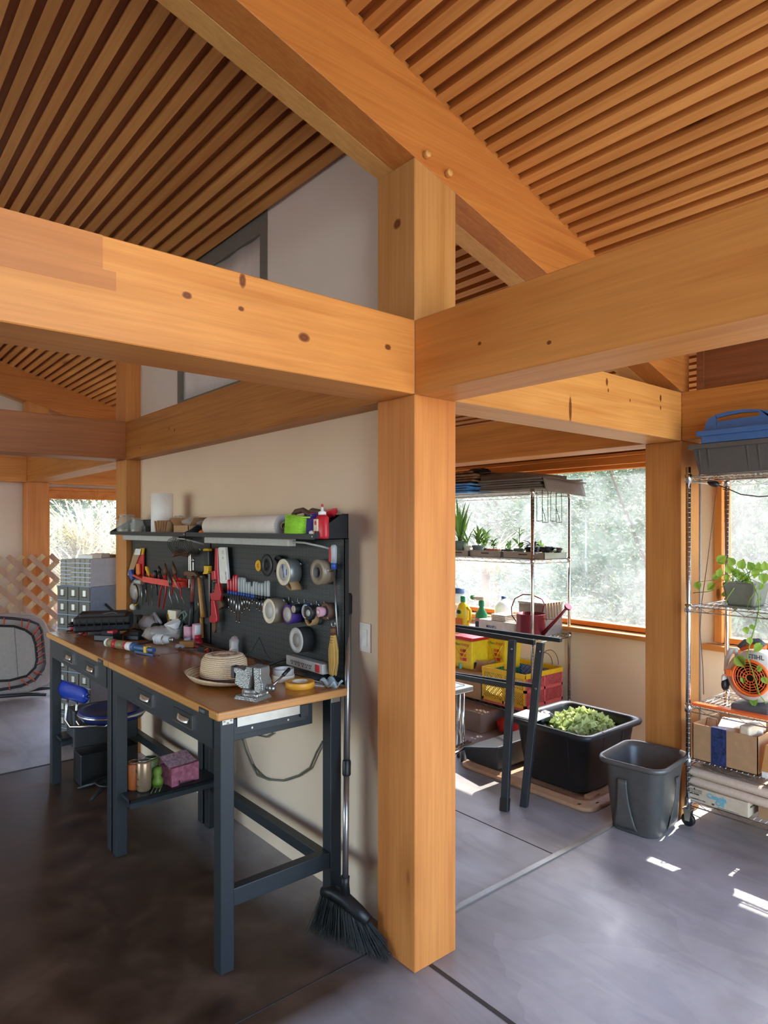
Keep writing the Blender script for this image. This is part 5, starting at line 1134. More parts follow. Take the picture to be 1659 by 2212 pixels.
# ------------------------------------------------------------------ broom
nrm = Vector((.9, .44, 0)).normalized()
A0, A1 = Vector((-.138, .45, 0)), Vector((-.018, .11, 0)); dl = (A1 - A0).normalized(); up = Vector((0, 0, 1))
pn = dl.cross(up); 
def BP(px, py):
    r = _ray(px, py); return CAM + r * ((A0 - CAM).dot(pn) / r.dot(pn))
t = thing('push_broom', 'black angled broom with aluminium pole leaning on wall beside the main post', 'broom', (-.08, .28, 0), 0)
h0, h1 = BP(697, 1921), BP(796, 1990); hm = BP(745, 1912)
b = MB(); 
for o_ in (0,):
    b.tube([h0 + Vector((0, 0, -.008)), h0.lerp(h1, .25) + Vector((0, 0, .018)), h0.lerp(h1, .5) + Vector((0, 0, .022)), h0.lerp(h1, .8) + Vector((0, 0, .008)), h1], [.018, .024, .026, .026, .02], 10)
b.build('head_block', 'black', t)
b = MB(); sk0, sk1 = hm + Vector((0, 0, -.03)), BP(746, 1893); b.tube([sk0, hm + Vector((0, 0, .01)), sk1], [.02, .016, .0165], 14); b.build('socket', 'black', t)
top = at_x(753, 1282, .085); c1 = BP(746, 1900)
pole = lambda f: c1.lerp(top, f)
b = MB(); b.tube([pole(0), pole(.36)], .0115, 18); b.build('lower_pole', plain('aluminium', '#a9a9a8', .28, .9), t)
b = MB(); b.tube([pole(.36), pole(.93)], .0128, 18); b.build('upper_pole', 'aluminium' if 'aluminium' in M else bpy.data.materials['aluminium'], t)
b = MB(); b.tube([pole(.34), pole(.345), pole(.39), pole(.395)], [.014, .0165, .0165, .014], 18); b.build('clamp_collar', 'black', t)
b = MB(); b.tube([pole(.92), pole(.93), pole(.99), pole(1)], [.013, .0155, .0155, .012], 18); b.build('hand_grip', 'black_matt', t)
b = MB(); rn = random.Random(77)
for k in range(620):
    f = rn.random(); o_ = rn.uniform(-.022, .022); p = h0.lerp(h1, f) + Vector((0, 0, -.012)) + pn * o_ * .7
    q = BP(672 + 172 * f, 2008 + 68 * f); q.z = max(.004, q.z * .0 + .006 + .02 * abs(rn.gauss(0, .4))); q = q + pn * o_ * 1.6 + dl * rn.uniform(-.008, .008)
    m_ = p.lerp(q, .5) + Vector((rn.uniform(-.004, .004), rn.uniform(-.004, .004), 0))
    b.tube([p, m_, q], [.0013, .0013, .0009], 3, caps=False)
b.build('bristles', plain('bristle', '#2c2e2d', .45, vary=.3), t)
# cord loop on the wall and switch
b = MB(); pts = [at_x(x, y, XWL - .012) for x, y in ((520, 1582), (530, 1618), (543, 1650), (556, 1674), (580, 1684), (612, 1686), (645, 1675), (670, 1658), (684, 1625), (697, 1602))]; b.tube(pts, .005, 8)
pts = [at_x(x, y, XWL - .012) for x, y in ((556, 1588), (575, 1592), (590, 1583))]; b.tube(pts, .004, 6); pts = [at_x(x, y, XWL - .006) for x, y in ((543, 1650), (560, 1668), (575, 1682))]; b.tube(pts, .004, 6)
simple(b, 'extension_lead', plain('grey_green_cord', '#6c6a5a', .6), 'grey power cord drooping on the wall under the bench', 'cord')
c = at_x(790, 1377, XWL); t = thing('light_switch', 'white rocker light switch on the wall next to the main post', 'light switch', c, 0)
b = MB(); b.box((XWL - .005, c.y - .036, c.z - .058), (XWL, c.y + .036, c.z + .058)); b.build('cover_plate', 'white', t, bev=.002)
b = MB(); b.box((XWL - .008, c.y - .017, c.z - .034), (XWL - .004, c.y + .017, c.z + .034)); b.build('rocker', 'white', t, bev=.0015)

# ------------------------------------------------------------------ far left: lattice, recliner, cabinets
t = thing('wooden_lattice', 'diagonal wooden garden lattice leaning at the back left wall', 'lattice', (-.3, 5.62, 0), 0)
lx0, lx1, lz0, lz1 = -1.3, .245, .0, 1.275
def clipseg(cx0, cz0, dx, dz):
    ts = []
    lo, hi = -9, 9
    for p, d, a, c in ((cx0, dx, lx0, lx1), (cz0, dz, lz0, lz1)):
        t0, t1 = (a - p) / d, (c - p) / d
        if t0 > t1: t0, t1 = t1, t0
        lo, hi = max(lo, t0), min(hi, t1)
    return lo, hi
M['lat_a'] = wood('lattice_pink', '#b98f78', '#9c7460', 'z', knots=0); M['lat_b'] = wood('lattice_pale', '#d2b48e', '#b9966f', 'z', knots=0)
for sgn, yy, mt in ((1, 5.62, 'lat_b'), (-1, 5.605, 'lat_a')):
    k = -3.06
    while k < 3.2:
        lo, hi = clipseg(k, 0, 1, sgn) if sgn == 1 else clipseg(k, 1.275, 1, -1)
        if hi - lo > .06:
            p0_ = Vector((k + lo, yy, (0 if sgn == 1 else 1.275) + sgn * lo)); p1_ = Vector((k + hi, yy, (0 if sgn == 1 else 1.275) + sgn * hi))
            b = MB(); b.bar(p0_, p1_, .009, .05, (0, 0, 1)); b.build('lattice_slat', mt, t)
        k += .19
# folded padded recliner
yr = 4.95
def RC(px, py, o=0): return at_y(px, py, yr + o)
t = thing('folding_recliner', 'folded grey padded recliner with red bungee cords at far left', 'recliner', RC(20, 1505), 0)
b = MB(); pl = [(-90, 1335), (-20, 1328), (30, 1326), (75, 1328), (98, 1340), (112, 1372), (118, 1420), (119, 1452), (108, 1478), (60, 1498), (0, 1506), (-90, 1508)]
b.prism([RC(x, y, .03) for x, y in pl], (0, .13, 0)); b.build('cushion', plain('mauve_grey_fabric', '#aca19b', .9, bumpy=.3, scale=60), t, bev=.03, seg=3)
b = MB(); pl = [(-90, 1338), (0, 1334), (30, 1336), (62, 1340), (82, 1347), (90, 1362), (94, 1400), (97, 1432), (93, 1446), (76, 1468), (45, 1482), (0, 1490), (-90, 1495)]
b.tube([RC(x, y) for x, y in pl], .012, 10); b.build('frame_tube', plain('frame_dark', '#3b3c44', .35, .4), t)
b = MB(); pl = [(-90, 1356), (0, 1352), (30, 1353), (55, 1361), (70, 1372), (77, 1392), (80, 1425), (76, 1442), (58, 1460), (20, 1470), (-90, 1475)]
b.prism([RC(x, y, .0) for x, y in pl], (0, .008, 0)); b.build('sling', plain('sling_grey', '#aaa49c', .8), t)
b = MB(); b.tube([RC(x, y, -.004) for x, y in pl], .011, 6); b.build('sling_border', 'black_matt', t)
b = MB(); b.bar(RC(31, 1352, -.006), RC(39, 1465, -.006), .004, .003, (0, 1, 0)); b.build('seam', 'grey_plastic', t)
rp = [(8, 1334, 8, 1350), (45, 1338, 48, 1356), (62, 1340, 56, 1360), (84, 1352, 70, 1372), (91, 1368, 76, 1385), (93, 1384, 78, 1396), (94, 1396, 79, 1408), (95, 1410, 80, 1420), (96, 1424, 79, 1434), (88, 1455, 72, 1450), (74, 1470, 60, 1460), (58, 1478, 45, 1466), (20, 1488, 18, 1472)]
for x0_, y0_, x1_, y1_ in rp:
    b = MB(); b.tube([RC(x1_, y1_, -.012), RC(x0_ + 1, y0_, -.018), RC(x0_ + 3, y0_ + 3, .0), RC(x1_, y1_ + 3, .004)], .0042, 5); b.build('bungee_cord', plain('bungee', '#c8543c', .5), t)
b = MB(); b.tube([RC(60, 1492, .1), RC(95, 1487, .1), RC(125, 1484, .1)], .014, 8); b.tube([RC(-40, 1507, .0), RC(60, 1500, -.05), RC(100, 1500, -.1)], .016, 8); b.build('folded_leg', 'steel_darker', t)
b = MB(); b.box((-.05, 5.3, 0), (.25, 5.5, .06)); simple(b, 'floor_mat', 'grey', 'grey folded mat on the floor behind the recliner', 'mat')
# small-parts cabinets
co = at_x(195, 1400, -.14); ang = .42
def cabinet(label, base, w, d, h, z0, cols, rows, face, side, group=None, pull=True):
    t = thing('parts_cabinet', label, 'cabinet', (base[0], base[1], z0), ang, group)
    b = MB(); b.box((0, 0, 0), (d, w, h)); b.build('carcass', side, t, bev=.003, local=True)
    for i in range(cols):
        for j in range(rows):
            cw, rh = w / cols, h / rows
            b = MB(); b.box((-.006, i * cw + .004, j * rh + .004), (.001, (i + 1) * cw - .004, (j + 1) * rh - .004)); dr = b.build('drawer', face, t, bev=.0015, seg=1, local=True)
            if pull:
                b = MB(); b.box((-.009, (i + .36) * cw, (j + .35) * rh), (-.005, (i + .62) * cw, (j + .75) * rh)); b.build('label_holder', 'galv', dr, local=True)
                b = MB(); b.box((-.014, (i + .3) * cw, (j + .28) * rh), (-.005, (i + .7) * cw, (j + .33) * rh)); b.build('pull', 'black', dr, local=True)
    return t
M['cab_front'] = plain('cabinet_front', '#5b554a', .5); M['cab_side'] = plain('cabinet_side', '#8396b2', .5); M['cab_pale'] = plain('cabinet_pale', '#958e7e', .5, vary=.2, scale=60); M['cab_side2'] = plain('cabinet_side_pale', '#b9c2d2', .5)  # side colours hold blue daylight painted onto the carcasses
bs = (-.135, 3.22)
cabinet('grey steel card-drawer cabinet standing on the floor beyond the benches', bs, .34, .40, 1.13, 0, 3, 11, 'cab_front', 'cab_side')
R2 = rotz(ang)
cabinet('pale small-drawer cabinet with textured front stacked on the steel cabinet', (bs[0], bs[1]), .20, .30, .20, 1.131, 4, 6, 'cab_pale', 'cab_side2', pull=False)
q = Vector((bs[0], bs[1], 0)) + R2 @ Vector((.02, .205, 0)); cabinet('second pale drawer cabinet behind the textured one', (q.x, q.y), .13, .28, .19, 1.131, 2, 7, 'cab_pale', 'cab_side2', pull=False)
q = Vector((bs[0], bs[1], 0)) + R2 @ Vector((.31, .01, 0)); b = MB(); b.obox(Vector((q.x, q.y, 1.131 + .07)) + R2 @ Vector((.05, .09, 0)), (.09, .18, .14), R2); simple(b, 'black_organizer', 'black', 'dark organizer box with pale front at the cabinet right', 'box', bev=.003)
rn = random.Random(5)
for k, (dx, dy, w, d, h, mt, lab) in enumerate(((.05, .07, .08, .14, .025, 'white', 'flat white carton on the pale cabinet'), (.17, .1, .08, .10, .03, 'grey_light', 'grey printed carton on the pale cabinet'), (.26, .08, .05, .1, .02, 'card', 'brown slip of card on the pale cabinet'), (.34, .1, .14, .16, .02, 'card', 'brown board lying across the organizer box'))):
    p = Vector((bs[0], bs[1], (1.332 if k < 3 else 1.272) + h / 2)) + R2 @ Vector((dx, dy, 0)); b = MB(); b.obox(p, (w, d, h), rotz(ang + rn.uniform(-.2, .2))); simple(b, 'small_carton', mt, lab, 'box', 'small cartons on top of the cabinets')
# ------------------------------------------------------------------ wire shelving units
def wire_unit(name, label, x0, x1, y0, y1, zs, top, cast=False, foot=0.0):
    t = thing(name, label, 'shelving unit', ((x0 + x1) / 2, (y0 + y1) / 2, 0), 0, 'chrome wire shelving units')
    r = .0127
    for (px, py) in ((x0, y0), (x1, y0), (x0, y1), (x1, y1)):
        b = MB(); b.cyl((px, py, foot + .001), (px, py, top), r, seg=16)
        z = foot + .06
        while z < top - .02: b.lathe([(r, z), (r + .0007, z + .001), (r, z + .002)], (px, py, 0), 12); z += .0254
        p = b.build('post', 'chrome', t)
        for z in zs: b = MB(); b.lathe([(r, z - .03), (r + .006, z - .028), (r + .0045, z + .012), (r, z + .014)], (px, py, 0), 16); b.build('collar', 'chrome', p)
        if cast:
            b = MB(); b.cyl((px, py, .09), (px, py, .135), .008, seg=10); b.box((px - .022, py - .022, .088), (px + .022, py + .022, .094)); b.prism([(px - .016, py - .02, .09), (px - .016, py + .02, .09), (px - .016, py + .012, .03), (px - .016, py - .012, .03)], (.003, 0, 0)); b.prism([(px + .013, py - .02, .09), (px + .013, py + .02, .09), (px + .013, py + .012, .03), (px + .013, py - .012, .03)], (.003, 0, 0)); cs = b.build('caster_fork', 'galv', t)
            b = MB(); b.lathe([(.008, -.012), (.03, -.012), (.034, -.008), (.034, .008), (.03, .012), (.008, .012)], (px, py, .034), 22, roty(math.pi / 2), closed_prof=True); b.build('wheel', 'black', cs)
            b = MB(); b.tube([(px + .018, py - .01, .06), (px + .03, py - .045, .05), (px + .012, py - .06, .046)], .0025, 6); b.build('brake_lever', 'chrome', cs)
    for z in zs:
        b = MB()
        for zz in (z, z - .026):
            b.tube([(x0, y0, zz), (x1, y0, zz), (x1, y1, zz), (x0, y1, zz)], .0032, 6, closed=True)
        for (a, c) in (((x0, y0), (x0, y1)), ((x1, y0), (x1, y1)), ((x0, y0), (x1, y0)), ((x0, y1), (x1, y1))):
            A, C_ = Vector((*a, 0)), Vector((*c, 0)); n = max(4, int((C_ - A).length / .045)); n += n % 2
            b.tube([A.lerp(C_, k / n) + Vector((0, 0, z - (.001 if k % 2 else .025))) for k in range(n + 1)], .0017, 4)
        n = int((y1 - y0) / .026)
        for k in range(1, n): y = y0 + (y1 - y0) * k / n; b.tube([(x0, y, z + .003), (x1, y, z + .003)], .0016, 4)
        for k in (1, 2): x = x0 + (x1 - x0) * k / 3; b.tube([(x, y0, z - .002), (x, y1, z - .002)], .0026, 5)
        b.build('wire_shelf', 'chrome', t)
    return t
AX0, AX1, AY0, AY1 = 2.42, 2.88, 1.35, 2.62; AZ = (.18, .72, 1.31, 1.82)
wire_unit('wire_shelving', 'chrome wire shelving beside the big window, loaded with plants and crates', AX0, AX1, AY0, AY1, AZ, 1.9)
BX_0, BX_1, BY_0, BY_1 = 1.87, 2.33, -1.28, -.067; BZS = (.135, .346, .623, 1.141, 1.815)
wire_unit('wire_shelving', 'chrome wire shelving on casters at the right edge of the picture', BX_0, BX_1, BY_0, BY_1, BZS, 1.865, True, .12)

# ------------------------------------------------------------------ unit A contents
def X_(px, py, x=2.48): return at_x(px, py, x)
def boxat(name, label, cat, x0, x1, pxl, pxr, z, h, mat, rz=0, bev=.003, group=None, xf=None):
    """box on a shelf: its near face lies at x0 between two photo columns"""
    a, c = at_x(pxl, 1200, x0), at_x(pxr, 1200, x0); b = MB(); b.box((x0, min(a.y, c.y), z), (x1, max(a.y, c.y), z + h))
    return simple(b, name, mat, label, cat, group, bev=bev)
def crumple(name, label, cat, c, r, mat, seed, jit=.15, seg=18, rz=0, group=None):
    b = MB(); b.blob(c, r, seg, rotz(rz), jit=jit, rnd=random.Random(seed)); return simple(b, name, mat, label, cat, group)
zt4 = 1.827
def folded(name, label, x0, x1, ya, yb, z, h, layers, mat, seed, group='folded tarps on the top shelf'):
    rn = random.Random(seed); t = thing(name, label, 'tarp', ((x0 + x1) / 2, (ya + yb) / 2, z), 0, group)
    b = MB()
    for k in range(layers):
        e = rn.uniform(0, .03); z0 = z + h * k / layers; th = h / layers * .92; ox = rn.uniform(-.015, .015)
        G = b.grid(lambda u, v: Vector((x0 + e + ox + (x1 - x0 - 2 * e) * (.5 - .5 * math.cos(math.pi * u) if False else u), ya + e * 2 + (yb - ya - 4 * e) * v, z0 + th * .5 + th * .5 * math.sin(math.pi * (1 if .04 < u < .96 else .5)) * 0 + .006 * math.sin(v * 9 + k * 2) * math.sin(u * 7))), 14, 18)
        b2 = MB(); 
    b.build('folds', mat, t, solid=h / layers * .8)
    return t
M['tarp_grey'] = plain('canvas_grey', '#77706a', .85, bumpy=.3, scale=40); M['tarp_blue'] = plain('tarp_blue', '#4f8fd0', .35, vary=.25, bumpy=.6, scale=45); M['tarp_brown'] = plain('tarp_brown', '#7d5c40', .35, vary=.4, bumpy=.6, scale=35)
ya, yb = AY0 + .0, at_x(1030, 1050, 2.45).y
g = folded('canvas_tarp', 'folded grey canvas with rolled end hanging over the right of the top shelf', 2.38, 2.92, AY0 - .12, 1.86, zt4 + .005, .09, 5, 'tarp_grey', 3)
b = MB(); b.tube([(2.5, 1.9, zt4 + .11), (2.6, 1.6, zt4 + .115), (2.8, 1.32, zt4 + .09)], [.05, .042, .03], 16, caps=False); b.tube([(2.5, 1.9, zt4 + .11), (2.6, 1.6, zt4 + .115), (2.8, 1.32, zt4 + .09)], [.04, .032, .02], 16, caps=False); b.build('rolled_edge', 'tarp_grey', g, solid=.003)
b = MB(); b.grid(lambda u, v: Vector((2.38 + .5 * u, AY0 - .12 - .03 * v, zt4 + .06 - .10 * v + .03 * (1 - u))), 10, 4); b.build('hanging_flap', 'tarp_grey', g, solid=.004)
folded('blue_tarp', 'crinkled bright blue tarp at the left of the top shelf', 2.4, 2.85, 1.95, 2.6, zt4 + .004, .085, 4, 'tarp_blue', 7)
folded('brown_plastic_sack', 'shiny brown plastic sack lying on the blue tarp', 2.4, 2.85, 1.9, 2.6, zt4 + .095, .09, 4, 'tarp_brown', 9)
crumple('black_sack', 'dark bunched end of a sack on the pile at the left', 'sack', (2.5, 1.95, zt4 + .17), (.06, .12, .035), 'black', 4)
# hanging wire baskets
for k, (pxc, lab) in enumerate(((1168, 'left green wire basket hanging below the top shelf end'), (1198, 'right green wire basket hanging below the top shelf end'))):
    yb0 = AY0 + .01; c = at_y(pxc, 1075, yb0 - .01)
    b = MB(); w = .035
    for dy in (-.05, .0):
        b.tube([(c.x - w, yb0 + dy, 1.83), (c.x - w, yb0 + dy, 1.60), (c.x + w, yb0 + dy, 1.59), (c.x + w * .9, yb0 + dy, 1.83)], .0025, 5)
    b.tube([(c.x - w, yb0 - .05, 1.60), (c.x - w, yb0, 1.60)], .0025, 5); b.tube([(c.x + w, yb0 - .05, 1.59), (c.x + w, yb0, 1.59)], .0025, 5); b.tube([(c.x - w, yb0 - .05, 1.70), (c.x - w * 1.3, yb0 - .09, 1.6)], .0025, 5)
    simple(b, 'wire_basket', plain('green_wire', '#5d6e56', .4), lab, 'basket', 'hanging wire baskets')
# plant shelf z = 1.31
zp = 1.316
def tray_(label, pxl, pxr, h, mat, x0=2.45, x1=2.72):
    a, c = at_x(pxl, 1210, x0), at_x(pxr, 1210, x0); y1, y0 = a.y, c.y
    t = thing('plant_tray', label, 'tray', ((x0 + x1) / 2, (y0 + y1) / 2, zp), 0, 'metal trays under the small pots'); b = MB()
    b.box((x0, y0, zp), (x1, y1, zp + .004)); b.box((x0, y0, zp), (x0 + .004, y1, zp + h)); b.box((x1 - .004, y0, zp), (x1, y1, zp + h)); b.box((x0, y0, zp), (x1, y0 + .004, zp + h)); b.box((x0, y1 - .004, zp), (x1, y1, zp + h))
    b.box((x0 - .006, y0 - .006, zp + h), (x0 + .004, y1 + .006, zp + h + .003)); b.build('pan', mat, t)
    b = MB(); m_ = (y0 + y1) / 2; b.box((x0 - .002, m_ - .04, zp + h * .55), (x0 - .0005, m_ + .04, zp + h * .75)); b.build('label_strip', 'brown', t)
tray_('pale metal tray at the far left of the plant shelf', 970, 1012, .045, 'galv'); tray_('rectangular metal pan under the green pots', 1015, 1082, .05, 'galv'); tray_('rectangular metal pan under the black pots', 1086, 1176, .05, 'galv')
a = at_x(1197, 1210, 2.5); b = MB(); b.lathe([(0, 0), (.085, 0), (.092, .05), (.088, .05), (.08, .005), (0, .005)], (2.56, AY0 + .13, zp), 28); simple(b, 'round_cake_tin', plain('old_tin', '#8f7f62', .35, .6), 'round brown cake tin at the right of the plant shelf', 'tin')
def pot(label, px, r, h, mat, x=2.55, z=zp + .012, name='potted_plant'):
    y = at_x(px, 1200, x).y; t = thing(name, label, 'potted plant', (x, y, z), 0, 'small potted plants on the wire shelf')
    b = MB(); b.lathe([(0, 0), (r * .75, 0), (r, h), (r * .93, h), (r * .7, .006), (0, .006)], (x, y, z), 20); b.lathe([(r, h - .014), (r * 1.07, h - .013), (r * 1.07, h + .002), (r, h + .002)], (x, y, z), 20); b.build('pot', mat, t)
    b = MB(); b.lathe([(0, h - .012), (r * .9, h - .014)], (x, y, z), 16); b.build('soil', 'brown', t)
    return t, Vector((x, y, z + h - .01))
leafmat('plant_leaf', '#4f7a34', '#8fb04e', .3); leafmat('plant_dark', '#3c3038', '#6a4450', .2); leafmat('plant_lime', '#8fb84a', '#b8dc60', .55)
def foliage(t, c, n, ln, w, mat, seed, e0=.5, e1=2, curl=.3, stem=None, nm='leaves'):
    rn = random.Random(seed); b = MB()
    for i in range(n):
        a = rn.uniform(0, 6.283); e = rn.uniform(e0, e1); d = Vector((math.cos(a), math.sin(a), e))
        o = Vector((rn.gauss(0, .008), rn.gauss(0, .008), (rn.random() * stem if stem else 0)))
        b.leaf(c + o, d, (0, 0, 1), ln * rn.uniform(.6, 1.1), w, curl, 4)
    if stem: b.tube([c, c + Vector((0, 0, stem))], .003, 5)
    b.build(nm, M[mat], t, recalc=False)
gp = plain('grey_green_pot', '#6c7a72', .5); M['pot_green'] = gp; M['terracotta'] = plain('terracotta', '#a85c3c', .7)
t, c = pot('tall strappy plant in a grey-green pot at the left end', 994, .06, .11, 'pot_green'); foliage(t, c, 16, .38, .03, 'plant_leaf', 1, 2.0, 6, .15)
t, c = pot('spiky rosette plant in a white pot, second from left', 1010, .035, .07, 'white'); foliage(t, c, 18, .16, .016, 'plant_leaf', 2, .4, 2.5, .2, .06)
t, c = pot('leafy plant in a green pot over the first pan', 1033, .05, .075, 'pot_green'); foliage(t, c, 22, .13, .028, 'plant_leaf', 3, .5, 2.5, .3, .08)
t, c = pot('trailing small-leaved plant in a terracotta pot', 1066, .055, .05, 'terracotta'); foliage(t, c, 44, .07, .018, 'plant_leaf', 4, .1, 1.4, .4, .07)
t, c = pot('sparse leafy cutting in a low black pot', 1047, .035, .05, 'black', 2.63); foliage(t, c, 24, .12, .03, 'plant_leaf', 14, .5, 2.5, .3, .12)
t, c = pot('small herb in a wide black pot over the second pan', 1097, .05, .05, 'black'); foliage(t, c, 16, .07, .016, 'plant_leaf', 5, .4, 2.2, .3, .05)
t, c = pot('upright round-leaved seedling in a grey square pot', 1122, .042, .06, 'pot_green'); foliage(t, c, 9, .075, .045, 'plant_leaf', 6, .2, 1.6, .2, .17)
t, c = pot('purple-leaved plant in a black pot beside the shelf post', 1150, .055, .07, 'black'); foliage(t, c, 30, .09, .035, 'plant_dark', 7, .1, 1.3, .4, .04)
t, c = pot('grey-green succulent rosette standing above the purple plant', 1167, .04, .06, 'black', 2.64); foliage(t, c, 26, .085, .022, 'plant_leaf', 8, .0, 1.8, -.1, None); 
bpy.data.objects[t.name]
t, c = pot('low purple succulent in a black dish near the post', 1183, .055, .04, 'black', 2.55, zp + .05); foliage(t, c, 18, .06, .02, 'plant_dark', 9, .1, .9, .4)
t, c = pot('trailing twiggy plant in a tiny black pot at right end', 1204, .035, .035, 'black', 2.56, zp + .05); foliage(t, c, 14, .10, .012, 'plant_leaf', 10, .0, .8, .5)
# z = .72 shelf
z7 = .727
def lathe_thing(name, label, cat, x, px, z, parts, group=None, **kw):
    y = at_x(px, 1300, x).y; t = thing(name, label, cat, (x, y, z), 0, group)
    for nm, mt, prof in parts:
        b = MB(); b.lathe(prof, (x, y, z), 24, **kw); b.build(nm, mt, t)
    return t, Vector((x, y, z))
ym_ = plain('fert_yellow', '#f0cc2c', .35); M['fy'] = ym_
t, c = lathe_thing('fertilizer_bottle', 'yellow plastic bottle with green cap and black emblem', 'bottle', 2.5, 1000, z7, [('body', 'fy', [(0, 0), (.058, 0), (.062, .01), (.062, .14), (.045, .185), (.022, .2), (.022, .205), (0, .205)]), ('cap', 'green', [(.024, .205), (.025, .25), (.02, .255), (0, .255)])], sx=.7)
b = MB(); b.tube([c + Vector((0, -.05, .17)), c + Vector((0, -.082, .14)), c + Vector((0, -.08, .06)), c + Vector((0, -.055, .04))], .012, 8); b.build('handle', 'fy', t)
b = MB(); b.lathe([(0, 0), (.028, 0), (.028, .002), (0, .002)], c + Vector((-.046, .005, .125)), 20, roty(math.pi / 2) , sx=.6); b.build('green_badge', 'green', t)
b = MB(); b.lathe([(0, 0), (.016, 0), (.016, .002), (0, .002)], c + Vector((-.048, .005, .125)), 14, roty(math.pi / 2)); b.build('black_emblem', 'black', t)
b = MB(); b.box(c + Vector((-.0475, -.04, .02)), c + Vector((-.0455, .045, .075))); b.build('orange_print', 'orange', t)
t, c = lathe_thing('blue_cap_jug', 'translucent jug with pale blue lid at far left, behind the yellow bottle', 'jug', 2.68, 992, z7, [('body', 'clear', [(0, 0), (.07, 0), (.075, .02), (.07, .2), (.03, .25), (0, .25)]), ('lid', 'blue_tool', [(.045, .25), (.045, .29), (.03, .30), (0, .30)])])
t, c = lathe_thing('hose_end_sprayer', 'green garden sprayer bottle with white nozzle head', 'spray bottle', 2.52, 1040, z7, [('body', 'green', [(0, 0), (.055, 0), (.058, .01), (.058, .12), (.03, .16), (.022, .175), (.022, .19), (0, .19)]), ('collar', 'green', [(.027, .185), (.027, .225), (.012, .235), (0, .235)])], sx=.6)
b = MB(); b.bar(c + Vector((0, -.03, .25)), c + Vector((0, .05, .245)), .03, .03); b.tube([c + Vector((0, .05, .247)), c + Vector((0, .085, .25))], .014, 10); b.build('nozzle_head', 'cream', t, bev=.006)
b = MB(); b.tube([c + Vector((0, .085, .25)), c + Vector((0, .105, .25))], .02, 10); b.build('hose_connector', 'green', t)
b = MB(); b.box(c + Vector((-.036, -.04, .01)), c + Vector((-.0345, .035, .06))); b.build('blue_label', 'blue_tool', t); b = MB(); b.box(c + Vector((-.036, -.04, .065)), c + Vector((-.0345, .035, .09))); b.build('pink_label', 'pink', t)
t, c = lathe_thing('white_jug', 'tall white jug with blue screw cap behind the carton', 'jug', 2.74, 1088, z7, [('body', plain('milky_plastic', '#eef0ea', .4), [(0, 0), (.075, 0), (.08, .02), (.075, .17), (.03, .235), (0, .235)]), ('cap', 'blue_tool', [(.02, .235), (.02, .255), (0, .257)])])
ya_, yb2 = at_x(1034, 1360, 2.44).y, at_x(1118, 1360, 2.44).y
t = thing('white_carton', 'white cardboard carton with blue MAHPU lettering', 'box', (2.5, (ya_ + yb2) / 2, z7), 0)
b = MB(); b.box((2.44, yb2, z7), (2.72, ya_, z7 + .095)); b.build('carton', plain('white_card', '#d9cfc6', .7), t, bev=.003)
text('MAHPU', .030, 'blue_tool', (2.439, ya_ - .08, z7 + .035), (0, -1, 0), (0, 0, 1), t, bold=.0006)
b = MB()
for k in range(4): yc = (at_x(1064, 1330, 2.5).y + at_x(1103, 1330, 2.5).y) / 2; b.box((2.46, yc - .075 + .002 * k, z7 + .097 + k * .012), (2.6, yc + .075, z7 + .107 + k * .012))
simple(b, 'folded_cloth', plain('cream_cloth', '#e2d8c6', .9), 'folded cream cloth lying on the white carton', 'cloth', bev=.004)
# watering can
cy = (at_x(1122, 1340, 2.49).y + at_x(1172, 1340, 2.49).y) / 2; cx2 = 2.49; rr = abs(at_x(1122, 1340, 2.49).y - cy)
wr = plain('oxblood_enamel', '#7a2832', .25, .3); M['oxblood'] = wr
t = thing('watering_can', 'dark red metal watering can with hoop handle and long spout', 'watering can', (cx2, cy, z7), 0)
b = MB(); b.lathe([(0, 0), (rr, 0), (rr * 1.01, .004), (rr, .175), (rr * 1.02, .18), (rr * .98, .18), (rr * .96, .006), (0, .006)], (cx2, cy, z7), 36); b.build('body', wr, t)
b = MB(); q = [at_x(x, y, cx2) for x, y in ((1172, 1322), (1176, 1305), (1171, 1295), (1150, 1285), (1130, 1284), (1112, 1293), (1105, 1312), (1106, 1330), (1122, 1352))]; b.tube(q, .0045, 8); b.build('hoop_handle', wr, t)
b = MB(); s0, s1 = Vector((cx2, cy - rr * .95, z7 + .03)), at_x(1222, 1316, cx2 - .03); b.tube([s0, s0.lerp(s1, .5), s1], [.016, .012, .009], 12); b.build('spout', wr, t)
d_ = (s1 - s0).normalized(); b = MB(); b.tube([s1, s1 + d_ * .02, s1 + d_ * .035], [.009, .026, .028], 18); b.build('rose', wr, t)
b = MB(); b.tube([Vector((cx2, cy - rr, z7 + .15)), s0.lerp(s1, .62)], .003, 6); b.build('brace', wr, t)
# tin box with stakes
t = thing('galvanised_tin', 'tall square galvanised tin behind the watering can', 'tin', (2.66, 1.5, z7), 0)
b = MB(); b.box((2.60, 1.385, z7), (2.84, 1.62, z7 + .245)); b.build('body', plain('dull_zinc', '#8e8a82', .45, .6), t, bev=.003)
b = MB(); b.box((2.595, 1.38, z7 + .235), (2.845, 1.625, z7 + .25)); b.build('rim', 'galv', t, bev=.002)
b = MB()
for k in range(6): b.tube([(2.62 + .035 * k, 1.375, z7 + .25), (2.615 + .036 * k, 1.368, z7 + .12 + .01 * (k % 3))], .005, 5)
simple(b, 'garden_twine', 'tan', 'hank of brown twine draped over the tin edge', 'twine')
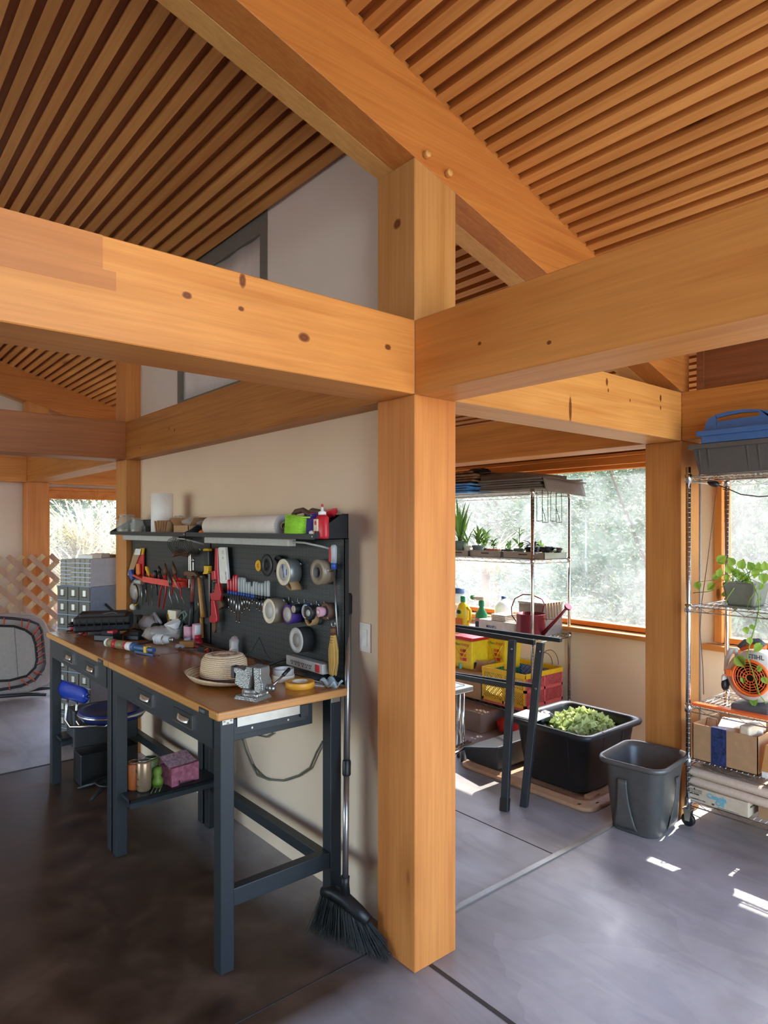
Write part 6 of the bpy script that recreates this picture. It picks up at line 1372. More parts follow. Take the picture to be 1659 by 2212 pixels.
# low shelf z = .18
z1 = .187
t = thing('folding_crate', 'yellow and red collapsible plastic crate with lattice sides', 'crate', (2.6, 1.6, z1), 0)
kx0, kx1, ky0, ky1 = 2.40, 2.86, 1.40, 1.82; kh = .27
M['cr_y'] = plain('crate_yellow', '#ecb81e', .4); M['cr_r'] = plain('crate_red', '#d8605c', .4); M['cr_b'] = plain('crate_blue', '#3568b8', .4)
def lattice_panel(o, eu, ev, lu, lv, th, mat, name, par):
    b = MB(); o, eu, ev = Vector(o), Vector(eu), Vector(ev); n = eu.cross(ev)
    def seg2(a, c, w, d): b.bar(o + eu * a[0] + ev * a[1], o + eu * c[0] + ev * c[1], w, d, n)
    for v in (0.01, lv * .5, lv - .012): seg2((0, v), (lu, v), .022, th)
    for u in (.008, lu * .5, lu - .008): seg2((u, 0), (u, lv), .016, th)
    for v0, v1 in ((.02, lv * .5 - .01), (lv * .5 + .01, lv - .022)):
        k = -(v1 - v0)
        while k < lu:
            a0 = (max(0, k), v0 + max(0, -k)); hh_ = v1 - v0; u1 = min(lu, k + hh_); a1 = (u1, v0 + (u1 - k))
            if a1[0] - a0[0] > .008: seg2(a0, a1, .006, th * .7)
            k += .021
        k = 0
        while k < lu + (v1 - v0):
            hh_ = v1 - v0; a0 = (min(lu, k), v0 + max(0, k - lu)); u1 = max(0, k - hh_); a1 = (u1, v0 + (k - u1))
            if a0[0] - a1[0] > .008 and a1[1] <= v1 + .001: seg2(a0, a1, .004, th * .7)
            k += .042
    b.build(name, mat, par)
lattice_panel((kx0, ky0, z1 + .02), (0, 1, 0), (0, 0, 1), ky1 - ky0, kh - .02, .008, 'cr_y', 'front_panel', t)
lattice_panel((kx1, ky0, z1 + .02), (0, 1, 0), (0, 0, 1), ky1 - ky0, kh - .02, .008, 'cr_b', 'back_panel', t)
lattice_panel((kx0, ky0, z1 + .02), (1, 0, 0), (0, 0, 1), kx1 - kx0, kh - .02, .008, 'cr_r', 'side_panel', t)
lattice_panel((kx0, ky1, z1 + .02), (1, 0, 0), (0, 0, 1), kx1 - kx0, kh - .02, .008, 'green', 'side_panel', t)
b = MB()
for p0_, p1_ in (((kx0, ky0), (kx0, ky1)), ((kx1, ky0), (kx1, ky1)), ((kx0, ky0), (kx1, ky0)), ((kx0, ky1), (kx1, ky1))): b.bar((*p0_, z1 + kh - .014), (*p1_, z1 + kh - .014), .018, .035)
b.build('rim', 'cr_y', t, bev=.002)
b = MB(); b.box((kx0, ky0, z1), (kx1, ky1, z1 + .02)); b.build('base', 'cr_r', t, bev=.002)
crumple('crate_contents', 'dark bundled items lying inside the collapsible crate', 'bundle', (2.63, 1.6, z1 + .1), (.18, .17, .09), 'tarp_grey', 6, .2)
b = MB(); b.tube(arc((2.75, 1.45, z1 + .28), .13, 0, 3.14, 16, 'xz'), .0025, 5); b.tube(arc((2.76, 1.5, z1 + .27), .11, 0, 3.14, 16, 'xz'), .0025, 5); simple(b, 'wire_hoops', 'iron', 'thin wire hoops sticking up out of the crate', 'wire')
t = thing('cardboard_box', 'brown cardboard box left of the crate on the low wire shelf', 'box', (2.55, 2.1, z1), 0)
b = MB(); b.box((2.40, 1.84, z1), (2.86, 2.55, z1 + .20)); b.build('carton', 'card', t, bev=.004)
b = MB(); b.obox((2.5, 1.96, z1 + .235), (.003, .16, .10), rotz(.2) @ roty(.3)); b.obox((2.62, 1.90, z1 + .24), (.16, .003, .08), rotz(.2)); b.build('flap', 'card', t)
rn = random.Random(3)
for k, (dy, mt, lab) in enumerate(((.0, 'tin_teal', 'small teal printed packet in the open carton'), (.07, 'rusty', 'rusty garden fork head in the open carton'), (.12, 'black', 'black trowel handle in the open carton'))):
    if mt == 'tin_teal': M[mt] = plain('teal_packet', '#6fb5a6', .5)
    b = MB(); b.obox((2.46 + .02 * k, 2.12 - dy, z1 + .22 + .01 * k), (.02, .05, .05), rotz(rn.uniform(-1, 1))); simple(b, 'garden_packet', mt, lab, 'garden bits', 'bits in the open carton', bev=.002)
def tub(label, x, ya, yb, z, h):
    t = thing('detergent_tub', label, 'tub', (x, (ya + yb) / 2, z), 0, 'yellow lidded tubs')
    b = MB(); b.hexa([(x, ya + .01, z), (x + .2, ya + .01, z), (x + .2, yb - .01, z), (x, yb - .01, z)], [(x - .008, ya, z + h), (x + .21, ya, z + h), (x + .21, yb, z + h), (x - .008, yb, z + h)]); b.build('body', 'fy', t, bev=.012)
    b = MB(); b.box((x - .016, ya - .008, z + h), (x + .218, yb + .008, z + h + .028)); b.build('lid', 'red', t, bev=.008)
    b = MB(); b.tube([(x - .012, ya + .02, z + h * .85), (x - .03, (ya + yb) / 2 - .02, z + h * .4), (x - .012, yb - .02, z + h * .85)], .004, 6); b.build('bail_handle', 'fy', t)
    m_ = (ya + yb) / 2
    for k in range(3):
        for j in range(2): b = MB(); b.box((x - .009, m_ - .045 + .035 * j, z + h * .28 + k * .035), (x - .002, m_ - .015 + .035 * j, z + h * .28 + .024 + k * .035)); b.build('printed_panel', 'orange' if (k + j) % 2 else 'red', t)
    text('Plant', .03, 'green', (x - .0105, yb - .035, z + h * .8), (0, -1, 0), (0, 0, 1), t); text('FOOD', .03, 'red', (x - .0105, yb - .105, z + h * .8), (0, -1, 0), (0, 0, 1), t)
tub('large yellow tub with red lid and pictogram label', 2.46, 1.98, 2.2, z1 + .203, .235); tub('yellow tub with red lid behind, partly hidden', 2.66, 1.80, 2.0, z1 + .203, .25)
b = MB(); b.box((2.42, 2.24, z1 + .203), (2.6, 2.42, z1 + .33)); simple(b, 'yellow_caddy', 'fy', 'small yellow caddy in front of the big yellow tub', 'tub', bev=.01)
t = thing('work_lamp', 'yellow clip-on work lamp leaning behind the crate', 'lamp', (2.74, 1.86, z1 + .25), 0)
b = MB(); q = Vector((2.7, 1.86, z1 + .30)); b.tube([q, q + Vector((0, -.03, .04)), q + Vector((.0, -.06, .08))], [.05, .045, .02], 16); b.build('shade', 'fy', t); b = MB(); b.tube([q + Vector((0, -.05, .07)), q + Vector((.01, -.09, .13))], .015, 8); b.build('bulb_socket', 'rusty', t)
# floor beneath unit A
b = MB(); b.box((2.2, 1.66, 0), (2.75, 2.6, .15)); simple(b, 'flat_carton', plain('taupe_card', '#8c7768', .8), 'large brown carton on the floor under the shelves', 'box', bev=.006)
crumple('red_cloth_bundle', 'red and grey bundle of cloth on the floor under the shelves', 'cloth', (2.36, 1.50, .06), (.08, .12, .055), 'red', 8, .2)
crumple('khaki_bag', 'khaki bag on the floor behind the black tub', 'bag', (2.6, 1.32, .07), (.13, .16, .07), plain('khaki_bag', '#7a6a4c', .9), 9, .15)
crumple('patterned_glove', 'orange and dark glove on top of the cloth bundle', 'glove', (2.45, 1.42, .13), (.07, .05, .03), 'orange', 10, .25)

# ------------------------------------------------------------------ steel stand, folding stand frame
t = thing('steel_stand', 'low stainless steel table at left of the dark folding frame', 'table', (1.6, 1.5, 0), 0)
b = MB(); b.box((1.32, 1.33, .455), (1.76, 1.95, .492)); b.box((1.36, 1.37, .49), (1.72, 1.91, .494)); b.build('tabletop', 'galv', t, bev=.006)
for q in ((1.67, 1.345), (1.71, 1.42)):
    b = MB(); b.cyl((q[0], q[1], 0.0), (q[0], q[1], .455), .014, seg=16); b.build('leg', 'chrome', t)
for k, o_ in enumerate((0, .03, .055)):
    b = MB(); b.tube([(1.30, 1.19 + o_, .125 + .004 * k), (1.74, 1.31 + o_, .115)], .0095, 10); b.build('lower_rail', 'chrome', t)
sd_ = M['steel_dark']
t = thing('folding_stand', 'dark grey metal folding stand with two slanting legs', 'stand', (1.4, .8, 0), 0)
f1, f2 = at_z(1090, 1752, 0), at_z(1132, 1742, 0)
k1, k2 = at_z(1107, 1383, .9), at_z(1168, 1388, .9)
def leg_(f, k_): b = MB(); b.bar(f + Vector((0, 0, .0)), k_, .042, .04, (k2 - k1)); b.build('leg', 'steel_dark', t, bev=.002)
leg_(f1, k1); leg_(f2, k2)
b = MB(); b.bar(f1 + Vector((0, 0, .001)), f1.lerp(k1, .075), .048, .046, (k2 - k1)); q = b.build('foot_cap', 'black', t, bev=.003)
e0, e1 = at_z(985, 1353, .9), at_z(1212, 1383, .9); ex = (e0 - e1) * 1.0
b = MB(); b.bar(e1, e0 + ex, .03, .024); b.build('top_rail', 'steel_dark', t, bev=.003)
e2, e3 = at_z(1155, 1388, .885), at_z(985, 1360, .885)
b = MB(); b.bar(e2, e3 + (e3 - e2), .022, .03); b.build('second_rail', 'steel_dark', t, bev=.003)
l1 = f2.lerp(k2, .73); l0 = at_y(985, 1456, e0.y + .0)
b = MB(); b.bar(l1, l0 + (l0 - l1) * 1.0, .022, .022); b.build('middle_rail', 'steel_dark', t, bev=.002)
l1 = f1.lerp(k1, .72); b = MB(); b.bar(l1, l0 + (l0 - l1) * 1.0 + Vector((-.04, 0, -.02)), .016, .03); b.build('middle_rail', 'steel_dark', t, bev=.002)
for q in (f1.lerp(k1, .95), f2.lerp(k2, .95), f2.lerp(k2, .72)):
    b = MB(); b.lathe([(0, 0), (.008, 0), (.008, .004), (0, .004)], q - Vector((.02, .012, 0)), 12, roty(-math.pi / 2)); b.build('bolt', 'steel', t)

# ------------------------------------------------------------------ black tub on its lid, grey bin
LX0, LY0, LX1, LY1 = 1.585, .335, 2.24, 1.31
M['lid_tan'] = plain('lid_wood_tone', '#b08a6c', .5, vary=.12); M['tub_black'] = plain('tub_black', '#26282a', .42, vary=.15)
def rrect(x0, y0, x1, y1, r, n=6):
    o = []
    for cx_, cy_, a0 in ((x1 - r, y1 - r, 0), (x0 + r, y1 - r, 90), (x0 + r, y0 + r, 180), (x1 - r, y0 + r, 270)):
        for k in range(n + 1): a = math.radians(a0 + 90 * k / n); o.append((cx_ + r * math.cos(a), cy_ + r * math.sin(a)))
    return o
def loft(b, rings, close_ends=(False, False)):
    V_ = [b.verts(r) for r in rings]; n = len(V_[0])
    for A, B in zip(V_, V_[1:]):
        for k in range(n):
            f = b._f([A[k], A[(k + 1) % n], B[(k + 1) % n], B[k]])
            if f: f.smooth = True
    if close_ends[0]: b._f(V_[0][::-1])
    if close_ends[1]: b._f(V_[-1])
t = thing('tub_lid', 'tan plastic lid lying on the floor under the black tub', 'lid', (1.9, .8, 0), 0)
b = MB(); loft(b, [[(x, y, z) for x, y in rrect(LX0 + i, LY0 + i, LX1 - i, LY1 - i, .07)] for i, z in ((.006, 0), (0, .006), (0, .022), (.006, .028), (.03, .028), (.036, .04), (.06, .04), (.066, .026))], (True, True)); b.build('lid_body', 'lid_tan', t)
for q in ((LX0 + .03, LY0 + .08), (LX0 + .12, LY0 + .03)):
    b = MB(); b.box((q[0] - .012, q[1] - .006, .0282), (q[0] + .012, q[1] + .006, .0295)); b.build('slot', 'black', t)
b = MB(); b.box((LX0 + .10, LY0 + .06, .03), (LX0 + .20, LY0 + .1, .055)); b.build('latch_tab', 'lid_tan', t, bev=.004)
TX0, TY0, TX1, TY1 = 1.655, .40, 2.23, .93; TZ = .392
t = thing('black_tub', 'large black plastic tub holding pale green lettuce', 'tub', (1.95, .7, .041), 0)
b = MB(); rw = [(.055, .042), (.05, .05), (.012, TZ - .03), (.004, TZ - .03), (-.02, TZ - .028), (-.026, TZ - .012), (-.024, TZ), (-.004, TZ + .002), (.012, TZ - .004), (.02, TZ - .03), (.058, .055)]
loft(b, [[(x, y, z) for x, y in rrect(TX0 + i, TY0 + i, TX1 - i, TY1 - i, .06)] for i, z in rw], (True, True)); b.build('shell', 'tub_black', t)
for yy in (TY0 + .13, TY0 + .38):
    b = MB(); b.prism([(TX0 + .048, yy, .07), (TX0 + .012, yy, TZ - .04), (TX0 + .018, yy, TZ - .04), (TX0 + .054, yy, .07)], (0, .006, 0)); b.build('rib', 'tub_black', t)
for xx in (TX0 + .2, TX0 + .4):
    b = MB(); b.prism([(xx, TY0 + .048, .07), (xx, TY0 + .012, TZ - .04), (xx, TY0 + .018, TZ - .04), (xx, TY0 + .054, .07)], (.006, 0, 0)); b.build('rib', 'tub_black', t)
b = MB(); b.box((TX0 + .14, TY0 - .024, TZ - .001), (TX0 + .18, TY0 - .008, TZ + .003)); b.build('slot', 'black', t)
# lettuce
rn = random.Random(44); t = thing('lettuce', 'mound of pale green frilly lettuce in the black tub', 'lettuce', (1.95, .66, .2), 0)
leafmat('lettuce_leaf', '#93a65c', '#c6d090', .3)
b = MB()
for i in range(150):
    a = rn.uniform(0, 6.28); rr_ = math.sqrt(rn.random()); p = Vector((1.98 + .20 * rr_ * math.cos(a), .64 + .17 * rr_ * math.sin(a), .33 + .07 * (1 - rr_ * rr_) + rn.uniform(-.02, .015)))
    s1_ = rn.uniform(.03, .05); nrm_ = Vector((math.cos(a) * .5 + rn.gauss(0, .4), math.sin(a) * .5 + rn.gauss(0, .4), .8)).normalized(); e = nrm_.orthogonal().normalized(); g_ = nrm_.cross(e)
    cv = b.bm.verts.new(p); ring = []; ph = rn.uniform(0, 6)
    for k in range(14):
        q = 2 * math.pi * k / 14; ring.append(b.bm.verts.new(p + (e * math.cos(q) + g_ * math.sin(q)) * s1_ * (1 + .15 * math.sin(q * 3 + ph)) + nrm_ * (.012 * math.sin(q * 5 + ph) + .010)))
    for k in range(14): b._f([cv, ring[k], ring[(k + 1) % 14]])
b.build('leaves', 'lettuce_leaf', t, recalc=False)
b = MB(); b.blob((1.96, .66, .24), (.23, .2, .11), 14); b.build('core', 'lettuce_leaf', t)
t = thing('polystyrene_tray', 'white sheet across the left end of the black tub', 'sheet', (1.9, .88, .39), 0)
b = MB(); b.obox((1.74, .84, TZ + .010), (.16, .17, .012), rotz(.1)); b.build('sheet', 'white', t, bev=.003)
crumple('black_plastic', 'crumpled black plastic beside the lettuce in the tub', 'plastic sheet', (1.85, .83, .37), (.07, .05, .04), 'black', 5, .25)
b = MB(); 
b.hexa([(1.62, 1.0, .045), (2.15, 1.0, .045), (2.15, 1.27, .045), (1.62, 1.27, .045)], [(1.60, .985, .2), (2.17, .985, .2), (2.17, 1.28, .13), (1.60, 1.28, .13)]); simple(b, 'low_black_bin', 'tub_black', 'low black bin beside the tub, behind the chrome rails', 'bin', bev=.012)
# grey waste bin
t = thing('waste_bin', 'grey flared plastic waste bin before the right post', 'waste bin', (1.70, .085, 0), math.radians(6)); t.scale = (1.17, 1.17, 1.0)
def bin_ring(hx, hy, z, r): return [(x, y, z) for x, y in rrect(-hx, -hy, hx, hy, r)]
M['bin_grey'] = plain('bin_grey', '#5e5d5a', .38, .25, vary=.1)
b = MB(); rows = [(.118, .098, 0, .05), (.125, .105, .01, .05), (.155, .13, .34, .06), (.158, .133, .345, .06), (.172, .147, .345, .065), (.176, .151, .36, .065), (.172, .147, .372, .065), (.163, .138, .37, .06), (.150, .126, .34, .055), (.120, .10, .012, .05)]
loft(b, [bin_ring(*r_) for r_ in rows], (True, True)); b.build('shell', 'bin_grey', t, local=True)
for sx_, sy_ in ((-1, 0), (0, -1)):
    b = MB()
    if sx_: 
        b.grid(lambda u, v: Vector((-.126 - .031 * v - .007 * math.sin(math.pi * v) ** .3 * 1.0, -.075 + (.04 + .07 * (1 - v) ** 2) * (u - .5) + .105, .02 + .26 * v)), 8, 12)
    else:
        b.grid(lambda u, v: Vector((-.09 + (.04 + .07 * (1 - v) ** 2) * (u - .5) + .13, -.106 - .026 * v - .007 * math.sin(math.pi * v) ** .3, .02 + .26 * v)), 8, 12)
    b.build('side_flute', 'bin_grey', t, local=True, solid=.003)
# ------------------------------------------------------------------ unit B contents
XB = 1.88
def B_(px, py, x=XB): return at_x(px, py, x)
zt5 = 1.822
M['tray_grey'] = plain('dark_grey_tote', '#54524e', .55); M['tote_blue'] = plain('tote_blue', '#3a6498', .4)
y1_, y0_ = B_(1494, 1000, 1.82).y, -1.0
t = thing('grey_storage_tote', 'dark grey ribbed storage tote on top of the right shelves', 'tote', (2.05, -.5, zt5), 0)
zr_ = B_(1500, 968, 1.81).z
b = MB(); b.hexa([(1.85, y0_, zt5), (2.27, y0_, zt5), (2.27, y1_ - .025, zt5), (1.85, y1_ - .025, zt5)], [(1.82, y0_, zr_), (2.3, y0_, zr_), (2.3, y1_, zr_), (1.82, y1_, zr_)])
b.build('body', 'tray_grey', t, bev=.006)
b = MB(); b.box((1.805, y0_, zr_ - .006), (2.315, y1_ + .014, zr_ + .018)); b.build('rim', 'tray_grey', t, bev=.004)
for yy in (y1_ - .04, y1_ - .085, y1_ - .27, y1_ - .32):
    b = MB(); b.prism([(1.847, yy, zt5 + .01), (1.817, yy, zr_ - .01), (1.823, yy, zr_ - .01), (1.853, yy, zt5 + .01)], (0, .006, 0)); b.build('rib', 'tray_grey', t)
t = thing('blue_tool_caddy', 'blue plastic tool caddy with handle slot on the grey tote', 'tool caddy', (2.05, -.5, zr_ + .02), 0)
zc0 = zr_ + .019; yl = B_(1503, 950, 1.79).y
b = MB(); b.box((1.80, y0_, zc0), (1.92, yl - .02, zc0 + .04)); b.box((1.785, y0_, zc0 + .035), (1.925, yl, zc0 + .062)); b.build('body', 'tote_blue', t, bev=.005)
xh = 1.84
hp = [at_x(x, y, xh) for x, y in ((1520, 932), (1523, 918), (1530, 905), (1545, 896), (1570, 889), (1605, 884), (1640, 884), (1680, 890), (1700, 905), (1705, 935))]
slot = [at_x(x, y, xh) for x, y in ((1562, 902), (1566, 898), (1600, 891), (1640, 889), (1640, 898), (1600, 903), (1565, 909))]
b = MB()
topz = [hp[0], hp[1], hp[2], hp[3], hp[4], hp[5], hp[6], hp[7], hp[8], hp[9]]
base_z = zc0 + .05
b.prism([Vector((xh, hp[0].y, base_z)), hp[0], hp[1], hp[2], hp[3], hp[3] + Vector((0, -.005, -.045)), Vector((xh, hp[3].y - .01, base_z))], (.02, 0, 0))
b.prism([Vector((xh, hp[3].y - .008, base_z)), Vector((xh, hp[3].y - .008, slot[6].z)), slot[5], Vector((xh, slot[4].y, slot[4].z)), Vector((xh, slot[4].y, base_z))], (.02, 0, 0))
b.prism([hp[3], hp[4], hp[5], hp[6], slot[3], slot[2], slot[1], hp[3] + Vector((0, -.008, -.018))], (.02, 0, 0))
b.prism([slot[3], hp[6], hp[7], hp[8], hp[9], Vector((xh, hp[9].y, base_z)), Vector((xh, slot[4].y, base_z)), slot[4]], (.02, 0, 0))
b.build('handle_panel', 'tote_blue', t)
# cord clip and dangling cord
t = thing('cord_weight', 'small dark weight clipped under the top shelf with a hanging cord', 'cord', B_(1541, 1043), 0)
c = at_x(1541, 1044, 1.97); b = MB(); b.blob(c, (.02, .034, .018), 12, rotx(.4)); b.build('weight', 'black', t)
b = MB(); b.tube([c + Vector((0, -.02, 0)), at_x(1530, 1200, 2.0), at_x(1516, 1300, 2.02), at_x(1512, 1360, 2.03), at_x(1518, 1440, 2.03), at_x(1520, 1500, 2.03)], .0022, 5); b.build('hanging_cord', plain('cord_brown', '#6b4a38', .6), t)
b = MB(); b.tube([c, at_x(1570, 1055, 1.97), at_x(1600, 1068, 1.97), at_x(1640, 1073, 1.97), at_x(1680, 1070, 1.97)], .003, 5); b.tube([at_x(1563, 1048, 1.97), at_x(1575, 1052, 1.97), at_x(1570, 1060, 1.97), at_x(1561, 1056, 1.97)], .002, 5); b.build('chain', 'iron', t)
b = MB(); q = at_x(1512, 1200, 2.6); b.cyl((q.x, q.y, 0), (q.x, q.y, 2.2), .007, seg=8); simple(b, 'conduit_pipe', 'grey', 'thin grey vertical conduit beside the right post', 'pipe')
# pothos
c = at_x(1612, 1303, 2.0); zq = 1.149
t = thing('trailing_pothos', 'lime green trailing pothos in a grey-green planter on the right shelves', 'potted plant', (2.0, c.y, zq), 0)
b = MB(); yy0, yy1 = at_x(1650, 1280, 2.0).y, at_x(1574, 1280, 2.0).y
b.hexa([(1.93, yy0 + .02, zq + .008), (2.07, yy0 + .02, zq + .008), (2.07, yy1 - .02, zq + .008), (1.93, yy1 - .02, zq + .008)], [(1.91, yy0, zq + .125), (2.09, yy0, zq + .125), (2.09, yy1, zq + .125), (1.91, yy1, zq + .125)]); b.build('planter', plain('planter_olive', '#77796a', .6), t, bev=.012)
b = MB(); b.box((1.90, yy0, zq), (2.1, yy1 + .01, zq + .01)); b.build('saucer', 'planter_olive' if 'planter_olive' in M else bpy.data.materials['planter_olive'], t, bev=.003)
lf = [(1560, 1208, 1), (1580, 1212, .8), (1603, 1218, .9), (1622, 1222, .8), (1640, 1225, .9), (1653, 1222, .8), (1556, 1236, .9), (1545, 1247, .7), (1508, 1266, .8), (1535, 1268, .8), (1600, 1245, .8), (1618, 1265, .8), (1595, 1275, .9), (1612, 1252, .7), (1637, 1290, .7), (1565, 1285, .5), (1577, 1305, .6), (1588, 1315, .5), (1620, 1312, .6), (1630, 1300, .6), (1612, 1362, .6), (1625, 1355, .5), (1620, 1385, .6), (1637, 1400, .9), (1600, 1430, 1.1), (1605, 1470, .5), (1640, 1445, .6), (1652, 1470, .6), (1655, 1485, .6), (1628, 1515, 1.0), (1575, 1228, .9), (1590, 1236, .8), (1632, 1240, .8), (1650, 1250, .9), (1570, 1250, .7), (1643, 1268, .6)]
rn = random.Random(15); b = MB(); vs_ = MB(); root = Vector((1.99, (yy0 + yy1) / 2, zq + .12))
for k, (x, y, s1_) in enumerate(lf):
    p = at_x(x, y, 1.90 + rn.uniform(-.015, .06) + (.0 if y > 1300 else .04)); ln = .055 * s1_; a = rn.uniform(-.9, .9) + (math.pi / 2 if y < 1240 else -math.pi / 2)
    d = Vector((rn.uniform(-.3, .1), -math.cos(a), math.sin(a))).normalized(); up_ = Vector((-1, rn.uniform(-.3, .3), .35)); sdv = d.cross(up_).normalized(); nv = sdv.cross(d)
    out_ = [(0, 0), (.12, .28), (.38, .46), (.62, .42), (.85, .2), (1.08, 0), (.85, -.2), (.62, -.42), (.38, -.46), (.12, -.28)]
    cv = [b.bm.verts.new(p - d * ln * .5 + d * ln * u), ] if False else None
    mid = [b.bm.verts.new(p + d * ln * (u - .5) - nv * .0) for u in (.02, .38, .62, .85, 1.06)]
    for sg in (1, -1):
        ed = [b.bm.verts.new(p + d * ln * (u - .5) + sdv * ln * w * sg + nv * ln * w * .22) for u, w in ((-.06, .2), (.25, .46), (.55, .45), (.82, .22))]
        for i in range(4):
            f = b._f([mid[i], mid[i + 1]] + ([ed[i + 1]] if i < 3 else []) + [ed[i]])
            if f: f.smooth = True
    if y < 1300: vs_.tube([root + Vector((0, rn.uniform(-.06, .06), 0)), (root + p) / 2 + Vector((-.02, 0, .03)), p - d * ln * .5], .0018, 4)
vn = [at_x(x, y, 1.9) for x, y in ((1625, 1258), (1637, 1285), (1640, 1310), (1632, 1350), (1620, 1390), (1614, 1420), (1622, 1440), (1632, 1470), (1640, 1500), (1655, 1520))]; vs_.tube(vn, .003, 5)
vs_.tube([at_x(x, y, 1.9) for x, y in ((1590, 1240), (1560, 1268), (1530, 1278), (1497, 1281))], .002, 5); vs_.tube([at_x(x, y, 1.9) for x, y in ((1586, 1270), (1572, 1290), (1566, 1305))], .002, 5); vs_.tube([at_x(x, y, 1.9) for x, y in ((1636, 1270), (1620, 1295), (1614, 1312))], .002, 5)
b.build('leaves', 'plant_lime', t, recalc=False); vs_.build('stems', 'plant_lime', t)
# blower
t = thing('leaf_blower', 'white and orange leaf blower with round grille on the right shelves', 'leaf blower', (2.05, -.4, .63), 0)
xf = 1.93; c = at_x(1622, 1464, xf); rb_ = abs(at_x(1622, 1408, xf).z - c.z); Rb = roty(-math.pi / 2)
M['blower_white'] = plain('blower_white', '#ddd6cc', .35); M['blower_orange'] = plain('blower_orange', '#f07030', .35)
cB = c + Vector((.12, 0, 0)); Rf = roty(math.pi / 2)
b = MB(); b.lathe([(0, .10), (rb_ * .9, .10), (rb_, .08), (rb_ * 1.02, .02), (rb_ * .97, -.04), (rb_ * .8, -.06), (0, -.06)], c + Vector((.06, 0, 0)), 40, Rf); b.build('housing', 'blower_white', t)
b = MB(); b.lathe([(rb_ * .70, 0), (rb_ * .72, -.012), (rb_ * .64, -.018), (rb_ * .60, -.012), (rb_ * .6, 0)], c, 40, Rf, closed_prof=True); b.build('grille_ring', 'blower_orange', t)
b = MB(); b.lathe([(0, -.004), (rb_ * .62, -.004), (rb_ * .62, 0), (0, 0)], c, 30, Rf); b.build('dark_inlet', 'black', t)
b = MB()
for q in (.14, .24, .34, .44, .54): b.lathe([(rb_ * q, -.014), (rb_ * (q + .03), -.014), (rb_ * (q + .03), -.008), (rb_ * q, -.008)], c, 36, Rf, closed_prof=True)
for k in range(12): a = k * math.pi / 6; b.tube([c + Vector((-.011, rb_ * .12 * math.cos(a), rb_ * .12 * math.sin(a))), c + Vector((-.011, rb_ * .62 * math.cos(a), rb_ * .62 * math.sin(a)))], .0022, 4)
b.build('grille', 'blower_orange', t)
b = MB(); b.obox(c + Vector((-.008, rb_ * .78, .01)), (.02, .03, .035)); b.build('latch', 'blower_orange', t, bev=.003)
text('STIHL', .030, 'grey_plastic', c + Vector((-.012, .012, rb_ * .76)), (0, -1, 0), (0, 0, 1), t, bold=.001)
b = MB(); b.tube([at_x(1566, 1450, xf + .05), at_x(1570, 1425, xf + .05), at_x(1580, 1402, xf + .05), at_x(1590, 1402, xf + .05), at_x(1592, 1425, xf + .05)], [.006, .012, .014, .012, .008], 10); b.build('side_bracket', 'blower_white', t)
b = MB(); b.tube([at_x(1597, 1398, xf + .06), at_x(1610, 1386, xf + .06), at_x(1640, 1384, xf + .06), at_x(1652, 1396, xf + .06)], .014, 10); b.build('carry_handle', 'grey_plastic', t)
b = MB(); b.tube([at_x(1600, 1402, xf + .06), at_x(1625, 1395, xf + .06), at_x(1655, 1398, xf + .06)], .012, 10); b.build('orange_top', 'blower_orange', t)
b = MB(); b.blob(at_x(1567, 1478, xf + .02), (.03, .018, .035), 12); b.build('fuel_cap', 'black', t); b = MB(); b.blob(at_x(1565, 1465, xf + .02), (.025, .014, .022), 12); b.build('white_knob', 'white', t)
b = MB(); b.obox((c.x + .06, c.y, .65), (.16, .18, .045)); b.build('base', 'grey_plastic', t, bev=.01)
b = MB(); a, d = at_x(1497, 1508, 1.885), at_x(1700, 1548, 1.885); a.z = .64; d.z = .64
b.bar(a, d, .05, .014); simple(b, 'orange_blade_guard', 'blower_orange', 'long flat orange bar along the edge of the blower shelf', 'bar', bev=.004)
# open cardboard box with blue tape
y1b, y0b = B_(1496, 1600).y, B_(1637, 1600).y; z3 = .352; hb = B_(1500, 1550).z - z3
t = thing('taped_carton', 'open brown cardboard box with a strip of blue printed tape', 'box', (2.0, (y0b + y1b) / 2, z3), 0)
b = MB(); x1b = 2.2; hb = .185
b.box((XB, y0b, z3), (x1b, y1b, z3 + .004)); b.box((XB, y0b, z3), (XB + .004, y1b, z3 + hb)); b.box((x1b - .004, y0b, z3), (x1b, y1b, z3 + hb)); b.box((XB, y0b, z3), (x1b, y0b + .004, z3 + hb)); b.box((XB, y1b - .004, z3), (x1b, y1b, z3 + hb)); b.build('carton_body', 'card', t)
ta, tb = B_(1536, 1600).y, B_(1569, 1600).y
b = MB(); b.box((XB - .001, tb, z3 - .001), (XB + .0005, ta, z3 + hb + .001)); b.box((XB, tb, z3 + hb), (XB + .03, ta, z3 + hb + .001)); b.build('blue_tape', plain('blue_printed_tape', '#27365f', .3, vary=.7, scale=70), t)
b = MB(); b.obox(((XB + x1b) / 2, (y0b + y1b) / 2 - .02, z3 + hb - .01), (.2, .2, .03), rotz(.3)); b.build('clear_packaging', 'film_bag', t, bev=.005)
b = MB(); b.obox((XB + .1, y0b + .06, z3 + hb + .012), (.17, .05, .05), rotz(-.1)); simple(b, 'cream_appliance', 'cream', 'cream plastic gadget lying in the open taped box', 'appliance', bev=.008)
b = MB(); b.tube([(XB + .02, y1b - .06, z3 + hb + .0), (XB + .01, y1b - .07, z3 + hb + .04), (XB + .05, y1b - .1, z3 + hb + .03), (XB + .02, y1b - .12, z3 + hb - .02)], .003, 5); simple(b, 'brown_cable', 'rusty', 'brown cable curling out of the taped box', 'cable')
ya2 = B_(1645, 1600).y
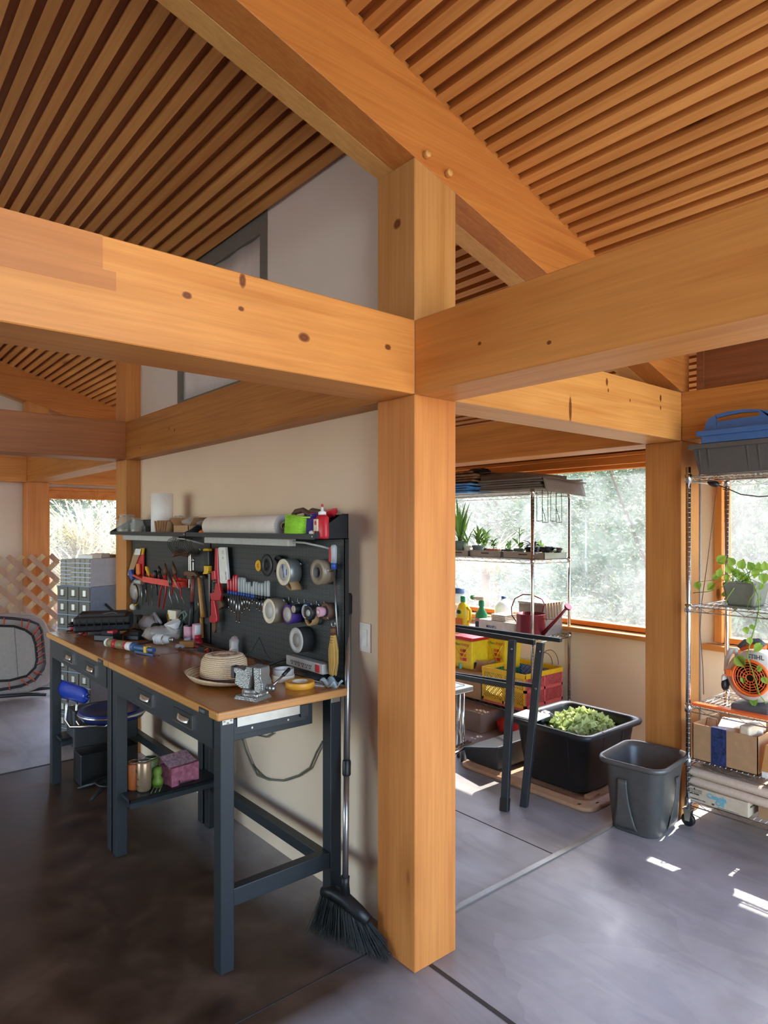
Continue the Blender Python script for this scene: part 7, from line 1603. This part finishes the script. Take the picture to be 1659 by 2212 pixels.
b = MB(); b.hexa([(XB - .01, -.8, z3 + .03), (2.2, -.8, z3 + .03), (2.2, ya2, z3 + .03), (XB - .01, ya2, z3 + .03)], [(XB - .01, -.8, z3 + .16), (2.2, -.8, z3 + .16), (2.2, ya2 - .02, z3 + .16), (XB - .01, ya2 - .02, z3 + .16)]); simple(b, 'tan_carton', plain('tan_carton', '#c08a50', .7), 'tan cardboard box at the right edge beside the taped box', 'box', bev=.003)
b = MB(); b.box((XB + .0, ya2 - .03, z3 - .002), (XB + .02, ya2 - .0, z3 + .03)); simple(b, 'white_bracket', 'white', 'small white bracket under the tan box', 'bracket', bev=.002)
# cushions and canola carton
M['cush'] = plain('cushion_fabric', '#d9c3ac', .9, bumpy=.15, scale=120)
for k, (pyt, pyb, lab) in enumerate(((1672, 1690, 'upper beige seat cushion on the bottom shelf'), (1699, 1718, 'lower beige seat cushion resting on the canola oil box'))):
    yl_ = B_(1482 + k, pyt).y; z0 = B_(1482, (1681, 1702)[k]).z; 
    zA, zB = ((.262, .306), (.215, .258))[k]
    b = MB(); rings = []
    for i_, z_ in ((.02, 0), (.004, .012), (0, .022), (.004, .034), (.02, .046)):
        rings.append([(x, y, zA + z_ - .02 * (1 - k) * 0 - .05 * max(0, (-y - .15)) * (.3 if k == 0 else .5)) for x, y in rrect(1.86 + i_, -1.15 + i_, 2.26 - i_, yl_ - i_, .03)])
    loft(b, rings, (True, True)); simple(b, 'seat_cushion', 'cush', lab, 'cushion', 'beige seat cushions')
yc1, yc0 = B_(1481, 1740, 1.865).y, B_(1617, 1740, 1.865).y; zc = .141; hcn = .072
t = thing('canola_oil_box', 'cream cardboard box printed Canola Oil in light blue', 'box', (2.0, (yc0 + yc1) / 2, zc), 0)
M['box_cream'] = plain('printed_carton', '#d3c1a6', .75)
b = MB(); b.box((1.862, yc0, zc), (2.31, yc1, zc + hcn)); b.build('carton', 'box_cream', t, bev=.002)
Y = Vector((0, -1, 0)); Z_ = Vector((0, 0, 1)); lb_ = plain('print_lightblue', '#6fb9c9', .7); M['lblue'] = lb_; W_b = yc1 - yc0; xf_ = 1.8612
def tx(s, u, v, size, mat, bold=0): text(s, size, mat, (xf_, yc1 - u * W_b, zc + v * hcn), Y, Z_, t, bold=bold)
tx('Canola', .36, .56, .034, 'lblue', .0014); tx('Oil', .50, .2, .034, 'lblue', .0014)
tx("Chef's Pride", .035, .50, .0125, 'black', .0002); tx('NET CONTENTS 6-1 GAL.', .03, .16, .0085, 'black', .0001); tx('VALLEY FOODS INC. CITY OF INDUSTRY, CA 91746', .53, .06, .0045, 'black'); tx('W', .44, .12, .012, 'black', .0006); tx('53', .03, .3, .012, 'black')
b = MB()
for k in range(14): u = .03 + k * .018; b.bar((xf_, yc1 - u * W_b, zc + hcn * .68), (xf_, yc1 - (u + .012) * W_b, zc + hcn * .86), .0008, .0006, (1, 0, 0))
for v in (.66, .88): b.bar((xf_, yc1 - .025 * W_b, zc + hcn * v), (xf_, yc1 - .28 * W_b, zc + hcn * v), .001, .0006, (1, 0, 0))
b.build('printed_hatching', 'black', t)
b = MB(); b.box((xf_ - .0001, yc1 - .165 * W_b, zc + hcn * .84), (xf_ + .0004, yc1 - .145 * W_b, zc + hcn * .97)); b.build('printed_bottle', 'black', t)
text("Chef's Pride", .012, 'black', (1.88, yc0 - .0012, zc + hcn * .6), (1, 0, 0), (0, 0, 1), t)
b = MB(); b.box((1.9, -.95, zc + .002), (2.31, yc0 - .03, zc + .075)); simple(b, 'plain_carton', 'card', 'plain cardboard box right of the canola oil box', 'box', bev=.003)
